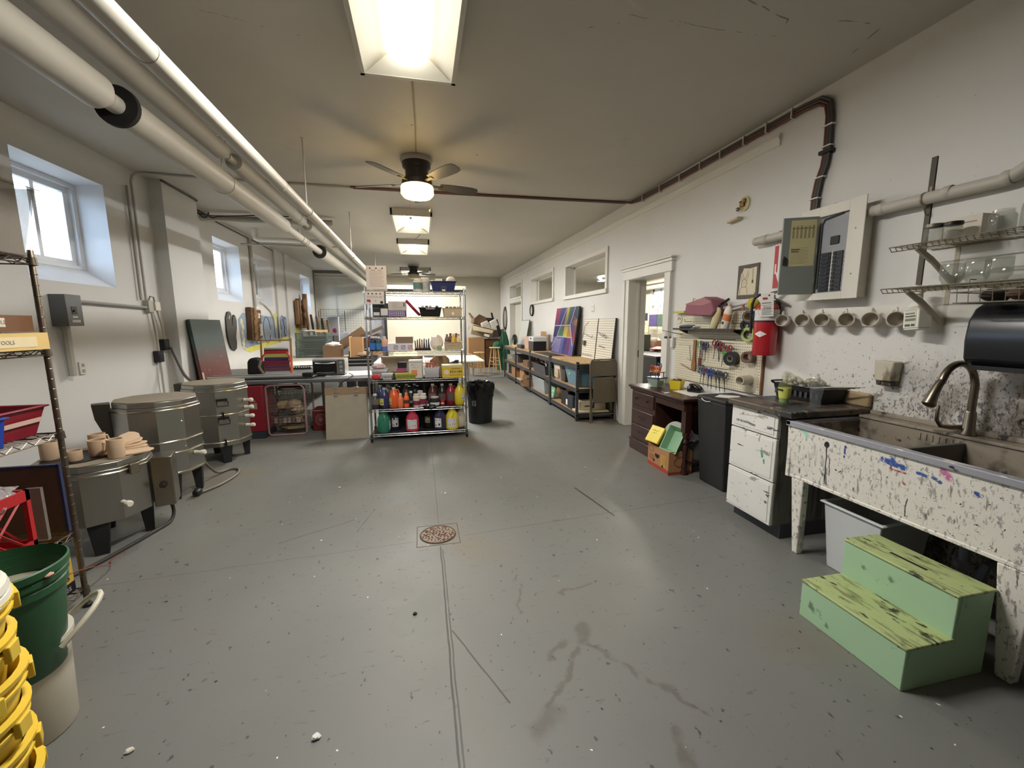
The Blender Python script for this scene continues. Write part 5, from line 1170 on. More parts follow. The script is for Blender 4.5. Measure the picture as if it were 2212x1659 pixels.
# on the bench
t = thing('rainbow_painting', 'bright rainbow abstract canvas leaning on the wall over the bench', 'painting', (2.70, 7.90, .887), RW); t.rotation_euler = (RAD(-8), 0, RW)
w2, h2 = .64, .92
g = G(); g.box(-w2, 0, 0, w2, .035, h2); obj('canvas', g, C(44, 44, 48, .7), t)
def patch(nm, poly, c):
    g = G(); g.ext([(x*2*w2-w2, -.0015, z*h2) for x, z in poly], (0, .0015, 0)); obj(nm, g, mat('artist_paint_%d_%d_%d' % c, c, .5, var=.2, vs=14), t)
patch('paint_field', [(.005, .005), (.995, .005), (.995, .995), (.005, .995)], (62, 60, 130))
patch('paint_field', [(.0, .62), (.0, 1), (.2, 1), (.2, .62)], (206, 56, 110)); patch('paint_field', [(.2, .62), (.2, 1), (.5, 1), (.42, .62)], (66, 60, 150))
patch('paint_field', [(.36, .62), (.5, .98), (.46, .62)], (216, 110, 40)); patch('paint_field', [(.47, .62), (.52, 1), (.62, 1), (.6, .62)], (226, 206, 50)); patch('paint_field', [(.6, .62), (.62, 1), (.76, 1), (.68, .62)], (60, 110, 70))
patch('paint_field', [(.68, .62), (.76, 1), (.86, 1), (.80, .62)], (70, 70, 150)); patch('paint_field', [(.78, .7), (.86, 1), (1, 1), (1, .74)], (46, 74, 60)); patch('paint_field', [(.76, .64), (.83, .82), (1, .74), (1, .6)], (222, 150, 50)); patch('paint_field', [(.76, .64), (1, .62), (1, .3), (.9, .26)], (190, 76, 54))
patch('paint_field', [(.0, .36), (.03, .6), (.34, .6), (.2, .36)], (52, 50, 96)); patch('paint_field', [(.22, .38), (.36, .6), (.5, .6), (.48, .38)], (52, 110, 66)); patch('paint_field', [(.48, .38), (.5, .6), (.66, .6), (.66, .38)], (218, 196, 50)); patch('paint_field', [(.66, .38), (.66, .6), (.74, .6), (.84, .38)], (196, 130, 60))
patch('paint_field', [(.52, .0), (.56, .35), (.7, .35), (.66, .0)], (96, 84, 160)); patch('paint_field', [(.66, 0), (.72, .35), (.86, .35), (.82, 0)], (206, 70, 120))
g = G()
for k in range(5): g.tube([(-w2+(.06+.075*k)*2*w2, -.002, .02), (-w2+(.10+.07*k)*2*w2, -.002, .16), (-w2+(.22+.05*k)*2*w2, -.002, .30)], .006, 4)
for a, b in (((.0, .61), (.74, .62)), ((.2, .37), (.88, .37)), ((.5, 1), (.2, .37)), ((.2, .37), (.0, .12)), ((.86, 1), (.74, .62)), ((.74, .62), (.95, .2))): g.tube([(a[0]*2*w2-w2, -.002, a[1]*h2), (b[0]*2*w2-w2, -.002, b[1]*h2)], .008, 4)
obj('pale_lines', g, C(196, 190, 200, .6), t)
SLAT = NT('grooved_white_panel'); _z = SLAT.sep(SLAT.coord('Object'))[2]
SLAT.link(SLAT.mix(SLAT.math('LESS_THAN', SLAT.math('FRACT', SLAT.math('MULTIPLY', _z, 27)), .16), lin((222, 216, 200)), lin((120, 112, 98))), SLAT.p.inputs['Base Color']); SLAT.p.inputs['Roughness'].default_value = .5; SLAT = SLAT.m
for lb, y, w, hk in (('left grooved white display board with hooks leaning behind the chair', 6.77, .29, 0), ('right grooved white display board with hooks leaning behind the chair', 6.15, .30, 1)):
    t = thing('display_board', lb, 'board', (2.80, y, .887), RW, 'grooved display boards on the bench'); t.rotation_euler = (RAD(-5), 0, RW)
    g = G(); g.box(-w, 0, 0, w, .02, .68); obj('panel', g, SLAT, t)
    g = G(); g.box(w, -.002, 0, w+.008, .022, .68); obj('dark_edge', g, C(50, 44, 40, .6), t)
    HKS = [[(-w, -.005, .35), (-w+.1, -.03, .55), (-w+.2, -.01, .62)], [(-w+.02, -.01, .43), (w-.05, -.06, .36), (w-.03, -.06, .40)]]+[[(-w+.1+k*.08, -.005, .06), (-w+.1+k*.08, -.03, .05), (-w+.1+k*.08, -.03, .08)] for k in range(6)]
    if hk: HKS = [[(-w+.04, -.01, .46), (.0, -.05, .39), (.12, -.05, .42)], [(-.1, -.01, .44), (w-.1, -.07, .36), (w-.1, -.07, .40)], [(-w+.12, -.01, .24), (.05, -.02, .22)]]
    for q in HKS: g = G(); g.tube(q, .0042, 5); obj('hook', g, C(90, 84, 78, .4, .5), t)
    if not hk: g = G(); g.box(-w+.05, -.04, .22, -w+.16, 0, .30); obj('clip_bundle', g, C(90, 88, 84, .6), t)
t = thing('whiteboard', 'smudged whiteboard leaning against the far door casing', 'whiteboard', (2.70, 11.25, .887), RW); t.rotation_euler = (RAD(-10), 0, RW)
g = G(); g.box(-.42, 0, 0, .42, .012, .70); obj('surface', g, mat('smudged_white', (214, 218, 212), .3, var=.1, vs=4), t)
g = G(); g.box(-.43, -.004, .70, .43, .014, .71); g.box(.42, -.004, 0, .43, .014, .70); obj('frame', g, C(60, 60, 58, .5), t)
t = thing('desk_fan', 'small round black fan standing at the far end of the bench', 'fan', (2.52, 11.30, .887), RW-.5)
g = G(); g.lathe([(0, -.06), (.11, -.05), (.14, -.02), (.14, .03), (.10, .06), (0, .07)], 24, (0, 0, .17), 'y'); obj('fan_head', g, BLACKP, t)
g = G(); g.tube([(-.15, 0, .17), (-.155, 0, .02), (.155, 0, .02), (.15, 0, .17)], .012, 8); g.box(-.15, -.08, 0, .15, .08, .02); obj('fan_stand', g, C(206, 206, 206, .4), t)
g = G(); g.box(-.12, -.22, 0, .12, .22, .085); solo('tool_case', 'flat black case in front of the whiteboard on the bench', 'case', g, C(38, 40, 48, .5), (2.47, 10.05, .887), 0, bevel=.01)
g = G(); g.ext([(-.20, 0, 0), (.20, 0, 0), (.20, .03, .42), (-.20, .03, .42)], (0, .008, 0)); solo('cardboard_sheet', 'brown cardboard sheet standing behind the file box on the bench', 'cardboard', g, CARD, (2.74, 9.35, .887), RW)
for k, (y, c, lb) in enumerate(((9.72, (190, 160, 140), 'tan folder stack standing leftmost on the bench'), (9.55, (170, 120, 124), 'dusty pink folder standing on the bench'), (9.42, (196, 190, 184), 'pale folder standing between pink folder and file box'))):
    g = G(); g.box(-.05+.02*(k > 0), -.14, 0, .05-.02*(k > 0), .14, .30); solo('file_folder', lb, 'folder', g, mat('folder_%d' % k, c, .7, var=.15, vs=8), (2.50, y, .887), .1*(1-k), 'folders on the bench', bevel=.004)
t = thing('file_box', 'black plastic file box with pale grey lid and handle on the bench', 'box', (2.55, 9.08, .887), RW)
g = G(); g.box(-.20, -.15, 0, .20, .15, .21); obj('body', g, BLACKP, t, .008)
g = G(); g.plate([(-.21, .21), (.21, .21), (.21, .30), (.19, .315), (-.19, .315), (-.21, .30)], -.155, .155); obj('lid', g, C(196, 198, 196, .4), t, .008)
g = G(); g.plate([(-.07, .255), (.07, .255), (.05, .285), (-.05, .285)], -.158, -.152); obj('handle', g, C(30, 30, 32, .5), t)
g = G(); g.box(-.55, -.15, 0, .55, .15, .006); solo('cutting_mat', 'black cutting mat lying in front of the rainbow canvas', 'mat', g, C(52, 46, 44, .7), (2.46, 7.95, .886), RW)
g = G(); g.tube([(2.42, 11.0, .90), (2.44, 10.6, .895)], .03, 8); g.ball((2.42, 11.05, .91), .035, 10); solo('tape_and_rag', 'yellowish rag and pale ball at the far end of the bench', 'rag', g, C(206, 186, 120, .8))

# under the bench
def bin_(name, label, x0, x1, y0, y1, z, h, m, ins=.03, lip=.012, group=None):
    t = thing(name, label, name.split('_')[-1], ((x0+x1)/2, (y0+y1)/2, z), 0, group); a, b = (x1-x0)/2, (y1-y0)/2
    g = G(); g.tub(-a, -b, a, b, 0, h, ins, .004, lip); obj('body', g, m, t, .012); return t
t = bin_('white_bin', 'white plastic bin with faded print on the bench shelf', 2.33, 2.78, 6.86, 7.20, .497, .27, C(206, 198, 184, .5))
g = G(); g.box(-.236, -.12, .05, -.215, .10, .2); obj('faded_print', g, mat('faded_brown_print', (184, 164, 140), .6, var=.4, vs=16), t)
t = bin_('blue_bin', 'translucent blue plastic bin on the bench shelf by the chair', 2.33, 2.80, 6.02, 6.60, .497, .28, clear('blue_tub_plastic', (112, 150, 170), .82, .25), .05)
g = G(); g.box(-.222, .06, .16, -.21, .13, .23); obj('green_sticker', g, C(140, 170, 60, .6), t)
g = G(); g.frustum(-.15, -.22, .15, .22, .01, .2, .03); obj('contents', g, C(70, 84, 90, .8), t, .02)
g = G(); g.box(2.36, 6.66, .497, 2.78, 6.82, .70); solo('dark_box', 'dark box between white bin and blue bin on the bench shelf', 'box', g, C(60, 52, 46, .7), bevel=.006)
t = thing('green_bin', 'teal green bin behind the white bin on the bench shelf', 'bin', (2.55, 7.5, .497))
g = G(); g.tub(-.2, -.14, .2, .14, 0, .16, .02, .004, .01); obj('body', g, C(40, 90, 78, .5), t, .01)
BROWN = splat('crumpled_brown_paper', (112, 88, 62), [((80, 60, 42), 8, .5, (1, 1, 1), .1)], rough=.9)
g = G(); g.crumple((2.52, 6.98, .28), .17, 9, 1.2, .9, .98, 16, .10); solo('brown_paper_bag', 'crumpled brown paper bag on the bottom bench shelf', 'bag', g, BROWN)
t = thing('black_box', 'tall open black box with rags on the bottom bench shelf', 'box', (2.52, 6.62, .117))
g = G(); g.tub(-.18, -.17, .18, .17, 0, .25, 0, .006); obj('body', g, C(26, 24, 26, .6), t, .004)
g = G(); g.crumple((-.02, 0, .24), .13, 3, 1, 1, .35, 12, .2); obj('rags', g, mat('yellow_rags', (206, 160, 96), .85, var=.3, vs=12), t)
g = G(); g.box(-.19, -.175, .03, -.183, -.10, .12); obj('tag', g, PAPER, t)
g = G(); g.box(-.13, -.12, 0, .13, .12, .21); solo('navy_box', 'dark navy box beside the open black box under the bench', 'box', g, C(38, 44, 56, .6), (2.45, 6.30, .117), 0, bevel=.004)
t = thing('appliance_box', 'cream printed carton on the bottom bench shelf behind the chair', 'box', (2.58, 6.08, .117))
g = G(); g.box(-.22, -.09, .03, .22, .09, .17); obj('carton', g, C(206, 192, 160, .7), t, .003)
g = G(); g.box(-.03, -.0915, .05, .03, -.09, .15); g.box(-.13, -.0915, .08, -.05, -.09, .10); obj('print', g, C(44, 42, 52, .6), t)
g = G(); g.box(-.26, -.14, .0, .24, .14, .028); solo('cream_board', 'flat cream board under the printed carton', 'board', g, C(212, 202, 170, .7), (2.58, 6.05, .117), 0, bevel=.004)
t = bin_('storage_tote', 'large clear storage tote with crumpled cloth spilling out under the bench', 2.30, 2.78, 7.72, 8.62, .117, .27, clear('frosted_tote', (196, 202, 204), .55, .25), .03, .014)
g = G(); g.frustum(-.2, -.38, .2, .38, .01, .22, .03); obj('contents', g, mat('mixed_cloth', (120, 128, 128), .9, var=.7, vs=5), t, .03)
g = G(); g.crumple((-.02, -.05, .31), .16, 2, 1, 1.5, .55, 14, .2); obj('crimson_cloth', g, C(120, 26, 56, .9, var=.3), t)
g = G(); g.crumple((-.12, .22, .29), .08, 4, 1, 1.2, .6, 12, .2); obj('green_cloth', g, C(50, 96, 84, .9, var=.3), t)
t = thing('grey_lid_bin', 'grey-rimmed dark bin of reels on the middle bench shelf', 'bin', (2.50, 8.05, .497))
g = G(); g.tub(-.22, -.45, .20, .45, .0, .17, .03, .006, .016); obj('body', g, C(70, 70, 76, .5), t, .01)
for k, (x, y, z) in enumerate(((-.1, .1, .19), (-.05, -.08, .21), (-.12, -.18, .2))):
    g = G(); g.X = Matrix.Translation((x, y, z)) @ Matrix.Rotation(RAD(35+20*k), 4, 'Y'); g.lathe([(.015, 0), (.05, 0), (.05, .02), (.015, .02)], 18); obj('reel', g, C(216, 210, 206, .5), t)
for k in range(3):
    g = G(); g.box(-.10+.015*k, -.16, 0, .10, .16, .065); solo('green_tray', ('mint green tray at the bottom of the pile under the bench', 'mint green tray in the middle of the pile under the bench', 'mint green tray on top of the pile under the bench')[k], 'tray', g, MINT, (2.47, 7.48, .117+k*.068), 0, 'mint green trays under the bench', bevel=.01)
for k, (y, x, h, z, c, lb) in enumerate(((9.25, 2.50, .17, .117, CARDD, 'dark cardboard box at the bottom shelf near the open flap box'), (9.75, 2.55, .30, .117, CARD, 'tall brown cardboard box on the bottom shelf of the far bench'), (10.7, 2.55, .26, .117, CARD, 'brown cardboard box deeper along the far bench bottom shelf'), (9.4, 2.55, .14, .497, CARDD, 'flat cardboard carton on the middle shelf of the far bench'), (10.6, 2.6, .20, .497, C(80, 76, 74, .6), 'grey box at the far end of the middle bench shelf'))):
    g = G(); g.box(-.20, -.22, 0, .20, .22, h); solo('cardboard_box', lb, 'box', g, c, (x, y, z), 0, 'boxes under the far bench', bevel=.003)
t = thing('open_carton', 'open brown carton with flap sticking out under the far bench', 'carton', (2.30, 8.95, .117))
g = G(); g.tub(-.14, -.13, .14, .13, 0, .14, 0, .005); obj('body', g, CARD, t)
g = G(); g.ext([(-.14, -.13, .14), (-.14, .13, .14), (-.26, .12, .17), (-.26, -.12, .17)], (0, 0, .004)); obj('flap', g, C(214, 196, 170, .8), t)
g = G(); g.box(-.2, -.3, 0, .2, .3, .30); solo('black_crate', 'black box at the far end below the bench', 'box', g, C(24, 24, 26, .6), (2.6, 11.25, .117), 0, bevel=.006)

# folded metal chair leaning on the bench end
BEI = mat('taupe_chair_enamel', (108, 98, 80), .4, .25, var=.08)
t = thing('folding_chair', 'folded taupe metal chair leaning against the bench end', 'chair', (2.67, 5.73, 0), 0)
t.rotation_euler = (RAD(-5), 0, RAD(6))
g = G(); a = .225
g.tube([(-a-.02, 0, 0), (-a, 0, .5), (-a, 0, .88), (-a+.02, 0, .93), (-a+.06, 0, .95), (a-.06, 0, .95), (a-.02, 0, .93), (a, 0, .88), (a, 0, .5), (a+.02, 0, 0)], .011, 10); obj('front_frame', g, BEI, t)
b = .20
for q in (-b, b): g = G(); g.tube([(q, .025, .0), (q, .025, .62)], .010, 8); obj('rear_leg', g, BEI, t)
g = G(); g.tube([(-b, .025, .12), (b, .025, .12)], .008, 8); obj('stretcher', g, BEI, t)
g = G(); n = 8; rows = [[(-a+.01+(2*a-.02)*i/n, -.004+.03*math.sin(PI*i/n), z) for i in range(n+1)] for z in (.70, .74, .80, .88, .935)]
g2 = G()
for r0, r1 in zip(rows, rows[1:]):
    for i in range(n): g2.add([r0[i], r0[i+1], r1[i+1], r1[i]], [(0, 1, 2, 3)]); g2.add([(x, y+.012, z) for x, y, z in (r0[i], r0[i+1], r1[i+1], r1[i])], [(3, 2, 1, 0)])
obj('backrest', g2, BEI, t)
g = G(); g.plate([(-.17, .30), (.18, .30), (.20, .33), (.185, .66), (.16, .685), (-.16, .685), (-.19, .66), (-.195, .33)], -.02, -.004); obj('seat', g, BEI, t, .008)
for s in (-1, 1): g = G(); g.tube([(s*.20, .0, .28), (s*.215, .012, .52)], .006, 6); obj('hinge_bar', g, CHROME, t)

# clock and oval mirror
t = thing('wall_clock', 'round black-rimmed clock on the right wall above the bench', 'clock', (2.897, 10.80, 1.835), RW)
g = G(); g.lathe([(0, 0), (.15, 0), (.155, -.02), (.145, -.045), (.132, -.045), (.13, -.02), (0, -.02)], 32, ax='y'); obj('case', g, BLACKP, t)
g = G(); g.lathe([(0, -.021), (.13, -.021), (.13, -.0225), (0, -.0225)], 32, ax='y'); obj('dial', g, C(206, 206, 200, .5), t)
g = G(); g.box(-.004, -.026, 0, .004, -.024, .09); g.X = Matrix.Rotation(RAD(100), 4, 'Y'); g.box(-.005, -.026, 0, .005, -.024, .06); g.X = None
for k in range(12): g.box(.115*math.sin(k*PI/6)-.004, -.0245, .115*math.cos(k*PI/6)-.008, .115*math.sin(k*PI/6)+.004, -.023, .115*math.cos(k*PI/6)+.008)
obj('hands', g, INK, t)
t = thing('oval_mirror', 'tall oval mirror in dark carved frame by the far door', 'mirror', (2.895, 14.45, 1.66), RW)
g = G(); rw, rh = .26, .34; N = 32
R = []
for k in range(N):
    a = 2*PI*k/N; e = .05+(.02 if abs(math.sin(a)) > .92 and math.sin(a) > 0 else 0)
    R.append([(rw*math.cos(a), -.012, (rh*.86)*math.sin(a)), ((rw+e)*math.cos(a), -.03, (rh*.86+e*1.6)*math.sin(a)), ((rw+e*1.5)*math.cos(a), 0, (rh*.86+e*2)*math.sin(a))])
for k in range(N):
    A, B = R[k], R[(k+1) % N]
    for j in range(2): g.add([A[j], A[j+1], B[j+1], B[j]], [(0, 1, 2, 3)])
obj('frame', g, C(70, 54, 42, .5), t)
g = G(); g.add([(rw*math.cos(2*PI*k/N), -.011, rh*.86*math.sin(2*PI*k/N)) for k in range(N)], [tuple(range(N))]); obj('mirror_glass', g, mat('mirror_silver', (214, 216, 214), .06, 1., var=0), t)
# ================================================================== chrome wire shelving in the middle of the room
def wire_rack(label, x0, x1, y0, y1, levels, top, wheels, post_mat=CHROME, deck=None):
    t = thing('wire_rack', label, 'shelving', ((x0+x1)/2, (y0+y1)/2, 0)); z0 = .12 if wheels else 0
    for x in (x0, x1):
        for y in (y0, y1):
            g = G(); g.lathe([(0, z0), (.0125, z0), (.0125, top), (.010, top+.006), (0, top+.006)], 12, (x, y, 0))
            for k in range(int((top-z0)/.05)): g.lathe([(.0126, z0+.02+k*.05), (.0138, z0+.0225+k*.05), (.0126, z0+.025+k*.05)], 10, (x, y, 0))
            p = obj('post', W(g, t), post_mat, t)
            g = G()
            if wheels:
                g.lathe([(.006, .10), (.006, .125)], 8, (x, y, 0)); g.box(x-.016, y-.03, .045, x-.012, y+.02, .105); g.box(x+.012, y-.03, .045, x+.016, y+.02, .105); g.box(x-.016, y-.02, .10, x+.016, y+.02, .108); obj('caster_fork', W(g, t), CHROME, p)
                g = G(); g.lathe([(0, -.012), (.035, -.012), (.040, -.008), (.040, .008), (.035, .012), (0, .012)], 18, (x, y-.012, .041), 'x'); obj('caster_wheel', W(g, t), BLACKP, p)
            else: g.lathe([(0, 0), (.02, 0), (.02, .015), (.012, .02)], 12, (x, y, 0)); obj('foot', W(g, t), BLACKP, p)
    for z in levels:
        g = G(); r = .0034
        for zz in (z-.004, z-.030):
            g.tube([(x0, y0, zz), (x1, y0, zz), (x1, y1, zz), (x0, y1, zz)], r, 6, True)
        def zig(a, b, n):
            a, b = Vector(a), Vector(b); P = []
            for k in range(n+1):
                q = a.lerp(b, k/n); P.append((q.x, q.y, z-.005 if k % 2 else z-.029))
            g.tube(P, .0026, 5)
        L = x1-x0; D = y1-y0
        zig((x0, y0, 0), (x1, y0, 0), int(L/.035)); zig((x0, y1, 0), (x1, y1, 0), int(L/.035)); zig((x0, y0, 0), (x0, y1, 0), int(D/.035)); zig((x1, y0, 0), (x1, y1, 0), int(D/.035))
        s = obj('shelf_frame', W(g, t), post_mat, t)
        g = G(); n = int(L/.028)
        if L >= D:
            for k in range(1, n): g.tube([(x0+L*k/n, y0, z-.0022), (x0+L*k/n, y1, z-.0022)], .0018, 4)
        else:
            n = int(D/.028)
            for k in range(1, n): g.tube([(x0, y0+D*k/n, z-.0022), (x1, y0+D*k/n, z-.0022)], .0018, 4)
        obj('deck_wire', W(g, t), post_mat, s)
        for x in (x0, x1):
            for y in (y0, y1): g = G(); g.lathe([(.0128, z-.036), (.020, z-.034), (.017, z+.002), (.0128, z+.003)], 12, (x, y, 0)); obj('collar', W(g, t), post_mat, s)
        if deck and z in deck:
            g = G(); g.box(x0+.02, y0+.02, z-.0004, x1-.02, y1-.02, z+.0012); obj('liner', W(g, t), C(34, 33, 36, .6), s)
    return t
LV = [.10, .418, .79, 1.148, 1.575, 1.888]
wire_rack('tall chrome wire shelving unit on casters loaded with paint bottles mid-room', -.652, .546, 5.40, 5.85, LV, 1.92, True, deck=(.10, .418))

def sheet_sign(label, x0, x1, z0, z1, y, holes, tilt=0):
    t = thing('paper_sign', label, 'sign', ((x0+x1)/2, y, z0), 0); t.rotation_euler = (tilt, 0, 0); w = (x1-x0)/2; h = z1-z0
    g = G(); g.box(-w, -.002, 0, w, 0, h); obj('sheet', g, mat('laminated_sheet', (214, 207, 202), .35, var=.03), t)
    g = G()
    for k in range(holes): g.lathe([(0, 0), (.009, 0), (.009, -.001), (0, -.001)], 12, (-w*.6+1.2*w*k/(holes-1), -.002, h-.03), 'y')
    obj('punched_hole', g, C(50, 44, 42, .8), t); return t, w, h
t, w, h = sheet_sign('tall laminated instruction sheet clipped upright on the shelving top', -.626, -.389, 1.905, 2.185, 5.42, 3)
g = G()
for k in range(11): g.box(-w*.68, -.0032, h-.075-k*.017, w*.7-.02*(k % 3 == 2), -.0022, h-.071-k*.017)
g.box(-w*.5, -.0032, h-.058, -.01, -.0022, h-.05); g.box(.02, -.0032, h-.058, w*.55, -.0022, h-.05)
obj('text_lines', g, C(170, 140, 132, .7), t)
t, w, h = sheet_sign('laminated station card hanging at the upper left of the shelving', -.651, -.425, 1.726, 1.880, 5.385, 4)
g = G(); g.text('STATION #9', .032, 0, h*.55); obj('heading', g, C(140, 126, 128, .7), t)
g = G(); g.box(-w*.78, -.0032, .028, -w*.42, -.0022, .054); g.box(-w*.55, -.0032, .02, -w*.42, -.0022, .03); obj('red_icon', g, C(150, 40, 70, .6), t)
g = G(); g.lathe([(0, 0), (.018, 0), (.018, -.001), (0, -.001)], 14, (w*.72, -.0022, .022), 'y'); g.box(w*.0, -.0032, .036, w*.18, -.0022, .042); obj('dark_icon', g, C(60, 44, 48, .6), t)

def block(name, label, cat, x0, x1, z0, z1, y0, y1, m, bevel=.003, group=None):
    g = G(); g.box(-(x1-x0)/2, -(y1-y0)/2, 0, (x1-x0)/2, (y1-y0)/2, z1-z0)
    return solo(name, label, cat, g, m, ((x0+x1)/2, (y0+y1)/2, z0), 0, group, bevel)
# --- top shelf
o = block('patterned_box', 'small white patterned box in front of the tall instruction sheet', 'box', -.550, -.393, 1.889, 1.960, 5.43, 5.53, C(222, 216, 204, .6))
g = G()
for k in range(12): g.box(-.06+.011*k, -.0512, .012+.02*(k % 3), -.053+.011*k, -.0502, .022+.02*(k % 3))
obj('dark_pattern', g, C(120, 112, 96, .7), o)
def lidded_jar(label, x, y, z, r, h, c, band, lidc=(220, 218, 210), group=None, lf=(.2, .7)):
    t = thing('plastic_jar', label, 'jar', (x, y, z), 0, group)
    g = G(); g.lathe([(0, 0), (r*.92, 0), (r, .008), (r, h*.78), (r*.75, h*.86), (r*.75, h*.88)], 22); obj('body', g, C(*c, .4), t)
    g = G(); g.lathe([(r*.80, h*.86), (r*.82, h*.98), (r*.76, h), (0, h)], 20); obj('lid', g, C(*lidc, .4), t)
    if band: g = G(); g.lathe([(r*1.01, h*lf[0]), (r*1.01, h*lf[1])], 22); obj('wrap_label', g, mat('jar_label_%d_%d_%d' % band, band, .5, var=.35, vs=40), t)
    return t
lidded_jar('white plastic jar with teal label on the shelving top', -.02, 5.55, 1.889, .060, .165, (214, 214, 212), (92, 122, 120))
lidded_jar('taller clear plastic jar right of the teal-labelled one', .072, 5.60, 1.889, .062, .185, (196, 198, 200), (170, 172, 178), group=None)
t = thing('tool_caddy', 'navy blue plastic tool caddy with handle on the shelving top', 'caddy', (.30, 5.58, 1.889))
NAVY = C(44, 52, 100, .4)
g = G(); g.tub(-.155, -.11, .155, .11, 0, .125, .025, .005, .012); obj('body', g, NAVY, t, .008)
g = G(); g.plate([(-.03, .0), (.03, .0), (.03, .07), (.018, .17), (-.018, .17), (-.03, .07)], -.012, .012); obj('handle', g, NAVY, t, .006)
g = G(); g.box(-.038, -.105, .0, .038, -.088, .075); obj('front_recess', g, C(30, 36, 76, .5), t); g = G(); g.box(-.02, -.108, .012, .02, -.104, .03); obj('price_tag', g, PAPER, t)
block('white_carton', 'little white carton sticking out of the navy caddy', 'box', .20, .29, 1.93, 2.06, 5.55, 5.62, C(226, 220, 214, .6))
g = G(); g.crumple((.40, 5.58, 2.045), .06, 11, 1, .8, .8, 14, .15); solo('white_bag', 'crumpled white plastic bag bulging out of the navy caddy', 'bag', g, C(222, 218, 208, .5))
# --- second shelf
o = block('black_carton', 'black box with white stickers on the second shelf', 'box', -.575, -.385, 1.577, 1.742, 5.46, 5.66, C(30, 30, 34, .5))
g = G(); g.box(-.085, -.1012, .015, -.015, -.1002, .055); g.box(.0, -.1012, .015, .085, -.1002, .10); obj('white_sticker', g, C(206, 206, 208, .6), o)
g = G()
for k in range(3): g.box(-.085, -.1012, .10+k*.018, -.02, -.1002, .103+k*.018)
obj('fine_print', g, C(110, 112, 120, .6), o)
o = block('purple_carton', 'purple and white printed carton under the grey one on the second shelf', 'box', -.394, -.177, 1.577, 1.650, 5.44, 5.66, C(70, 44, 110, .5))
g = G()
for j in range(3):
    for k in range(9): g.box(-.098+k*.022, -.1112, .012+j*.02, -.083+k*.022, -.1102, .024+j*.02)
obj('white_print', g, C(200, 192, 210, .6), o)
o = block('grey_carton', 'pale grey lettered carton stacked on the purple one', 'box', -.388, -.175, 1.6505, 1.765, 5.45, 5.66, C(190, 186, 184, .7))
g = G(); g.scrib(-.05, .01, .086, .016, -.1055, 5); g.scrib(-.06, .03, .064, .016, -.1055, 6)
g.tube([(-.05, -.106, .018), (.06, -.106, .018), (.06, -.106, .045), (-.05, -.106, .045)], .0012, 4, True); g.box(.075, -.1062, .05, .095, -.1052, .10); obj('lettering', g, C(110, 106, 112, .7), o)
t = thing('pail_cover', 'dark red plastic lid leaning slantwise on the second shelf', 'lid', (-.095, 5.53, 1.684)); t.rotation_euler = (0, RAD(48), 0)
g = G(); g.lathe([(0, -.012), (.118, -.012), (.128, .0), (.128, .022), (.122, .022), (.118, 0), (0, -.004)], 28, sy=.9); obj('body', g, mat('dark_red_plastic', (140, 24, 44), .35, var=.05), t)
t = thing('black_tote', 'black plastic bin of small jars with pale handle on the second shelf', 'bin', (.125, 5.58, 1.577))
g = G(); g.tub(-.14, -.12, .14, .12, 0, .11, .022, .005, .01); g.box(-.12, -.10, .06, .12, .10, .07); obj('body', g, BLACKP, t, .006)
g = G(); g.box(-.055, -.134, .092, .055, -.126, .108); obj('handle_tag', g, C(150, 146, 150, .5), t)
for k, x in enumerate((-.095, -.045, .0, .085)):
    g = G(); g.lathe([(0, .07), (.018, .07), (.018, .135), (.014, .14), (0, .14)], 12, (x, -.05, 0)); obj('jar_top', g, (C(206, 202, 196, .4), C(60, 58, 56, .5))[k % 2], t)
t = thing('tan_bin', 'tan plastic bin with arched slot on the second shelf', 'bin', (.408, 5.58, 1.577))
g = G(); g.tub(-.12, -.11, .12, .11, 0, .105, .012, .005, .008); g.box(-.10, -.09, .06, .10, .09, .08); obj('body', g, C(196, 180, 152, .5), t, .005)
g = G(); g.plate([(-.012, .02), (.016, .02), (.016, .05), (.002, .062), (-.012, .05)], -.1105, -.098); obj('slot', g, C(236, 232, 220, .6), t)
for k, (x, c) in enumerate(((-.07, (70, 60, 58)), (-.02, (110, 96, 88)), (.03, (150, 90, 80)), (.08, (190, 140, 130)))):
    g = G(); g.lathe([(0, .08), (.02, .08), (.02, .13), (0, .13)], 12, (x, -.03, 0)); obj('bottle_top', g, C(*c, .5), t)
# --- third shelf
def bottle(label, x, y, z, r, h, c, cap, band=None, group=None, sh=.72, lf=(.1, .55), capr=.5):
    t = thing('paint_bottle', label, 'bottle', (x, y, z), 0, group)
    g = G(); g.lathe([(0, 0), (r*.92, 0), (r, .006), (r, h*sh), (r*.85, h*(sh+.08)), (r*.42, h*.88), (r*.40, h*.9)], 20); obj('body', g, C(*c, .35), t)
    g = G(); g.lathe([(r*capr, h*.88), (r*capr, h*.98), (r*capr*.85, h), (0, h)], 16); obj('cap', g, C(*cap, .45), t)
    if band: g = G(); g.lathe([(r*1.012, h*lf[0]), (r*1.012, h*lf[1])], 20); obj('wrap_label', g, mat('paint_label_%d_%d_%d' % band, band, .45, var=.25, vs=35), t)
    return t
BG = 'big blue-labelled bottles'
bottle('dark paint bottle with blue label, leftmost on the third shelf', -.60, 5.52, 1.15, .042, .185, (44, 46, 66), (226, 226, 226), (62, 118, 190), BG)
bottle('teal paint bottle with blue label, second on the third shelf', -.525, 5.50, 1.15, .038, .18, (44, 84, 84), (226, 226, 226), (70, 120, 180), BG)
bottle('peach paint bottle with blue label, third on the third shelf', -.456, 5.50, 1.15, .040, .18, (220, 172, 150), (226, 222, 220), (90, 120, 196), BG, lf=(.02, .32))
bottle('blue bottle behind the dark one at the left of third shelf', -.575, 5.66, 1.15, .04, .18, (50, 60, 90), (220, 220, 220), (62, 118, 190), BG)
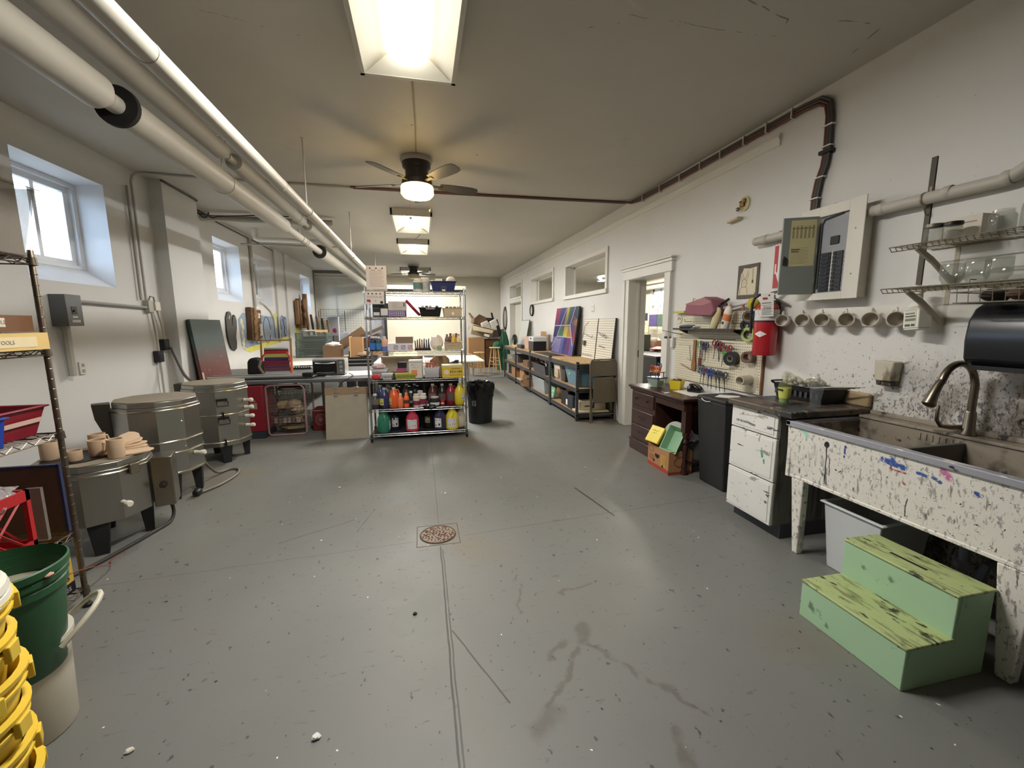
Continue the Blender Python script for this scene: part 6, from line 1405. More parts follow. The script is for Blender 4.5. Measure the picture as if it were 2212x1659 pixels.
o = block('white_carton', 'white carton with three printed icons on the third shelf', 'box', -.420, -.115, 1.1505, 1.245, 5.45, 5.66, C(214, 208, 216, .6))
def icon(x, c):
    g = G(); s = .022
    for a, b in (((-s, -s), (s, -s)), ((s, -s), (s, s)), ((s, s), (-s, s)), ((-s, s), (-s, -s))): g.tube([(x+a[0], -.1056, .045+a[1]), (x+b[0], -.1056, .045+b[1])], .003, 4)
    g.tube([(x-s*.5, -.1056, .045-s*.5), (x+s*.6, -.1056, .045+s*.6)], .0035, 4); obj('icon', g, C(*c, .6), o)
icon(-.05, (70, 70, 72)); icon(.04, (70, 80, 150)); icon(.125, (170, 60, 64))
block('brown_carton', 'small brown carton on top of the white icon carton', 'box', -.318, -.105, 1.246, 1.326, 5.47, 5.62, C(132, 112, 96, .8))
t = thing('marker_tray', 'dark tray holding bundles of markers on the third shelf', 'tray', (.015, 5.53, 1.15))
g = G(); g.tub(-.10, -.08, .10, .08, 0, .025, 0, .004); obj('tray', g, BLACKP, t)
for k in range(10):
    c = ((40, 70, 50), (40, 76, 56), (150, 40, 50), (160, 40, 54), (50, 56, 90), (44, 44, 80), (50, 40, 60), (40, 44, 60), (70, 60, 110), (30, 30, 34))[k]; x = -.085+k*.019
    g = G(); g.tube([(x, -.02+.02*(k % 2), .01), (x+.012*((k % 3)-1), 0, .125+.012*(k % 3))], [.009, .007], 7); obj('marker', g, C(*c, .5), t)
g = G(); g.crumple((.195, 5.55, 1.245), .098, 21, .85, .7, 1, 16, .12); solo('plastic_bag', 'clear plastic bag of small bottles on the third shelf', 'bag', g, clear('hazy_bag', (226, 214, 206), .5, .2, wrinkle=.8))
bottle('short pale green bottle in front of the plastic bag', .225, 5.45, 1.15, .028, .07, (150, 176, 130), (214, 214, 160), None)
t = thing('tan_bin', 'tan lettered bin of small bottles at the right of the third shelf', 'bin', (.408, 5.57, 1.15))
g = G(); g.tub(-.11, -.10, .11, .10, 0, .095, .006, .005, .008); g.box(-.095, -.085, .05, .095, .085, .07); obj('body', g, C(190, 172, 142, .5), t, .004)
g = G(); g.scrib(-.085, .085, .058, .018, -.1005, 7); obj('lettering', g, C(120, 104, 84, .7), t)
for nm, x, y, c, cp, h in (('plum', .33, 5.55, (110, 84, 92), (120, 104, 110), .13), ('yellow', .415, 5.55, (222, 180, 60), (226, 200, 90), .135), ('pale cream', .48, 5.55, (226, 206, 160), (196, 130, 120), .13), ('dark red', .455, 5.62, (100, 50, 44), (60, 40, 40), .14), ('brown', .38, 5.62, (90, 66, 50), (50, 40, 36), .14)):
    bottle('%s squeeze bottle standing in the tan lettered bin' % nm, x, y, 1.222, .03, h, c, cp, None, 'squeeze bottles in the tan bin', .5)
# --- fourth shelf
def slotted(label, x, y, z, w, d, h, m, tiltless=True):
    t = thing('slotted_basket', label, 'basket', (x, y, z))
    g = G(); g.tub(-w/2, -d/2, w/2, d/2, 0, h, .012, .004, .004); obj('body', g, m, t, .004)
    g = G()
    for k in range(int(w/.018)-1): g.add([(-w/2+.02+k*.018, -d/2+.006, h*.2), (-w/2+.028+k*.018, -d/2+.006, h*.2), (-w/2+.028+k*.018, -d/2-.0005, h*.78), (-w/2+.02+k*.018, -d/2-.0005, h*.78)], [(0, 1, 2, 3)])
    obj('slots', g, C(60, 58, 50, .8), t); return t
slotted('large white slotted basket of cloths at the left of the fourth shelf', -.54, 5.62, .792, .20, .16, .12, C(206, 204, 206, .4))
g = G(); g.crumple((-.55, 5.62, .945), .075, 8, 1.1, .9, .62, 14, .14); solo('cloth_bundle', 'pale pink folded cloth in the large white basket', 'cloth', g, C(206, 182, 182, .9))
slotted('small white slotted basket in front of the cloth basket', -.435, 5.475, .792, .13, .10, .07, C(220, 220, 220, .4))
slotted('yellow-green slotted basket at the front of the fourth shelf', -.21, 5.475, .792, .26, .12, .068, C(186, 186, 76, .4))
g = G(); g.crumple((-.575, 5.46, .826), .052, 31, 1.1, .7, .66, 18, .12); solo('red_scrubber', 'fluffy red scrubber ball at the left front of the fourth shelf', 'scrubber', g, mat('red_fluff', (186, 50, 56), .9, var=.3, vs=60))
block('pink_carton', 'pink carton under the black box on the fourth shelf', 'box', -.330, -.213, .86, .915, 5.60, 5.70, C(176, 84, 120, .5))
block('dark_carton', 'black box stacked on the pink carton', 'box', -.315, -.203, .9155, .992, 5.60, 5.69, C(36, 28, 28, .5))
block('support_carton', 'dark low carton beneath the pink one at the back of the fourth shelf', 'box', -.40, -.19, .792, .859, 5.58, 5.72, C(74, 62, 54, .7))
t = thing('shallow_tray', 'long cream shallow tray standing on edge behind the fourth shelf things', 'tray', (-.26, 5.79, .792))
g = G(); g.box(-.27, .0, 0, .27, .02, .27); g.box(-.27, -.04, .245, .27, 0, .27); g.box(-.27, -.04, 0, -.25, 0, .27); g.box(.25, -.04, 0, .27, 0, .27); obj('body', g, C(206, 192, 160, .6), t, .003)
t = thing('square_tub', 'square white tub with orange label on the fourth shelf', 'tub', (-.085, 5.53, .792))
g = G(); g.box(-.085, -.085, 0, .085, .085, .225); g.box(-.09, -.09, .205, .09, .09, .235); obj('body', g, C(206, 200, 194, .45), t, .01)
g = G(); g.box(-.055, -.0865, .04, .02, -.0852, .11); obj('orange_label', g, mat('orange_label', (222, 130, 70), .5, var=.25, vs=40), t)
g = G(); g.scrib(-.06, .01, .172, .03, -.0856, 8); g.scrib(-.03, .04, .14, .026, -.0856, 9); obj('handwriting', g, C(90, 84, 84, .7), t)
t = thing('glue_bin', 'clear bin crowded with white glue bottles on the fourth shelf', 'bin', (.12, 5.55, .792))
g = G(); g.tub(-.10, -.09, .10, .09, 0, .13, .015, .004, .006); obj('body', g, clear('clear_bin', (220, 220, 224), .3, .12), t, .006)
for k in range(11):
    x = -.075+.037*(k % 5); y = -.055+.045*(k//5)+.012*(k % 2); c = ((214, 84, 60), (216, 120, 50), (196, 196, 200), (150, 60, 70))[k % 4]
    g = G(); g.lathe([(0, .008), (.017, .008), (.018, .09), (.012, .125), (.007, .135), (.006, .15)], 12, (x, y, .0)); bb = obj('glue_bottle', g, C(222, 220, 222, .4), t)
    g = G(); g.lathe([(.008, .13), (.005, .165), (0, .17)], 10, (x, y, .0)); obj('tip', g, C(*c, .5), bb)
o = thing('brush_bundle', 'bundle of red-tipped glue bottles lying behind the clear bin', 'bottles', (.10, 5.68, .792))
g = G(); g.box(-.06, -.05, 0, .06, .05, .18); obj('box', g, C(150, 110, 96, .8), o); g = G()
for k in range(5): g.tube([(-.05+k*.025, 0, .15), (-.05+k*.028, -.01, .225)], [.008, .004], 6)
obj('orange_tips', g, C(206, 96, 60, .5), o)
t = thing('yellow_carton', 'yellow printed carton of small bottles at the right of the fourth shelf', 'box', (.385, 5.52, .792))
g = G(); g.box(-.135, -.10, 0, .135, .10, .14); obj('carton', g, C(206, 178, 56, .5), t, .003)
g = G(); g.box(-.135, -.10, .14, .135, .10, .165); obj('pale_top', g, C(206, 196, 156, .6), t, .003)
g = G(); g.lathe([(0, 0), (.032, 0), (.032, -.001), (0, -.001)], 20, (-.08, -.1002, .075), 'y'); obj('white_badge', g, C(220, 214, 196, .6), t)
for k, c in enumerate(((120, 84, 40), (120, 104, 40), (110, 130, 50), (150, 140, 60), (90, 70, 50), (110, 80, 60))):
    g = G(); g.plate([(-.035+k*.027, .065), (-.017+k*.027, .065), (-.017+k*.027, .085), (-.026+k*.027, .10), (-.035+k*.027, .085)], -.1012, -.1002); obj('bottle_print', g, C(*c, .6), t)
g = G(); g.scrib(-.105, -.055, .08, .022, -.1016, 10); g.scrib(-.10, -.06, .06, .014, -.1016, 11); g.box(-.02, -.1012, .112, .10, -.1002, .122)
for k in range(6): g.lathe([(0, 0), (.009, 0), (.009, -.001), (0, -.001)], 10, (-.026+k*.027, -.1002, .035), 'y')
obj('print', g, C(146, 104, 70, .6), t)
t = thing('dark_visor', 'shiny dark curved goggles on top behind the yellow carton', 'goggles', (.41, 5.70, .93))
g = G(); g.plate([(-.12, 0), (.07, 0), (.08, .07), (.03, .07)], -.03, .03); g.box(-.08, -.04, -.137, .06, .04, 0); obj('body', g, C(40, 40, 50, .2), t, .008)
t = thing('loaf_tin', 'tan rounded case standing behind the glue bottles', 'case', (.235, 5.75, .792))
g = G(); g.plate([(-.13, 0), (.13, 0), (.13, .22), (.08, .27), (-.06, .27), (-.13, .20)], -.04, .04); obj('body', g, C(150, 124, 96, .6), t, .01)
# --- jugs of paint on the two lowest shelves
def jug(label, x, y, z, r, h, c, capc, band=None, big=True, turn=0, group='paint jugs on the lower shelves'):
    t = thing('paint_jug', label, 'jug', (x, y, z), turn, group); m = C(*c, .32)
    g = G()
    if big: g.lathe([(0, 0), (r*.9, 0), (r, .012), (r, h*.50), (r*.97, h*.55), (r*.86, h*.66), (r*.55, h*.82), (r*.27, h*.90), (r*.25, h*.93)], 24)
    else: g.lathe([(0, 0), (r*.9, 0), (r, .01), (r, h*.55), (r*.85, h*.70), (r*.42, h*.86), (r*.33, h*.92)], 24)
    obj('body', g, m, t)
    g = G(); g.tube([(0, -r*.30, h*.885), (0, -r*.62, h*.875), (0, -r*.90, h*.78), (0, -r*1.0, h*.62), (0, -r*.95, h*.55)] if big else [(r*.3, 0, h*.88), (r*.75, 0, h*.88), (r*1.0, 0, h*.74), (r*.97, 0, h*.52)], .010 if big else .008, 8); obj('handle', g, m, t)
    g = G(); g.lathe([(r*.34, h*.915), (r*.34, h*.985), (r*.30, h), (0, h)], 16); obj('cap', g, C(*capc, .4), t)
    if band:
        n = 8; a0, a1 = RAD(band[3]), RAD(band[4]); g = G(); z0, z1 = h*band[5], h*band[6]; vs = []
        for k in range(n+1):
            a = a0+(a1-a0)*k/n; vs += [(r*1.012*math.sin(a), -r*1.012*math.cos(a), z0), (r*1.012*math.sin(a), -r*1.012*math.cos(a), z1)]
        g.add(vs, [(2*k, 2*k+2, 2*k+3, 2*k+1) for k in range(n)]); lb = obj('label', g, C(*band[:3], .5), t)
        for k, (fa, fz, wd, hh) in enumerate(((.25, .78, .30, .10), (.75, .8, .2, .05), (.7, .3, .25, .24), (.2, .22, .28, .16), (.5, .55, .5, .05))):
            aa = a0+(a1-a0)*fa; dw = (a1-a0)*wd/2; zz = z0+(z1-z0)*fz; q = r*1.02; hz = (z1-z0)*hh/2
            g = G(); g.add([(q*math.sin(aa-dw), -q*math.cos(aa-dw), zz-hz), (q*math.sin(aa+dw), -q*math.cos(aa+dw), zz-hz), (q*math.sin(aa+dw), -q*math.cos(aa+dw), zz+hz), (q*math.sin(aa-dw), -q*math.cos(aa-dw), zz+hz)], [(0, 1, 2, 3)]); obj('print_mark', g, C(60, 50, 52, .6), lb)
    return t
Z5, Z6 = .4195, .1015
WL = (214, 212, 208)
jug('green paint jug, leftmost on the lowest shelf', -.51, 5.50, Z6, .083, .30, (50, 126, 100), (190, 200, 196), WL+(55, 95, .15, .5))
jug('dark navy paint jug half behind the green one on the lowest shelf', -.385, 5.62, Z6, .078, .27, (30, 36, 58), (30, 32, 44), (206, 206, 196, -20, 40, .18, .62))
jug('raspberry pink paint jug with white label on the lowest shelf', -.15, 5.49, Z6, .086, .295, (186, 58, 82), (190, 70, 90), WL+(-48, 40, .14, .55))
jug('black paint jug with tan label set back on the lowest shelf', .06, 5.62, Z6, .076, .27, (24, 26, 26), (26, 26, 28), (150, 138, 104, -40, 10, .3, .6))
jug('dark violet paint jug with white label on the lowest shelf', .205, 5.50, Z6, .086, .295, (48, 46, 78), (60, 58, 80), WL+(-50, 8, .14, .55))
jug('yellow paint jug with white label at the right of the lowest shelf', .365, 5.485, Z6, .086, .30, (216, 198, 56), (226, 206, 80), WL+(-48, 34, .14, .52))
jug('white paint jug at the right end of the lowest shelf', .475, 5.60, Z6, .075, .285, (206, 198, 176), (214, 208, 196))
jug('black paint jug deep in the middle of the lowest shelf', -.02, 5.72, Z6, .07, .27, (22, 22, 24), (26, 26, 28))
HL = (206, 206, 110)
jug('indigo paint jug with lime label on the fifth shelf', -.49, 5.50, Z5, .068, .262, (50, 50, 92), (170, 170, 180), HL+(-60, -5, .18, .5), False)
jug('orange paint jug with lime label on the fifth shelf', -.37, 5.50, Z5, .068, .262, (222, 96, 50), (206, 190, 176), HL+(-70, -25, .2, .5), False)
bottle('dark bottle with white cap and grey label, leftmost on the fifth shelf', -.60, 5.47, Z5, .050, .19, (56, 52, 54), (214, 210, 206), (110, 104, 92), None, .65, (.3, .68))
bottle('coral orange paint bottle with white cap on the fifth shelf', -.288, 5.46, Z5, .036, .185, (226, 124, 84), (222, 218, 210), None, 'orange bottles', .6)
bottle('vivid orange paint bottle with orange cap on the fifth shelf', -.215, 5.46, Z5, .036, .195, (236, 104, 54), (236, 130, 80), (90, 56, 40), 'orange bottles', .6, (.28, .52))
bottle('small black bottle with white cap on the fifth shelf', -.158, 5.53, Z5, .034, .20, (36, 38, 40), (214, 214, 210), (120, 120, 118), None, .6, (.25, .4))
lidded_jar('cloudy white jar with maroon label, left of the pair on the fifth shelf', -.088, 5.47, Z5, .046, .17, (206, 200, 184), (128, 40, 66), (206, 200, 186), 'maroon-labelled jars', (.16, .5))
lidded_jar('white jar with maroon label, right of the pair on the fifth shelf', -.008, 5.48, Z5, .050, .172, (216, 210, 206), (128, 40, 66), (214, 208, 200), 'maroon-labelled jars', (.2, .62))
lidded_jar('white jar hidden behind the maroon-labelled pair', -.04, 5.60, Z5, .046, .19, (206, 202, 190), None, (206, 200, 190))
lidded_jar('wide dark tub with clear lid on the fifth shelf', .145, 5.49, Z5, .064, .125, (44, 44, 46), (200, 204, 202), (196, 196, 190), None, (.12, .42))
lidded_jar('small red and white cup stack right of the dark tub', .245, 5.48, Z5, .024, .085, (176, 40, 56), (226, 206, 206), (176, 40, 56), None, (.3, .5))
jug('brown-red paint jug in the back row of the fifth shelf', .125, 5.62, Z5, .065, .272, (92, 46, 40), (170, 160, 150), (120, 100, 96, -60, 40, .2, .55), False)
jug('black paint jug in the back row of the fifth shelf, right half', .25, 5.60, Z5, .065, .272, (30, 30, 34), (170, 168, 166), (96, 80, 76, -60, 40, .2, .55), False)
jug('red paint jug with grey label on the fifth shelf', .36, 5.57, Z5, .066, .275, (146, 28, 44), (186, 160, 160), (96, 84, 80, -40, 40, .2, .58), False)
jug('yellow paint jug at the right end of the fifth shelf', .472, 5.52, Z5, .066, .285, (214, 194, 50), (206, 196, 110), WL+(20, 75, .25, .55), False)
for k, (x, c, lb) in enumerate(((-.555, (44, 44, 84), 'violet'), (-.46, (150, 160, 110), 'pale green'), (-.35, (40, 50, 46), 'bottle green'), (-.22, (80, 78, 62), 'olive'), (-.11, (40, 42, 52), 'slate'))):
    jug('%s paint jug in the back row at the left of the fifth shelf' % lb, x, 5.72, Z5, .062, .265, c, (150, 150, 146), None, False)
g = G(); g.crumple((.075, 5.42, .425), .07, 17, 1.4, .7, .34, 16, .25); solo('black_bag', 'crumpled black plastic bag hanging over the fifth shelf edge', 'bag', g, mat('glossy_black_film', (22, 22, 22), .2, var=0))
for k in range(6): block('portfolio', ('leftmost', 'second', 'third', 'fourth', 'fifth', 'rightmost')[k]+' dark portfolio standing at the back of the lowest shelf', 'folder', -.60+.19*k, -.43+.19*k, .1015, .385-.012*(k % 3), 5.80, 5.835, C(*((34, 34, 40), (46, 44, 44), (28, 30, 36))[k % 3], .6), .002, 'dark portfolios on the lowest shelf')
block('dark_backing', 'large black backing added to darken the gap behind the shelving', 'case', -.60, .50, 0, .77, 5.90, 5.96, C(22, 22, 24, .6), .01)  # added black board, darkens the view through the lower shelves
# --- dustbin right of the shelving
t = thing('trash_can', 'black round trash can with bag folded over the rim', 'trash can', (.845, 6.22, 0))
g = G(); g.lathe([(0, 0), (.17, 0), (.178, .01), (.20, .56), (.19, .57), (.17, .05), (0, .04)], 32); obj('bin', g, mat('black_bin_plastic', (20, 22, 22), .45, var=.1), t)
g = G(); n = 48; rn = random.Random(5); rings = []
for z, r0, am in ((.40, .205, .004), (.46, .210, .006), (.53, .214, .008), (.585, .212, .010), (.615, .196, .012), (.60, .178, .010), (.50, .165, .01)):
    rings.append([((r0+am*math.sin(9*2*PI*i/n+z*30)+rn.uniform(-am, am))*math.cos(2*PI*i/n), (r0+am*math.sin(9*2*PI*i/n+z*30)+rn.uniform(-am, am))*math.sin(2*PI*i/n), z+rn.uniform(-.012, .012)) for i in range(n)])
vs = [p for r in rings for p in r]; g.add(vs, [(a*n+i, a*n+(i+1) % n, (a+1)*n+(i+1) % n, (a+1)*n+i) for a in range(len(rings)-1) for i in range(n)])
obj('liner_bag', g, mat('black_bag_film', (20, 20, 21), .22, var=0, bump=.5, bs=35), t)
g = G(); g.X = Matrix.Rotation(RAD(-35), 4, 'Z'); g.box(-.035, -.201, .27, .035, -.19, .36); obj('sticker', g, C(70, 72, 74, .5), t)
g = G(); g.X = Matrix.Rotation(RAD(-35), 4, 'Z'); g.tube([(-.025, -.203, .29), (.025, -.203, .29), (.025, -.203, .34), (-.025, -.203, .34)], .003, 4, True); obj('sticker_mark', g, C(170, 170, 170, .5), t)
# ================================================================== left side: kilns, near rack, buckets
KLID = mat('dusty_kiln_lid', (150, 140, 122), .75, .2, var=.15, vs=5)
LEGM = C(30, 30, 31, .5)
KST = mat('kiln_stainless_jacket', (166, 164, 158), .34, 1., var=.22, vs=2.2, stretch=(1.6, 1.6, .06))
def facet(R, z0, z1, n, off=0):
    g = G(); P = [(R*math.cos(2*PI*(i+off)/n), R*math.sin(2*PI*(i+off)/n)) for i in range(n)]
    return g.ext([(x, y, z0) for x, y in P], (0, 0, z1-z0))
def kiln(label, x, y, R, zb, zt, n, bands_, legs, rot=0, lid=.05):
    t = thing('pottery_kiln', label, 'kiln', (x, y, 0), RAD(rot))
    g = facet(R, zb, zt-lid, n); obj('jacket', g, KST, t, .004)
    g = facet(R-.01, zt-lid, zt-.008, n); l = obj('lid', g, KST, t, .004)
    g = facet(R-.012, zt-.008, zt, n); obj('lid_top', g, KLID, l, .003)
    for z in bands_:
        g = G(); P = [((R+.004)*math.cos(2*PI*i/n), (R+.004)*math.sin(2*PI*i/n), z) for i in range(n)]; g.tube(P, .0065, 6, True); obj('band', g, mat('polished_band', (206, 200, 180), .25, 1., var=.05), t)
    for a in legs:
        g = G(); g.X = Matrix.Rotation(RAD(a), 4, 'Z'); r0 = R*.80
        g.add([(r0-.05, -.055, zb), (r0+.03, -.055, zb), (r0+.03, .055, zb), (r0-.05, .055, zb), (r0-.03, -.035, 0), (r0+.02, -.035, 0), (r0+.02, .035, 0), (r0-.03, .035, 0)], [(0, 1, 2, 3), (7, 6, 5, 4), (4, 5, 1, 0), (5, 6, 2, 1), (6, 7, 3, 2), (7, 4, 0, 3)]); obj('leg', g, LEGM, t, .004)
    return t
def peephole(t, R, a, z, nm='peephole_plug'):
    g = G(); g.X = Matrix.Rotation(RAD(a), 4, 'Z') @ Matrix.Translation((R-.01, 0, z)); g.lathe([(0, 0), (.016, 0), (.013, .05), (.020, .058), (.022, .085), (.016, .095), (0, .095)], 14, ax='x'); obj(nm, g, C(222, 216, 200, .6), t)
k1 = kiln('small low steel kiln nearest the wire rack, topped with clay mugs', -2.20, 3.27, .30, .215, .615, 10, [.54], [-62, 28, 118, 208], 0)
g = G(); g.X = Matrix.Rotation(RAD(18), 4, 'Z') @ Matrix.Translation((.30, 0, 0)); g.box(0, -.085, .20, .12, .085, .56); obj('control_box', g, STAINLESS, k1, .006)
g = G(); g.X = Matrix.Rotation(RAD(18), 4, 'Z') @ Matrix.Translation((.36, -.087, .36)); g.lathe([(0, 0), (.024, 0), (.024, -.01), (.014, -.012), (.012, -.03), (0, -.03)], 18, ax='y'); obj('control_knob', g, C(44, 40, 38, .4), k1)
peephole(k1, .30, -36, .33)
g = G(); g.X = Matrix.Rotation(RAD(-20), 4, 'Z'); g.box(.295, -.03, .50, .315, .03, .57); obj('lid_latch', g, C(150, 142, 126, .3, .9), k1, .004)
k2 = kiln('tall steel kiln standing between the small kiln and the handled kiln', -2.26, 4.12, .30, .225, .868, 10, [.79, .52, .42, .245], [-58, 10, 122, 200], 8)
g = G(); g.X = Matrix.Rotation(RAD(205), 4, 'Z') @ Matrix.Translation((.29, 0, 0)); g.ext([(0, -.05, .42), (.10, -.05, .74), (.11, -.05, .86), (0, -.05, .86)], (0, .10, 0)); obj('lid_hinge', g, C(70, 66, 60, .4, .7), k2, .005)
peephole(k2, .30, -22, .38)
g = G()
for a, z in ((-40, .68), (-38, .46), (-70, .30)):
    g.X = Matrix.Rotation(RAD(a), 4, 'Z'); g.ball((.297, 0, z), .008, 8)
obj('rivet', g, C(196, 190, 176, .3, .9), k2)
k3 = kiln('tall steel kiln with side handles and a row of porcelain plugs', -2.25, 5.15, .31, .19, .868, 10, [.79, .535, .24], [-60, 20, 118, 205], 4)
for z in (.66, .58, .48, .375): peephole(k3, .31, -14, z)
for a in (-62,):
    for z in (.655, .46):
        g = G(); g.X = Matrix.Rotation(RAD(a), 4, 'Z') @ Matrix.Translation((.31, 0, z)); g.box(-.005, -.05, .03, .012, .05, .055); g.tube([(.008, -.045, .03), (.03, -.05, .02), (.03, -.05, -.02), (.03, .05, -.02), (.03, .05, .02), (.008, .045, .03)], .005, 6); obj('lift_handle', g, C(60, 56, 50, .35, .8), k3)
    for z in (.535, .24):
        g = G(); g.X = Matrix.Rotation(RAD(a), 4, 'Z') @ Matrix.Translation((.315, 0, z)); g.box(0, -.008, -.05, .012, .008, .03); obj('band_clasp', g, C(44, 40, 36, .4, .6), k3)
g = G(); g.X = Matrix.Rotation(RAD(180), 4, 'Z') @ Matrix.Translation((.30, 0, .80)); g.box(-.01, -.06, -.02, .06, .06, .06); obj('lid_hinge', g, C(84, 78, 70, .4, .7), k3, .004)
# cords
g = G(); g.tube(sm([(-2.03, 4.27, .24), (-2.02, 4.40, .10), (-2.02, 4.52, .03), (-1.97, 4.66, .014), (-1.88, 4.62, .013), (-1.84, 4.45, .013), (-1.87, 4.22, .013), (-1.94, 4.06, .014), (-1.96, 4.02, .02)]), .012, 10); t = thing('kiln_cord', 'thick kiln cord looping on the floor to its black plug', 'cord', (-1.9, 4.3, 0)); obj('cable', W(g, t), C(110, 106, 98, .5), t)
g = G(); g.lathe([(0, 0), (.022, 0), (.032, .02), (.032, .06), (.026, .07), (0, .07)], 14, (-1.965, 3.95, .034), 'y'); obj('plug', W(g, t), BLACKP, t, .003)
g = G(); g.tube(sm([(-1.93, 3.42, .30), (-1.90, 3.50, .12), (-1.90, 3.46, .02), (-1.93, 3.30, .013), (-1.98, 3.08, .012), (-2.05, 2.84, .012), (-2.18, 2.62, .012)]), .012, 8); solo('kiln_cord', 'dark cord from the small kiln running along the floor to the rack', 'cord', g, C(58, 52, 48, .6))
g = G(); g.tube(sm([(-1.72, 2.30, .28), (-1.78, 2.50, .20), (-1.88, 2.80, .05), (-1.98, 2.95, .004), (-1.96, 3.05, .004)]), .0025, 5); solo('red_wire', 'thin red wire trailing from the green bucket to the floor', 'wire', g, C(150, 70, 60, .6))
# clay mugs and plates on the small kiln
CLAY = mat('raw_clay', (204, 176, 146), .85, var=.08, vs=10); CLAYI = mat('raw_clay_inside', (184, 154, 126), .9, var=.08)
for k, (x, y, r, h, hx, rz, lb) in enumerate(((-2.39, 3.20, .046, .115, 1, 2.4, 'clay mug with looped handle, leftmost behind the rack post'), (-2.24, 3.38, .046, .115, 1, 1.2, 'clay mug at the back of the group on the kiln'), (-2.15, 3.24, .048, .105, 1, -.4, 'squat clay mug right of the rack post on the kiln'), (-1.998, 3.16, .044, .125, 1, 2.6, 'tall plain clay mug nearest the kiln edge'), (-2.22, 3.14, .042, .065, 1, 2.8, 'low clay cup in front of the back mug'))):
    t = thing('clay_mug', lb, 'mug', (x, y, .619 if k != 3 else .617), rz, 'unfired clay mugs on the kiln'); mug_parts(t, r, h, CLAY, CLAYI)
g = G(); g.lathe([(0, .0), (.17, 0), (.175, .006), (.17, .003), (0, .002)], 26); solo('black_tray', 'thin round black tray under the clay mugs on the kiln', 'tray', g, C(26, 26, 28, .5), (-2.25, 3.22, .616), 0)
for k in range(5):
    g = G(); n = 10; rn = random.Random(k+40); P = [((.085+rn.uniform(-.012, .012))*math.cos(2*PI*i/n)*1.15, (.062+rn.uniform(-.01, .01))*math.sin(2*PI*i/n), 0) for i in range(n)]
    g.ext(P, (0, 0, .012)); solo('clay_slab', ('large clay slab at the bottom right edge of the kiln lid', 'second clay slab up in the pile on the kiln', 'third clay slab up in the pile on the kiln', 'fourth clay slab, tilted, in the pile on the kiln', 'top clay slab tilted highest on the pile')[k], 'clay slab', g, CLAY, (-2.02-.012*k, 3.34+.012*k, .617+.0135*k+.008*max(0, k-2)), .3*k, 'clay slabs piled on the kiln', rot=(RAD(6*max(0, k-2)), RAD(-5*max(0, k-2)), .4*k), bevel=.003)
g = G(); P = [(.12*math.cos(2*PI*i/9), .075*math.sin(2*PI*i/9), 0) for i in range(9)]; g.ext(P, (0, 0, .014)); solo('clay_slab', 'flat clay slab overhanging the kiln edge by the control box', 'clay slab', g, CLAY, (-1.975, 3.26, .6165), .5, 'clay slabs piled on the kiln', bevel=.004)

# --- wall boxes on the left
t = thing('disconnect_box', 'grey electrical disconnect box on the left wall below the window', 'switch box', (-2.90, 4.345, 1.48), LW)
g = G(); g.box(-.085, 0, 0, .085, .12, .265); obj('box', g, C(104, 106, 106, .5, .3), t, .004)
g = G(); g.box(-.035, -.003, .10, .02, .002, .165); g.box(-.02, -.012, .12, .005, .0, .135); obj('breaker_window', g, C(26, 26, 28, .4), t)
g = G(); g.box(-.035, -.002, .068, .02, .001, .084); g.box(-.045, -.002, .03, .045, .001, .052); obj('sticker', g, C(206, 204, 200, .6), t)
g = G(); g.tube([(-2.985, 4.46, 1.70), (-2.985, 5.48, 1.68)], .014, 8); solo('conduit', 'horizontal grey conduit from the disconnect box to the junction box', 'conduit', g, C(150, 150, 146, .5))
g = G(); g.tube([(-2.975, 4.33, 1.48), (-2.975, 4.33, 1.05)], .03, 8); solo('conduit', 'thick grey conduit dropping below the disconnect box', 'conduit', g, C(176, 172, 162, .5))
g = G(); g.box(-.035, -.012, 0, .035, 0, .115); o = solo('wall_outlet', 'white wall outlet beside the thick dropping conduit', 'outlet', g, C(206, 202, 192, .5), (-3.017, 4.50, 1.045), LW, bevel=.003)
g = G(); g.box(-.014, -.015, .018, .014, -.011, .046); g.box(-.014, -.015, .068, .014, -.011, .096); obj('receptacle', g, C(150, 146, 136, .5), o)
t = thing('junction_box', 'cream junction boxes where the conduits meet beside the pilaster', 'junction box', (-2.965, 5.55, 1.63), LW)
g = G(); g.box(-.06, 0, 0, .03, .055, .13); obj('box', g, C(170, 166, 156, .5), t, .004)
g = G(); g.box(.035, -.015, .02, .13, .03, .12); obj('cover_box', g, C(206, 200, 188, .5), t, .004)
g = G(); g.tube([(0, .03, .13), (.02, .02, .18), (.06, .01, .17), (.07, .01, .12)], .008, 6); obj('whip', g, C(140, 138, 132, .4, .5), t)
for k, (y, z, x, lb) in enumerate(((5.60, 1.06, -2.96, 'lower black kiln receptacle box on the left wall'), (5.74, 1.19, -2.96, 'upper black kiln receptacle box next to the pilaster'))):
    t = thing('receptacle_box', lb, 'socket', (x, y, z), LW, 'black kiln receptacles')
    g = G(); g.box(-.05, 0, 0, .05, .058, .13); obj('box', g, C(26, 26, 30, .45), t, .006)
    g = G(); g.box(-.035, -.004, .02, .035, .002, .11); obj('face', g, C(34, 34, 38, .4), t, .004)
g = G(); g.tube([(-2.985, 5.56, 1.63), (-2.985, 5.60, 1.3), (-2.985, 5.60, 1.19)], .012, 6); g.tube([(-2.985, 5.67, 1.65), (-2.985, 5.72, 1.5), (-2.985, 5.74, 1.32)], .012, 6); g.tube([(-2.985, 5.61, 1.06), (-2.985, 5.62, .55)], .012, 6); solo('conduit', 'thin cream conduits from junction box to the black receptacles', 'conduit', g, C(196, 190, 178, .5))
g = G(); g.tube(sm([(-2.94, 5.77, 1.22), (-2.88, 5.72, 1.1), (-2.75, 5.60, .9), (-2.60, 5.45, .83)]), .016, 8); solo('kiln_cord', 'grey power cord hanging from upper receptacle to the handled kiln', 'cord', g, C(90, 86, 80, .5))
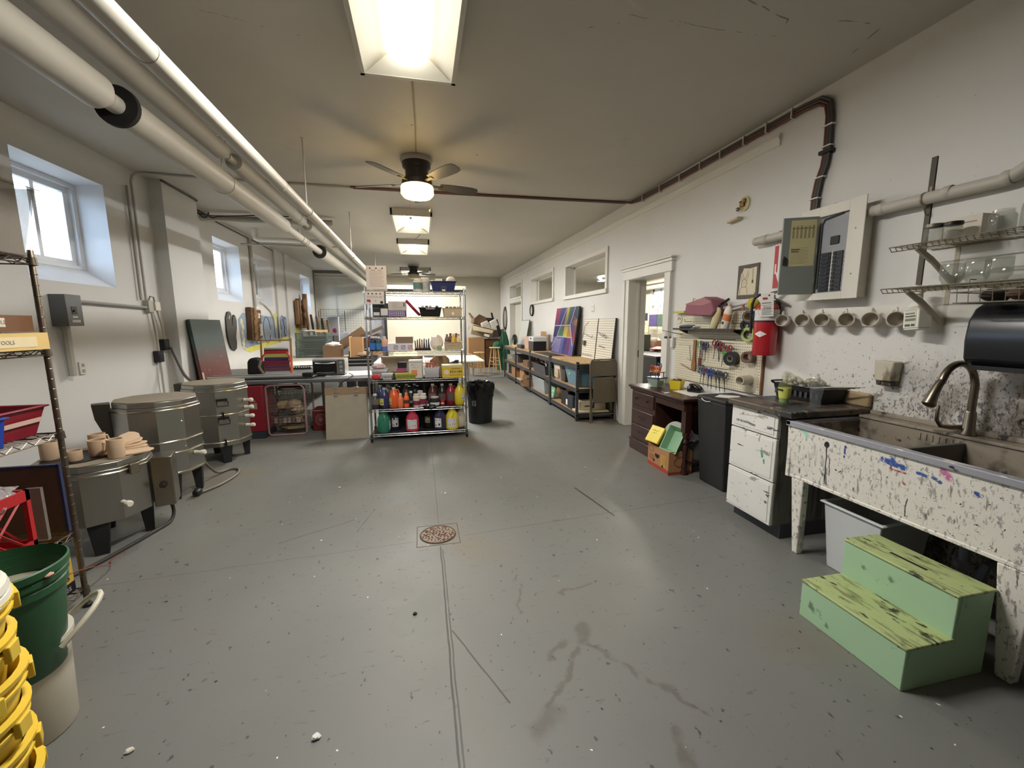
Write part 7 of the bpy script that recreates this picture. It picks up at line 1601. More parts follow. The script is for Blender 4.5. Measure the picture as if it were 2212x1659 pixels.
g = G(); g.tube([(-3.118, 6.95, 2.26), (-3.117, 7.02, 2.12), (-3.117, 7.06, 1.98), (-3.117, 7.09, 1.90)], .008, 6); solo('wall_wire', 'short black wire sticking out of the left wall near second window', 'wire', g, C(30, 30, 30, .6))

# --- near wire rack on the left edge
DCH = mat('worn_dark_chrome', (112, 102, 90), .35, .9, var=.3, vs=40)
RL = [.11, .43, .955, 1.37, 1.80]
wire_rack('worn wire storage rack at the left edge crowded with bins', -2.24, -1.79, 1.25, 2.47, RL, 1.83, False, DCH)
t = thing('clear_tote', 'murky clear tote full of junk on the top of the near rack', 'bin', (-2.0, 1.98, 1.80))
g = G(); g.tub(-.24, -.50, .26, .50, 0, .30, .04, .004, .014); obj('body', g, clear('murky_tote', (176, 168, 156), .35, .2), t, .02)
g = G(); g.frustum(-.20, -.46, .225, .44, .008, .22, .03); g.crumple((.0, .1, .24), .2, 3, 1, 1.8, .45, 14, .15); obj('junk', g, mat('dim_clutter', (74, 64, 60), .8, var=.6, vs=8), t, .02)
g = G(); g.X = Matrix.Translation((.05, .20, .30)) @ Matrix.Rotation(RAD(12), 4, 'X'); g.box(-.16, -.28, 0, .15, .18, .06); obj('magenta_pouch', g, C(140, 30, 80, .5), t, .012)
g = G(); g.X = Matrix.Translation((.0, .22, .35)) @ Matrix.Rotation(RAD(-10), 4, 'X'); g.box(-.2, -.3, 0, .14, .14, .02); obj('brown_folder', g, C(130, 96, 80, .7), t)
g = G(); g.box(.227, -.10, .12, .232, .06, .18); g.box(.227, .0, .06, .232, .2, .09); obj('reel_and_cables', g, C(40, 32, 34, .6), t)
BRT = mat('brown_wood_tray', (110, 74, 48), .6, var=.2, vs=5, stretch=(8, 1, 8))
t = thing('wood_tray', 'dark brown wooden tray labelled on tape, upper of two', 'tray', (-2.0, 1.95, 1.455))
g = G(); g.tub(-.2, -.50, .19, .50, 0, .075, 0, .012); obj('body', g, BRT, t)
g = G(); g.box(.19, .22, .022, .1915, .36, .062); tp = obj('tape_label', g, C(206, 196, 180, .7), t)
g = G(); g.text('CLAY TOOLS', .024, 0, 0, M=Matrix.Translation((.1925, .29, .042)) @ Matrix.Rotation(PI/2, 4, 'Z') @ Matrix.Rotation(PI/2, 4, 'X')); obj('lettering', g, C(90, 84, 80, .7), tp)
t = thing('wood_tray', 'pale pine tray labelled on masking tape, lower of two', 'tray', (-2.0, 1.95, 1.372))
g = G(); g.tub(-.21, -.48, .252, .485, 0, .078, 0, .012); obj('body', g, mat('pine_tray', (206, 176, 112), .6, var=.12, vs=5, stretch=(8, 1, 8)), t)
g = G(); g.box(.252, .20, .014, .2535, .42, .06); tp = obj('tape_label', g, C(214, 198, 160, .7), t)
g = G(); g.text('TOOLS', .024, 0, 0, M=Matrix.Translation((.2545, .27, .036)) @ Matrix.Rotation(PI/2, 4, 'Z') @ Matrix.Rotation(PI/2, 4, 'X')); obj('lettering', g, C(110, 96, 80, .7), tp)
CRIM = mat('crimson_plastic', (126, 22, 38), .4, var=.06)
t = thing('red_bin', 'crimson plastic bin with tape strip on the near rack', 'bin', (-2.0, 2.16, .957))
g = G(); g.tub(-.19, -.28, .19, .28, 0, .135, .03, .004, .012); obj('body', g, CRIM, t, .01)
g = G(); g.add([(.183, -.28, .062), (.184, .255, .068), (.189, .255, .09), (.187, -.28, .084)], [(0, 1, 2, 3)]); obj('tape_strip', g, C(206, 176, 160, .7), t)
g = G(); g.crumple((-2.02, 2.16, 1.16), .15, 12, .9, 1.2, .62, 16, .16); solo('plastic_bag', 'crinkled clear plastic bag heaped in the crimson bin', 'bag', g, BAG)
t = thing('blue_bin', 'royal blue plastic bin at the left edge of the near rack', 'bin', (-1.97, 1.97, .957))
g = G(); g.tub(-.16, -.26, .20, .215, 0, .125, .012, .004, .01); obj('body', g, C(24, 56, 150, .4), t, .008)
for k, (c, z, a) in enumerate((((40, 42, 46), 1.095, .1), ((206, 206, 190), 1.115, -.15), ((50, 52, 56), 1.135, .25), ((200, 204, 190), 1.16, .05))):
    g = G(); g.box(-.14, -.20, 0, .14, .20, .012); solo('folder', ('dark folder lowest of the pile over the blue bin', 'white folder in the pile over the blue bin', 'black folder in the pile over the blue bin', 'top pale folder of the pile over the blue bin')[k], 'folder', g, C(*c, .6), (-2.0+.02*k, 1.96, z), a, 'folders over the blue bin', bevel=.002)
# milk crate with bricks and bag
MCR = mat('red_milk_crate', (176, 36, 40), .4, var=.06)
t = thing('milk_crate', 'red plastic milk crate with lattice sides on the near rack', 'crate', (-2.02, 2.12, .432))
g = G(); w = .19; h = .29
for a, b, c, d in ((-w, w, -w, -w+.012), (-w, w, w-.012, w), (-w, -w+.012, -w, w), (w-.012, w, -w, w)):
    g.box(a, c, 0, b, d, .04); g.box(a, c, h-.05, b, d, h)
for sx in (-1, 1):
    for sy in (-1, 1): g.box(sx*w-.02*(sx > 0), sy*w-.02*(sy > 0), 0, sx*w+.02*(sx < 0), sy*w+.02*(sy < 0), h)
g.box(-w, -w, 0, w, w, .012); obj('frame', g, MCR, t)
g = G(); n = 6
for s in (-1, 1):
    for k in range(-n, n):
        for dr in (1, -1):
            a0 = k*2*w/n; P = []
            for q in (0, 1):
                u = a0*1.0+q*.20*dr; P.append((u, .04+q*.20))
            (u0, z0), (u1, z1) = P
            if max(u0, u1) > w or min(u0, u1) < -w: continue
            g.tube([(s*(w-.006), u0, z0), (s*(w-.006), u1, z1)], .006, 4); g.tube([(u0, s*(w-.006), z0), (u1, s*(w-.006), z1)], .006, 4)
obj('lattice', g, MCR, t)
for k, (y, x) in enumerate(((2.05, -1.95), (1.94, -1.92), (2.02, -2.1))):
    g = G(); g.box(-.055, -.11, 0, .055, .11, .06); solo('fire_brick', ('white fire brick on top of the milk crate, farthest', 'white fire brick on top of the milk crate, nearest', 'white fire brick on top of the milk crate, by the wall')[k], 'brick', g, C(216, 200, 184, .85), (x, y, .725), .3-.2*k, 'fire bricks on the milk crate', bevel=.003)
g = G(); g.crumple((-1.94, 2.18, .70), .13, 33, .9, 1.3, .5, 16, .2); solo('plastic_bag', 'clear plastic bag draped over the red milk crate', 'bag', g, BAG)
g = G(); g.box(-2.22, 2.50, .36, -1.845, 2.515, .775); t = solo('brown_board', 'dark brown board with blue edge standing at the end of the near rack', 'board', g, C(96, 76, 62, .7))
g = G(); g.box(-2.22, 2.498, .765, -1.845, 2.517, .779); g.box(-1.85, 2.498, .36, -1.838, 2.517, .779); obj('blue_edge', g, C(40, 48, 84, .5), t)
g = G(); g.box(-.03, -.008, 0, .03, .008, .27); solo('acrylic_strip', 'clear acrylic strip standing beside the red milk crate', 'strip', g, clear('acrylic', (196, 188, 176), .3, .1), (-1.865, 2.38, .432))
g = G(); g.box(-.20, -.18, 0, .17, .18, .235); t = solo('glove_box', 'yellow and black printed carton on the lowest shelf of the near rack', 'box', g, C(206, 168, 70, .6), (-1.985, 2.27, .112), bevel=.003)
MR = Matrix.Translation((.1712, .09, 0)) @ Matrix.Rotation(PI/2, 4, 'Z') @ Matrix.Rotation(PI/2, 4, 'X')
g = G(); g.box(.170, -.18, .0, .1712, .18, .055); obj('black_band', g, C(30, 28, 40, .5), t)
g = G(); g.text('ers', .07, 0, 0, M=MR @ Matrix.Translation((.02, .092, .0006))); obj('wording', g, C(40, 34, 30, .6), t)
g = G(); g.text('opes', .045, 0, 0, M=MR @ Matrix.Translation((.02, .03, .0012))); obj('white_wording', g, C(206, 200, 196, .6), t)
g = G()
for k in range(3): g.tube([(.1714, -.02+.03*k, .14), (.1714, .10+.02*k, .19+.01*k)], .002, 4)
obj('sketch_lines', g, C(150, 110, 40, .6), t)

# buckets
HDPE = mat('white_bucket_plastic', (206, 200, 182), .45, var=.05)
t = thing('white_bucket', 'white plastic bucket with raised handle on the floor', 'bucket', (-1.462, 1.68, 0)); t.scale = (.95, .95, 1)
g = G(); g.lathe([(0, 0), (.135, 0), (.14, .008), (.152, .36), (.146, .36), (.134, .02), (0, .015)], 36); obj('body', g, HDPE, t)
g = G()
for z, r in ((.30, .152), (.33, .158), (.355, .163)): g.lathe([(.145, z), (r, z), (r+.002, z+.012), (.148, z+.012)], 36)
g.lathe([(.148, .352), (.165, .352), (.165, .368), (.146, .368)], 36); obj('rim', g, HDPE, t)
g = G(); P = [((.180+.07*math.sin(PI*(a+10)/80))*math.cos(RAD(a)), (.180+.07*math.sin(PI*(a+10)/80))*math.sin(RAD(a)), .345+.10*math.sin(PI*(a+10)/80)) for a in range(-10, 71, 8)]; g.tube(P, .010, 8); obj('handle', g, HDPE, t)
g = G(); g.crumple((0, 0, 0), .001, 1); 
t = thing('green_bucket', 'dark green plastic bucket set inside the white bucket', 'bucket', (-1.435, 1.66, .262)); t.scale = (.95, .95, 1)
GB = mat('dark_green_plastic', (36, 84, 52), .4, var=.06)
g = G(); g.lathe([(0, 0), (.122, 0), (.128, .01), (.155, .30), (.163, .305), (.163, .33), (.158, .335), (.168, .345), (.168, .362), (.163, .366), (.173, .375), (.174, .398), (.168, .402), (.166, .38), (.150, .28), (.128, .02), (0, .016)], 40); obj('body', g, GB, t)
g = G(); g.lathe([(0, .30), (.150, .30), (.150, .305), (0, .31)], 30, (-.01, 0, 0)); obj('contents', g, C(150, 146, 122, .8), t)
g = G(); g.crumple((.15, -.03, .375), .018, 2, 1.6, 1, .6, 8); obj('pink_clip', g, C(190, 140, 120, .6), t)
YT = clear('yellow_tub_plastic', (226, 188, 52), .82, .25)
YS = mat('yellow_rim_plastic', (232, 196, 60), .4, var=.06)
words = ('bottom', 'second', 'third', 'fourth', 'fifth', 'sixth', 'seventh', 'topmost yellow')
for k in range(8):
    t = thing('yellow_tub', 'yellow plastic tub with clip tabs, %s in the nested stack' % words[k], 'tub', (-1.168+.004*(k % 3), 1.10+.005*(k % 2), .095*k), .5*k, 'nested yellow tubs')
    g = G(); g.lathe([(0, .0), (.135, 0), (.14, .01), (.165, .155), (.158, .155), (.133, .02), (0, .016)], 36); obj('body', g, YT if k < 1 else YS, t)
    g = G(); g.lathe([(.158, .150), (.174, .148), (.176, .160), (.160, .164)], 36); g.lathe([(.160, .125), (.170, .122), (.171, .130), (.161, .133)], 36); obj('rim', g, YS, t)
    for j in range(7):
        g = G(); g.X = Matrix.Rotation(2*PI*j/7, 4, 'Z'); g.box(.166, -.022, .105, .180, .022, .148); obj('clip_tab', g, YS, t, .003)
for k in range(6):
    t = thing('pail_cover', 'white plastic lid with curled edge, %s in the pile on the yellow tubs' % ('lowest', 'second', 'third', 'fourth', 'fifth', 'topmost')[k], 'lid', (-1.165+.006*(k % 2)-.010*k, 1.10, .826+.024*k), .3*k, 'white lids on the tub stack')
    g = G(); g.lathe([(0, .008), (.15, .008), (.158, .012), (.172, .004), (.178, -.006), (.174, .010), (.160, .019), (0, .015)], 36); obj('body', g, C(226, 222, 208, .45), t)
g = G(); g.crumple((-1.22, 1.26, 1.0), .05, 77, 1, 1, .6, 10, .15); solo('teal_cloth', 'small teal cloth at the left picture edge above the white lids', 'cloth', g, C(44, 120, 150, .8))
# ================================================================== left table and what is on and under it
TGR = mat('worn_grey_tabletop', (92, 92, 92), .5, var=.15, vs=8)
t = thing('craft_table', 'long dark grey table along the left wall behind the kilns', 'table', (-1.9, 6.8, 0))
g = G(); g.ext([(-2.87, 5.95, .725), (-.70, 5.95, .725), (-.70, 7.68, .725), (-3.1, 7.68, .725), (-3.1, 6.65, .725), (-2.87, 6.65, .725)], (0, 0, .035)); obj('tabletop', W(g, t), TGR, t, .004)
g = G(); g.box(-2.86, 5.965, .715, -.71, 5.985, .727); obj('apron', W(g, t), C(150, 150, 148, .5), t)
for x in (-2.80, -1.12):
    for y in (6.15, 7.5):
        g = G(); g.lathe([(0, 0), (.025, 0), (.025, .68), (.05, .70), (.05, .725), (0, .725)], 12, (x, y, 0)); obj('leg', W(g, t), C(176, 172, 164, .5), t)
t = thing('teal_canvas', 'tall teal and rust-red abstract canvas leaning on the left wall', 'painting', (-2.745, 6.42, .762), LW); t.rotation_euler = (RAD(-6), 0, LW)
CV = NT('teal_to_rust_paint'); _p = CV.coord('Object'); _z = CV.sep(_p)[2]
_m = CV.step(CV.math('ADD', _z, CV.math('MULTIPLY', CV.math('SUBTRACT', CV.noise(CV.coord('Object', (9, 1, 2.2)), 2, 5, .7), .5), .6)), .12, .55)
_c = CV.mix(_m, lin((98, 50, 44)), lin((50, 72, 72))); _c = CV.mix(CV.math('MULTIPLY', CV.step(CV.noise(CV.coord('Object', (14, 1, 6)), 2, 4, .6), .62, .70), CV.math('SUBTRACT', 1, CV.step(_z, .3, .55))), _c, lin((150, 140, 130)))
CV.link(_c, CV.p.inputs['Base Color']); CV.p.inputs['Roughness'].default_value = .45
g = G(); g.box(-.41, 0, 0, .41, .04, .80); obj('canvas', g, CV.m, t, .003)
g = G(); g.box(-.41, -.004, 0, -.37, .0, .12); obj('tape', g, C(186, 160, 150, .7), t)
t = thing('wall_palette', 'large black kidney-shaped palette cut-out on the left wall', 'palette', (-3.126, 7.93, 1.38), LW)
prof = [(-.05, .33), (-.13, .32), (-.20, .22), (-.22, .02), (-.19, -.16), (-.12, -.29), (.0, -.335), (.10, -.30), (.13, -.2), (.12, -.10), (.18, .05), (.2, .18), (.16, .27), (.10, .28), (.055, .22), (.03, .10), (.01, .10), (.015, .26), (-.005, .31)]
g = G(); g.plate(prof, -.02, 0); obj('board', g, C(40, 38, 36, .35), t, .006)
g = G(); g.ball((-.09, -.021, .22), .016, 8, 1, .2, 1); g.ball((-.07, -.021, .25), .014, 8, 1, .2, 1); obj('paint_dab', g, C(226, 222, 214, .5), t)
DRIFT = mat('dark_driftwood', (92, 66, 42), .8, var=.45, vs=8, stretch=(1, 1, 3), bump=.4, bs=18)
t = thing('wood_relief', 'carved dark wood relief with white bead row on the left wall', 'artwork', (-3.12, 8.78, 1.19), LW); t.rotation_euler = (0, RAD(5), LW)
g = G(); g.box(-.24, -.09, 0, .24, 0, .60); obj('back_board', g, DRIFT, t, .008)
g = G()
for k in range(9): g.crumple((-.12+.06*(k % 2), -.10, .07+.06*k), .055, k, .8, .5, 1.2, 10, .25)
obj('carving', g, mat('pale_driftwood', (140, 108, 74), .8, var=.4, vs=12), t)
g = G()
for k in range(5): g.ball((.12+.01*(k % 2), -.11, .13+.042*k), .032, 8)
g.ball((-.02, -.10, .60), .04, 8); g.ball((.08, -.10, .50), .03, 8); g.ball((.07, -.10, .45), .03, 8); obj('white_bead', g, C(226, 218, 204, .6), t)
g = G()
for k in range(10): g.ball((.245, -.06, .58-.03*k), .012, 6)
obj('edge_bead', g, C(60, 50, 40, .7), t)
# painted mural sheet on the wall
t = thing('wall_mural', 'long blue-grey painted mural with yellow edge on the left wall', 'mural', (-3.128, 9.65, 1.02), LW)
MUR = splat('blue_grey_mural', (142, 154, 172), [((112, 124, 148), 3, .52, (1, 1, 1), .15), ((196, 190, 150), 5, .66, (1, 1, .5), .06)], rough=.7)
g = G(); g.ext([(-1.36, -.003, .10), (-1.0, -.003, .02), (1.3, -.003, .20), (1.32, -.003, .66), (.3, -.003, .64), (-1.2, -.003, .68), (-1.42, -.003, .56)], (0, .003, 0)); obj('sheet', g, MUR, t)
g = G(); g.ext([(-1.3, -.005, .03), (-1.0, -.005, -.04), (1.35, -.005, .12), (1.32, -.005, .20), (-1.0, -.005, .06)], (0, .002, 0)); g.ext([(1.9, -.005, -.1), (2.4, -.005, -.1), (2.3, -.005, .70), (1.85, -.005, .55)], (0, .002, 0)); g.ext([(.42, -.005, .38), (.58, -.005, .40), (.6, -.005, .72), (.45, -.005, .70)], (0, .002, 0)); obj('yellow_paint', g, mat('yellow_mural_paint', (206, 200, 90), .7, var=.2, vs=10), t)
g = G()
for x0, s in ((-.55, 1), (-.05, .9), (.75, .5)): g.tube([(x0+.22*s*math.cos(RAD(a)), -.004, .36+.27*math.sin(RAD(a))) for a in range(0, 350, 24)], .008, 4)
for k in range(11): g.box(-.86, -.006, .16+k*.045, -.80, -.003, .185+k*.045)
g.tube([(1.0, -.004, .6), (1.1, -.004, .42), (1.05, -.004, .28), (1.16, -.004, .2)], .010, 4); g.tube([(.95, -.004, .68), (1.2, -.004, .60)], .010, 4); obj('dark_lines', g, C(70, 78, 92, .7), t)
g = G()
for k in range(5): g.crumple((-1.28+.03*(k % 2), -.004, .12+.1*k), .05, k, 1, .06, 1.2, 9, .3)
obj('cream_shapes', g, C(206, 200, 160, .7), t)
# frames hung farther along
t = thing('frame_bundle', 'bundle of old wooden frames and boards hung on the left wall', 'frames', (-3.09, 12.0, 1.40), LW)
for k, (x, w, z0, z1) in enumerate(((-.46, .05, .10, .70), (-.36, .05, .06, .74), (-.25, .07, .02, .70), (.02, .09, .0, .66), (.16, .06, .0, .72), (.30, .06, .02, .90))):
    g = G(); g.box(x-w, -.10-.02*(k % 2), z0, x+w, -.02, z1); obj('wood_slat', g, mat('old_frame_%d' % (k % 3), ((134, 100, 64), (110, 82, 54), (150, 116, 76))[k % 3], .7, var=.25, vs=6, stretch=(4, 4, 1)), t, .004)
g = G(); g.lathe([(0, 0), (.16, 0), (.16, -.04), (0, -.04)], 20, (.0, -.10, .62), 'y'); g.box(-.2, -.02, .02, .3, .0, .7); obj('round_panel', g, CARDD, t)
g = G(); g.tube([(-.22, -.13, .56), (-.12, -.14, .44), (-.2, -.13, .34), (-.1, -.14, .22), (-.2, -.13, .1)], .04, 8); obj('carved_scroll', g, DRIFT, t)
for k in range(5):
    g = G(); g.box(0, 0, 0, .05, .05, .62-.05*k); solo('wood_offcut', ('leaning wood offcut nearest the hung frames', 'second leaning wood offcut beside the frames', 'middle leaning wood offcut below the frames', 'fourth leaning wood offcut near the grid panel', 'shortest leaning wood offcut near the grid panel')[k], 'wood', g, mat('offcut_%d' % (k % 2), ((150, 124, 92), (96, 76, 58))[k % 2], .8, var=.2), (-3.0+.13*k, 12.3, 1.19), 0, 'wood offcuts leaning by the wall', rot=(0, RAD(-6), 0))
t = thing('slatted_cabinet', 'dark shelving crate carrying wood offcuts by the left wall', 'shelf', (-2.75, 12.4, 0))
g = G(); g.box(-.34, -.35, 0, .45, .3, 1.18); obj('body', g, C(48, 44, 42, .7), t, .006)
# grid wall panels
for lb, x0, x1, y, z1, r in (('wide black wire grid panel standing against the far alcove wall', -3.05, -1.62, 14.15, 1.96, .012), ('narrower black wire grid panel in front of the wide one', -3.05, -2.30, 13.9, 1.90, .010)):
    t = thing('grid_panel', lb, 'grid panel', (x0, y, 0)); g = G(); w = x1-x0
    g.tube([(0, 0, .0), (w, 0, .0), (w, 0, z1), (0, 0, z1)], r, 6, True); obj('panel_frame', g, C(30, 32, 36, .5), t); g = G()
    for k in range(1, int(w/.08)): g.tube([(k*.08, 0, 0), (k*.08, 0, z1)], .0035, 4)
    for k in range(1, int(z1/.08)): g.tube([(0, 0, k*.08), (w, 0, k*.08)], .003, 4)
    obj('mesh_wires', g, C(110, 116, 126, .5), t)
g = G(); g.box(-.16, -.05, 0, .16, .05, 1.72); t = solo('foam_sheet', 'tall pale plastic-wrapped sheet standing by the grid panels', 'sheet', g, C(190, 192, 198, .5), (-2.46, 12.9, 0), bevel=.02)
g = G(); g.crumple((.05, -.06, 1.32), .06, 2, 1, .3, 1, 10, .2); obj('pink_sticker', g, C(170, 60, 90, .6), t)
g = G(); g.crumple((-2.1, 13.4, .64), .42, 5, 1, .8, 1.6, 16, .08); solo('wrapped_bundle', 'large plastic-wrapped bundle behind the grey crates', 'bundle', g, clear('wrap_film', (190, 188, 186), .7, .3, wrinkle=.6))

# second, paler table and its load
t = thing('white_table', 'white topped table farther along the left wall', 'table', (-2.3, 9.2, 0))
g = G(); g.box(-3.06, 7.74, .73, -1.62, 10.75, .76); obj('tabletop', W(g, t), C(214, 208, 194, .5), t, .004)
for x in (-2.9, -1.75):
    for y in (7.95, 10.5): g = G(); g.box(x-.025, y-.025, 0, x+.025, y+.025, .73); obj('leg', W(g, t), C(60, 58, 56, .6), t)
CRT = mat('dark_sage_crate', (92, 104, 98), .6, var=.15)
for k in range(3):
    t = thing('slatted_crate', ('lowest grey-green slatted crate on the far white table', 'middle grey-green slatted crate on the far white table', 'topmost grey-green slatted crate on the far white table')[k], 'crate', (-2.36, 10.2, .762+.185*k), -.12+.05*k, 'stacked slatted crates')
    g = G(); w, d = .33, .26
    for x in (-w, w-.03):
        for y in (-d, d-.03): g.box(x, y, 0, x+.03, y+.03, .18)
    g.box(-w, -d, 0, w, d, .012); obj('frame', g, CRT, t)
    g = G()
    for j in range(5):
        z = .018+j*.034; g.box(-w+.03, -d, z, w-.03, -d+.012, z+.02); g.box(w-.012, -d+.03, z, w, d-.03, z+.02); g.box(-w, -d+.03, z, -w+.012, d-.03, z+.02)
    obj('slats', g, CRT, t)
g = G(); g.crumple((-2.40, 10.15, 1.345), .14, 9, 1.7, 1, .2, 14, .2); solo('white_cloth', 'white crumpled cloth over the top slatted crate', 'cloth', g, C(220, 214, 200, .8))
g = G(); g.box(-.13, -.02, 0, .13, .02, .05); solo('wood_block', 'pale wood block on the corner of the slatted crates', 'wood', g, C(206, 176, 124, .6), (-2.16, 9.98, 1.322), .3)
g = G(); g.box(-.20, -.16, 0, .20, .16, .04); solo('shallow_box', 'low brown box lid under the open carton of paper', 'box', g, CARD, (-1.86, 9.6, .762))
t = thing('paper_carton', 'brown carton stuffed with white paper by the slatted crates', 'carton', (-1.86, 9.6, .803))
g = G(); g.tub(-.18, -.15, .18, .15, 0, .24, 0, .006); obj('box', g, CARDD, t)
g = G(); g.crumple((0, 0, .25), .17, 4, 1, .9, .35, 16, .2); obj('paper', g, PAPER, t)
g = G(); g.box(-.6, -.35, 0, .6, .35, .02); solo('paper_stack', 'broad white sheets of paper spread on the white table', 'paper', g, PAPER, (-2.35, 8.4, .762), .05)
g = G(); g.ext([(-.25, -.15, 0), (.25, -.12, 0), (.22, .15, .05), (-.22, .12, .02)], (0, 0, .004)); solo('curled_paper', 'curled white sheet lying on the paper stack near the oven', 'paper', g, PAPER, (-1.95, 7.98, .784))
# rolling tool chest and cartons beyond the rack
t = thing('tool_chest', 'black steel tool chest with pale drawer edges left of the shelving', 'tool chest', (-1.30, 9.45, 0))
g = G(); g.box(-.25, -.22, .03, .30, .22, .80); obj('body', g, C(28, 28, 30, .4), t, .006)
for z in (.45, .56, .66, .74): g = G(); g.box(-.24, -.232, z, .28, -.218, z+.022); obj('drawer_pull', g, C(186, 184, 176, .35, .7), t)
t = thing('open_carton', 'light brown open carton standing on the tool chest', 'carton', (-1.34, 9.42, .802))
g = G(); g.tub(-.12, -.11, .12, .11, 0, .42, 0, .006); obj('box', g, CARD, t)
g = G(); g.box(-.14, -.12, 0, -.12, .12, .43); obj('pale_edge', g, C(206, 176, 126, .8), t)
for lb, x, y, z, sx, sy, sz, ry, c in (('long dark carton tilted up to the right on the pile by the shelving', -1.50, 9.9, 1.19, .30, .12, .10, -34, CARDD), ('open dark flap carton at the top of the pile by the shelving', -1.08, 9.9, 1.32, .26, .15, .035, -24, mat('dark_flap', (84, 72, 62), .9)), ('maroon-brown carton in the middle of the pile by the shelving', -1.15, 9.95, 1.10, .24, .16, .11, -20, C(86, 56, 46, .9)), ('pale brown carton at the right of the pile by the shelving', -.98, 9.6, .98, .13, .13, .16, 0, CARD)):
    g = G(); g.box(-sx, -sy, -sz, sx, sy, sz); solo('carton_box', lb, 'carton', g, c, (x, y, z), 0, 'cartons piled by the tool chest', rot=(0, RAD(ry), .1), bevel=.004)
g = G(); g.box(-.14, -.25, 0, .22, .3, .90); solo('base_cabinet', 'dark cabinet under the carton pile by the shelving', 'cabinet', g, C(60, 54, 50, .7), (-1.45, 10.1, 0), bevel=.006)
g = G(); g.crumple((-1.24, 9.36, .86), .10, 6, 1.4, .8, .6, 14, .2); solo('paper_scraps', 'heap of brown paper scraps on the tool chest', 'paper', g, C(150, 126, 100, .9))
# on the near table: oven, loom, trimmer, bag
t = thing('toaster_oven', 'silver toaster oven with dark glass door on the grey table', 'toaster oven', (-1.30, 6.30, .762))
g = G(); g.box(-.21, 0, .02, .22, .30, .235); obj('case', g, C(160, 160, 156, .35, .6), t, .008)
g = G(); g.box(-.205, -.008, .03, .11, .002, .205); d_ = obj('door', g, C(28, 28, 30, .2), t, .006)
g = G(); g.tube([(-.17, -.01, .185), (-.10, -.035, .18), (0, -.038, .178), (.09, -.01, .185)], .010, 8); obj('handle', g, C(190, 190, 186, .3, .8), d_)
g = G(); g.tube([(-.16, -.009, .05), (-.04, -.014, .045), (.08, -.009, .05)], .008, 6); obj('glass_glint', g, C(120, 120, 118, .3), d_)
g = G(); g.box(.12, -.006, .025, .215, .002, .23); obj('control_panel', g, C(120, 122, 120, .4, .5), t)
for z in (.185, .13, .075):
    g = G(); g.lathe([(0, 0), (.022, 0), (.020, -.02), (0, -.022)], 16, (.168, -.006, z), 'y'); obj('knob', g, C(206, 206, 202, .3, .8), t)
for x in (-.2, .17): g = G(); g.box(x, .02, 0, x+.03, .28, .02); obj('foot', g, BLACKP, t)
g = G(); g.box(-.35, -.3, 0, .35, .3, .004); solo('paper_sheet', 'white sheet under and beside the toaster oven', 'paper', g, PAPER, (-1.02, 6.55, .7605), .1)
t = thing('oven_cord', 'black cord of the toaster oven hanging over the table edge', 'cord', (0, 0, 0))
g = G(); g.tube(sm([(-1.06, 6.45, .78), (-.96, 6.2, .77), (-.97, 5.98, .768), (-1.05, 5.93, .72), (-1.16, 5.94, .60)]), .006, 6); obj('cable', g, BLACKP, t)
t = thing('weaving_loom', 'wooden frame loom with bright striped weaving on the grey table', 'loom', (-2.10, 6.72, .762)); t.rotation_euler = (RAD(-8), 0, 0)
g = G(); g.box(-.215, -.012, 0, -.19, .012, .53); g.box(.19, -.012, 0, .215, .012, .53); g.box(-.215, -.01, .49, .215, .01, .512); g.box(-.215, -.01, .04, .215, .01, .06); obj('loom_frame', g, C(170, 130, 84, .6), t, .003)
z = .05
for h_, c in ((.05, (112, 76, 96)), (.035, (96, 70, 92)), (.03, (150, 40, 60)), (.035, (130, 46, 76)), (.045, (60, 60, 92)), (.055, (196, 180, 110)), (.05, (176, 54, 40)), (.012, (40, 34, 44)), (.03, (176, 182, 186))):
    g = G(); g.box(-.165-.01*(z < .2), -.02, z, .165+.01*(z < .2), .006, z+h_); obj('woven_stripe', g, mat('wool_%d_%d_%d' % c, c, .95, var=.15, vs=40, stretch=(1, 1, 8), bump=.4, bs=120), t, .006); z += h_
g = G()
for s in (-1, 1): g.tube([(s*.19, -.02, .02), (s*.20, -.022, .16), (s*.175, -.022, .27), (s*.14, -.022, .315)], .012, 8)
obj('red_cord', g, C(196, 66, 44, .8), t)
t = thing('black_bag', 'small black rounded bag beside the loom on the grey table', 'bag', (-2.38, 6.75, .762))
g = G(); g.plate([(-.11, 0), (.10, 0), (.10, .18), (.05, .25), (-.05, .25), (-.10, .20)], -.07, .07); obj('body', g, C(30, 29, 30, .6), t, .03)
g = G(); g.tube([(.10, -.06, .02), (.06, -.08, .12), (.09, -.07, .22)], .02, 8); obj('tan_strap', g, C(130, 116, 92, .7), t)
t = thing('paper_trimmer', 'long grey rotary mat trimmer across the front of the grey table', 'trimmer', (-2.05, 6.12, .762))
g = G(); g.box(-.74, -.06, 0, .60, .16, .018); obj('base', g, C(40, 40, 42, .5), t, .003)
g = G(); g.box(-.72, -.04, .03, .56, -.01, .05); g.box(-.72, .08, .05, .52, .10, .058); obj('rail', g, C(196, 196, 192, .35, .5), t, .002)
g = G(); g.box(.46, -.06, .03, .58, .06, .075); g.tube([(.58, -.05, .02), (.62, .04, .03), (.55, .12, .04)], .012, 8); obj('cutter_head', g, BLACKP, t, .006)
t = thing('spike_strip', 'dark serrated strip lying behind the loom', 'strip', (-2.0, 7.35, .762)); g = G(); g.box(-.22, -.02, 0, .22, .02, .03)
for k in range(12): g.lathe([(.014, .03), (0, .06)], 6, (-.2+k*.036, 0, 0))
obj('teeth', g, C(44, 40, 38, .6), t)

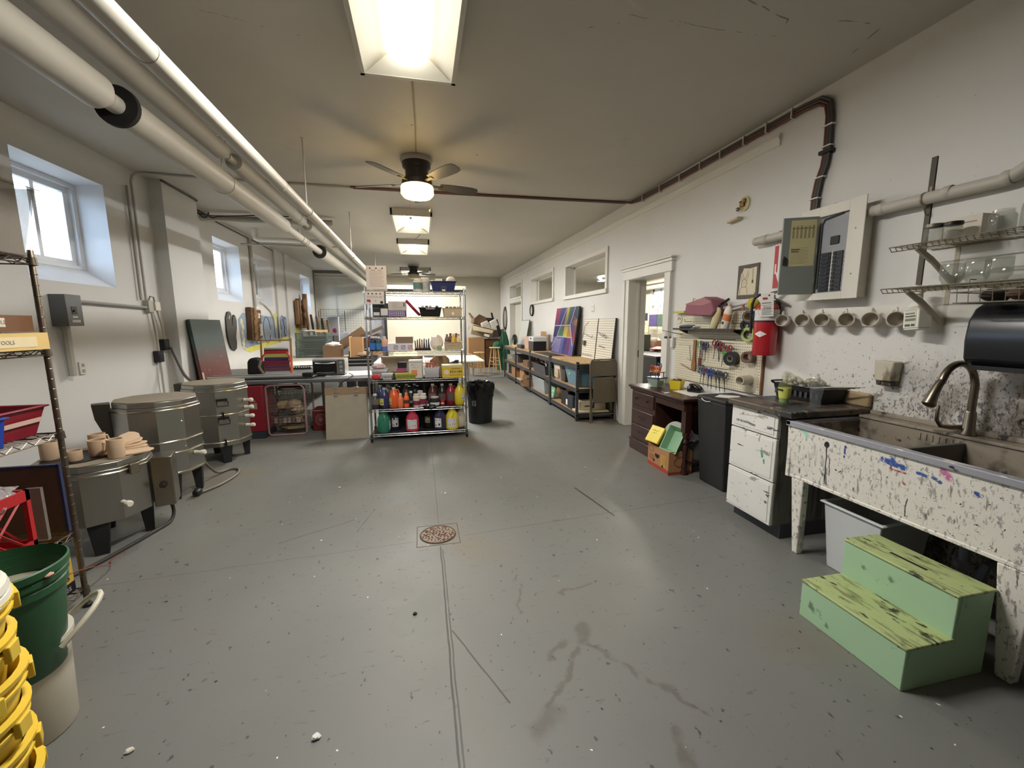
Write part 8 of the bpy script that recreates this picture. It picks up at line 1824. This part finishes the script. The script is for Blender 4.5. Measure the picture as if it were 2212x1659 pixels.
# below the table
t = thing('red_locker', 'red metal cabinet under the grey table beside the kiln', 'cabinet', (-2.11, 6.10, 0))
g = G(); g.box(-.16, -.2, .10, .07, .25, .70); obj('body', g, C(128, 26, 40, .4, var=.1), t, .006)
g = G(); g.box(-.15, -.19, 0, .06, .24, .10); obj('plinth', g, C(44, 48, 56, .6), t)
g = G(); g.box(-.08, -.203, .40, -.005, -.2, .48); g.box(-.08, -.208, .495, -.02, -.2, .51); obj('label_holder', g, C(150, 136, 120, .5), t)
PKF = mat('dusty_pink_tube', (160, 128, 126), .5, var=.06)
t = thing('basket_cart', 'pink tube-framed cart of wire baskets under the grey table', 'cart', (-1.80, 6.05, 0))
for y in (-.05, .38):
    g = G(); g.tube([(-.235, y, .66), (-.235, y, .05), (-.21, y, .015), (.21, y, .015), (.235, y, .05), (.235, y, .63), (.215, y, .67), (.18, y, .69), (-.18, y, .69), (-.22, y, .67)], .013, 8, True); obj('tube_frame', g, PKF, t)
for z, dy in ((.50, 0), (.30, -.06), (.14, -.04)):
    g = G()
    for zz in (0, .04, .08, .12):
        e = .03*(zz < .01); g.tube([(-.2+e, dy+e, z+zz), (.2-e, dy+e, z+zz), (.2-e, .34-e, z+zz), (-.2+e, .34-e, z+zz)], .003, 5, True)
    for k in range(9): x = -.19+k*.0475; g.tube([(x, dy, z+.12), (x*.86, dy+.03, z), (x*.86, .31, z), (x, .34, z+.12)], .002, 4)
    obj('wire_basket', g, C(120, 108, 104, .5, .5), t)
g = G(); g.lathe([(0, 0), (.17, 0), (.18, .02), (0, .02)], 20, (.03, .15, .60)); g.lathe([(0, 0), (.16, 0), (.165, .02), (0, .02)], 20, (.03, .15, .625)); obj('plate_stack', g, C(120, 110, 96, .6), t)
for k, (x, z, c) in enumerate(((-.08, .40, (150, 128, 100)), (.06, .41, (170, 150, 124)), (.10, .33, (186, 170, 146)), (-.02, .36, (110, 92, 76)), (.08, .19, (140, 120, 96)))):
    g = G(); g.crumple((x, .10, z), .09, k, 1.1, .9, .7, 12, .2); obj('crumpled_paper', g, C(*c, .9), t)
for k in range(6):
    g = G(); g.lathe([(0, 0), (.025, 0), (.025, .07), (0, .07)], 12, (-.155+.055*k, .0, .165)); obj('small_tin', g, mat('tin_%d' % (k % 3), ((150, 140, 126), (126, 100, 84), (170, 160, 146))[k % 3], .5, var=.3, vs=30), t)
g = G(); g.crumple((.03, .12, .09), .13, 8, 1.4, 1, .35, 14, .15); obj('brown_cloth', g, C(126, 108, 84, .9), t)
t = thing('red_crate', 'dark red plastic crate deep under the grey table', 'crate', (-1.42, 6.30, 0))
g = G(); g.box(-.11, -.12, 0, .14, .2, .30); obj('body', g, C(96, 18, 26, .5), t, .008)
g = G(); g.tube([(.07*math.cos(a*PI/6), -.124, .16+.08*math.sin(a*PI/6)) for a in range(12)], .004, 4, True)
for a in range(6): g.tube([(-.07*math.cos(a*PI/6), -.124, .16-.08*math.sin(a*PI/6)), (.07*math.cos(a*PI/6), -.124, .16+.08*math.sin(a*PI/6))], .004, 4)
g.box(-.10, -.123, .285, .06, -.12, .298); obj('star_lattice', g, C(150, 110, 100, .5), t)
t = thing('drawing_board', 'large tan drawing board with two metal clips leaning on the table', 'drawing board', (-.985, 5.63, 0)); t.rotation_euler = (RAD(-9), 0, RAD(-1))
MAS = mat('pale_hardboard', (166, 156, 138), .7, var=.14, vs=7)
g = G(); g.box(-.265, 0, 0, .265, .012, .665); obj('board', g, MAS, t, .002)
g = G(); g.box(-.268, -.004, .585, .268, .014, .675); obj('top_strip', g, C(146, 122, 90, .6), t, .002)
for x in (-.13, .12):
    g = G(); g.box(x-.028, -.012, .60, x+.028, -.004, .625); g.box(x-.02, -.02, .565, x+.02, -.004, .59); g.box(x-.035, -.01, .66, x+.035, .016, .682); obj('clip', g, C(206, 202, 192, .3, .9), t, .003)

# --- folding table, screen and cabinet behind the shelving
t = thing('folding_table', 'white plastic folding table behind the shelving', 'table', (.16, 9.05, 0))
g = G(); g.box(-1.07, -.75, .72, 1.07, .75, .765); obj('tabletop', g, C(220, 212, 196, .5), t, .015)
for x in (-.85, .85):
    for s in (-.5, .5): g = G(); g.tube([(x, s, .72), (x*1.04, s*1.15, 0)], .016, 8); obj('leg', g, C(206, 204, 200, .5), t)
t = thing('projection_screen', 'cream pull-up projection screen with black border behind the shelving', 'screen', (.12, 9.98, 0))
g = G(); g.box(-.93, 0, .62, .93, .008, 2.27); obj('black_border', g, C(26, 26, 27, .6), t)
g = G(); g.box(-.87, -.003, .70, .90, 0, 2.21); obj('screen_cloth', g, mat('cream_screen_cloth', (194, 190, 174), .7, var=.04, vs=2), t)
g = G(); g.box(-.94, -.04, 2.27, .94, .04, 2.36); obj('screen_case', g, C(214, 208, 194, .4), t, .01)
g = G(); g.tube([(0, .05, 0), (0, .05, 2.4)], .015, 8)
for a in (0, 2.1, 4.2): g.tube([(0, .05, .25), (.4*math.cos(a), .05+.4*math.sin(a), .01)], .01, 6)
obj('tripod', g, C(60, 60, 60, .4, .5), t)
g = G(); g.box(-.19, -.25, 0, .18, .25, 2.03); solo('metal_cabinet', 'tall pale grey drip-stained cabinet left of the projection screen', 'cabinet', g, splat('drip_stained_pale', (196, 200, 204), [((150, 152, 130), 5, .58, (5, 5, .4), .15)], rough=.4), (-1.0, 10.6, 0), bevel=.004)
g = G(); g.box(-.25, -.15, 0, .25, .15, .12); solo('cream_box', 'cream box at the back of the white folding table', 'box', g, C(222, 210, 180, .6), (-.35, 9.5, .766))
g = G(); g.lathe([(0, 0), (.16, 0), (.17, .025), (0, .025)], 20); solo('black_tray', 'round black tray on the white folding table', 'tray', g, BLACKP, (.2, 9.4, .766))

# --- back right corner: stools, tall boxes, heap of cartons, green cloth
def stool(label, x, y, h, r):
    t = thing('wooden_stool', label, 'stool', (x, y, 0), .4, 'wooden stools')
    g = G(); g.lathe([(0, h-.03), (r, h-.03), (r+.006, h-.015), (r, h), (0, h)], 24); obj('seat', g, WOODL, t)
    for k in range(4):
        a = PI/4+k*PI/2; g = G(); g.tube([(r*.62*math.cos(a), r*.62*math.sin(a), h-.03), (r*1.2*math.cos(a), r*1.2*math.sin(a), 0)], [.016, .018], 8); obj('leg', g, WOODL, t)
    for z, q in ((h*.32, 1.0), (h*.45, .93), (h*.58, .84)):
        for k in range(4):
            if (k+int(z*10)) % 2: continue
            a, b = PI/4+k*PI/2, PI/4+(k+1)*PI/2; g = G(); g.tube([(r*q*math.cos(a), r*q*math.sin(a), z), (r*q*math.cos(b), r*q*math.sin(b), z)], .010, 6); obj('rung', g, WOODL, t)
stool('short round wooden stool near the white folding table', 1.70, 12.6, .64, .16)
stool('tall round wooden stool beside the green cloth', 2.19, 12.65, .78, .165)
stool('round wooden stool mostly hidden by the white folding table', 1.30, 12.2, .62, .15)
g = G(); g.box(-.30, -.25, 0, .24, .25, 1.03); solo('tall_carton', 'tall plain brown carton behind the short stool', 'carton', g, CARD, (1.86, 14.4, 0), bevel=.004)
t = thing('brown_cabinet', 'dark brown wooden cabinet behind the tall stool', 'cabinet', (2.38, 14.6, 0))
g = G(); g.box(-.26, -.3, 0, .30, .3, .97); obj('body', g, C(92, 60, 38, .6, var=.15), t, .005)
g = G(); g.box(-.22, -.305, .70, .26, -.3, .92); g.box(-.22, -.305, .05, .26, -.3, .66); obj('door_panel', g, C(120, 82, 50, .6, var=.15), t, .004)
t = thing('burst_carton', 'crushed open carton with white label heaped on the tall boxes', 'carton', (2.10, 14.4, 1.20)); t.rotation_euler = (RAD(4), RAD(14), RAD(-10))
g = G(); g.tub(-.40, -.20, .34, .22, -.14, .16, .01, .008); obj('box', g, mat('grey_cardboard', (134, 118, 94), .85, var=.12), t)
g = G(); g.ext([(-.40, -.2, .16), (.34, -.2, .16), (.30, -.32, .06), (-.34, -.34, .02)], (0, 0, .006)); g.ext([(-.40, -.2, .16), (-.40, .22, .16), (-.52, .2, -.02), (-.52, -.2, -.04)], (0, 0, .006)); obj('flap', g, C(176, 158, 126, .85), t)
g = G(); g.box(.06, -.345, -.08, .24, -.335, .0); g.box(-.535, -.12, -.06, -.525, .1, .1); obj('white_label', g, C(220, 216, 210, .7), t)
t = thing('flapped_carton', 'open-flapped carton balanced at the top left of the heap', 'carton', (1.95, 14.5, 1.56)); t.rotation_euler = (0, RAD(16), .2)
g = G(); g.tub(-.22, -.16, .22, .16, -.10, .06, .02, .008); g.ext([(-.22, -.16, .06), (-.22, .16, .06), (-.40, .1, .20), (-.40, -.1, .20)], (0, 0, .006)); g.ext([(-.22, -.16, .06), (.22, -.16, .06), (.16, -.22, .2), (-.1, -.2, .24)], (0, .006, 0)); obj('box', g, CARDD, t)
for k, (x, y, z, s, c, lb) in enumerate(((2.14, 14.35, 1.49, (.12, .08, .07), (222, 218, 208), 'left white foam block in the carton heap'), (2.45, 14.35, 1.50, (.12, .09, .11), (226, 222, 214), 'right white foam block in the carton heap'))):
    g = G(); g.box(-s[0], -s[1], -s[2], s[0], s[1], s[2]); solo('foam_block', lb, 'foam', g, C(*c, .7), (x, y, z), .3, 'foam blocks in the carton heap', rot=(0, RAD(-24+60*k*0), .2), bevel=.01)
g = G(); g.crumple((2.30, 14.6, 1.62), .16, 3, 1.6, .8, .5, 12, .2); solo('black_bundle', 'dark fabric bundle at the top of the carton heap', 'bundle', g, C(32, 30, 32, .8))
g = G(); g.box(-.03, -.02, -.16, .03, .02, .16); solo('black_bar', 'black bar poking up from the carton heap', 'bar', g, BLACKP, (2.45, 14.5, 1.72), rot=(0, RAD(-14), 0))
g = G(); g.box(-.05, -.03, -.40, .05, .03, .40); solo('black_post', 'dark slanting post right of the carton heap', 'post', g, C(36, 32, 30, .7), (2.66, 14.4, 1.25), rot=(0, RAD(-16), 0))
g = G(); g.box(-.28, -.14, -.02, .28, .14, .02); g.ext([(-.26, .14, .02), (.26, .14, .02), (.30, .24, .26), (-.22, .24, .26)], (0, .01, 0)); solo('grey_laptop', 'old grey open laptop at the right of the carton heap', 'laptop', g, C(120, 112, 104, .5), (2.58, 14.3, 1.02), rot=(0, RAD(-6), 0))
t = thing('green_cloth', 'dark green cloth draped over a tall stand by the bench end', 'cloth', (2.62, 13.3, 0))
g = G(); P = []
for j, (z, r) in enumerate(((0, .20), (.3, .19), (.6, .16), (.9, .13), (1.12, .09), (1.24, .05))):
    P.append([(r*(1+.22*math.sin(7*2*PI*i/28+j))*math.cos(2*PI*i/28), r*(1+.22*math.sin(7*2*PI*i/28+j))*math.sin(2*PI*i/28)*.8, z) for i in range(28)])
g.add([p for r in P for p in r], [(a*28+i, a*28+(i+1) % 28, (a+1)*28+(i+1) % 28, (a+1)*28+i) for a in range(5) for i in range(28)]); g.lathe([(0, 1.25), (.05, 1.24)], 12); obj('drape', g, mat('bottle_green_cloth', (30, 84, 58), .8, var=.2, vs=8), t)
g = G(); g.crumple((-.24, -.1, .78), .16, 4, 1, .7, .9, 14, .12); obj('gathered_fold', g, mat('green_fold', (34, 92, 64), .8, var=.2, vs=8), t)
g = G(); g.box(-.14, -.01, 0, .14, .01, .62); solo('white_board', 'small white board leaning below the far bench end', 'board', g, C(206, 202, 194, .6), (2.52, 11.75, 0), rot=(RAD(-8), 0, -.5))
g = G(); g.tube(sm([(2.2, 12.0, .006), (1.9, 11.8, .006), (1.75, 11.5, .006), (1.95, 11.3, .006), (2.25, 11.35, .006)]), .005, 5); solo('extension_lead', 'thin dark cord looping on the floor near the far bench', 'cord', g, BLACKP)

# --- floor drain and small litter on the floor
t = thing('floor_drain', 'round rusty cast-iron floor drain grate in the concrete', 'drain', (.068, 2.83, 0))
RUST = splat('rusty_grate', (142, 126, 110), [((96, 62, 42), 30, .5, (1, 1, 1), .1), ((60, 44, 34), 60, .6, (1, 1, 1), .04)], rough=.7)
g = G(); g.lathe([(0, .001), (.118, .001), (.118, .004), (0, .004)], 40); obj('grate', g, RUST, t)
g = G(); g.tube([(.122*math.cos(2*PI*k/40), .122*math.sin(2*PI*k/40), .003) for k in range(40)], .005, 5, True); obj('rim', g, C(84, 66, 52, .7), t)
g = G(); rn = random.Random(2)
for k in range(60):
    r, a = .105*math.sqrt((k+.5)/60), k*2.39996; q = rn.uniform(.0045, .008); g.lathe([(0, .0043), (q, .0043), (q, .0046), (0, .0047)], 8, (r*math.cos(a), r*math.sin(a), 0))
obj('holes', g, C(34, 24, 20, .9), t)
g = G(); s = .145
for a, b in (((-s, -s), (s, -s)), ((s, -s), (s, s)), ((s, s), (-s, s)), ((-s, s), (-s, -s))): g.tube([(a[0], a[1], 0), (b[0], b[1], 0)], .003, 4)
obj('cut_edge', g, C(112, 96, 80, .8), t)
for x, y, r, c, lb in ((-.42, 1.43, .014, (222, 222, 216), 'white crumpled chip on the floor left of centre'), (-1.05, 1.52, .012, (206, 200, 186), 'flat pale scrap on the floor near the white bucket'), (.16, 3.55, .010, (214, 208, 196), 'tiny pale chip on the floor beyond the drain'), (-.08, 2.02, .010, (30, 28, 26), 'small black lump on the floor left of the joint'), (-.78, 3.9, .010, (220, 220, 216), 'little white chip on the floor before the shelving'), (1.62, 3.9, .009, (216, 214, 206), 'little white chip on the floor before the desk')):
    g = G(); g.crumple((0, 0, r*.5), r, int(x*100) % 17, 1.2, 1, .55, 8, .3); solo('floor_scrap', lb, 'scrap', g, C(*c, .8), (x, y, 0))

# ================================================================== the room beyond the doorway
l = bpy.data.lights.new('next_room_tube', 'AREA'); l.shape = 'RECTANGLE'; l.size = .2; l.size_y = 1.2; l.color = (1, .94, .82); l.energy = 60
t = thing('shop_light', 'fluorescent fixture in the next room seen through the high window', 'ceiling light', (4.9, 8.3, 2.92))
g = G(); g.box(-.15, -.65, 0, .15, .65, .075); obj('housing', g, LIGHTW, t); g = G(); g.box(-.11, -.62, -.012, .11, .62, 0); obj('lens', g, LENS, t)
o = bpy.data.objects.new('next_room_tube', l); COL.objects.link(o); o.parent = t; o.location = (0, 0, -.02)
l2 = l.copy(); l2.energy = 45; t = thing('shop_light', 'extra fluorescent fixture added to light the next room beyond the doorway', 'ceiling light', (5.6, 11.0, 2.92))  # second fixture added to brighten the room beyond the doorway
g = G(); g.box(-.15, -.65, 0, .15, .65, .075); obj('housing', g, LIGHTW, t); g = G(); g.box(-.11, -.62, -.012, .11, .62, 0); obj('lens', g, LENS, t)
o = bpy.data.objects.new('next_room_tube', l2); COL.objects.link(o); o.parent = t; o.location = (0, 0, -.02)
for z, r, m, lb in ((2.67, .05, PIPE, 'upper white pipe across the next room above its window'), (2.53, .07, PIPE2, 'lower grey pipe across the next room above its window')):
    g = G(); g.tube([(6.7, 2.0, z), (6.7, 15.0, z)], r, 12); solo('next_room_pipe', lb, 'pipe', g, m)
t = thing('black_counter', 'black counter cabinet just inside the next room', 'cabinet', (4.2, 6.9, 0))
g = G(); g.box(-.45, -.75, 0, .5, .95, .91); obj('body', g, C(24, 24, 26, .5), t, .006); g = G(); g.box(-.47, -.77, .91, .52, .97, .945); obj('top', g, C(50, 50, 52, .4), t)
g = G(); g.box(-.19, 0, 0, .15, .02, .32); solo('green_board', 'dull green board standing on the counter in the next room', 'board', g, C(92, 104, 92, .6), (4.25, 7.5, .947), rot=(RAD(-8), 0, -.5))
g = G(); g.crumple((4.42, 7.2, 1.0), .07, 5, 2, 2, .6, 12, .2); solo('red_items', 'red and silver clutter on the counter in the next room', 'clutter', g, mat('red_clutter', (176, 60, 44), .6, var=.6, vs=20))
g = G(); g.crumple((4.52, 7.5, 1.08), .13, 9, 1, 1, 1, 12, .15); solo('pale_bag', 'pale bag of things behind the clutter in the next room', 'bag', g, C(206, 192, 176, .8))
for k, (y, z, w, h, c, lb) in enumerate(((11.38, 1.67, .13, .11, (40, 44, 60), 'small dark canvas leftmost on the next room display'), (10.93, 1.56, .20, .17, (70, 60, 104), 'purple and blue canvas in the next room display'), (10.52, 1.56, .19, .17, (64, 84, 72), 'green and red canvas in the next room display'), (11.29, 1.33, .11, .11, (206, 186, 150), 'small sketch lower on the next room display'))):
    g = G(); g.box(-w, 0, -h, w, .02, h); solo('small_canvas', lb, 'painting', g, mat('canvas_paint_%d' % k, c, .6, var=.5, vs=8), (6.49, y, z), RW, 'canvases on the next room display')
t = thing('display_grid', 'thin wire display stand in the next room', 'stand', (6.53, 11.0, 0))
g = G()
for y in (-.7, -.25, .2, .65): g.tube([(0, y, 0), (0, y, 1.95)], .008, 5)
for z in (1.95, 1.76, 1.46, 1.2): g.tube([(0, -.7, z), (0, .65, z)], .006, 5)
obj('wires', g, C(150, 140, 124, .5), t)
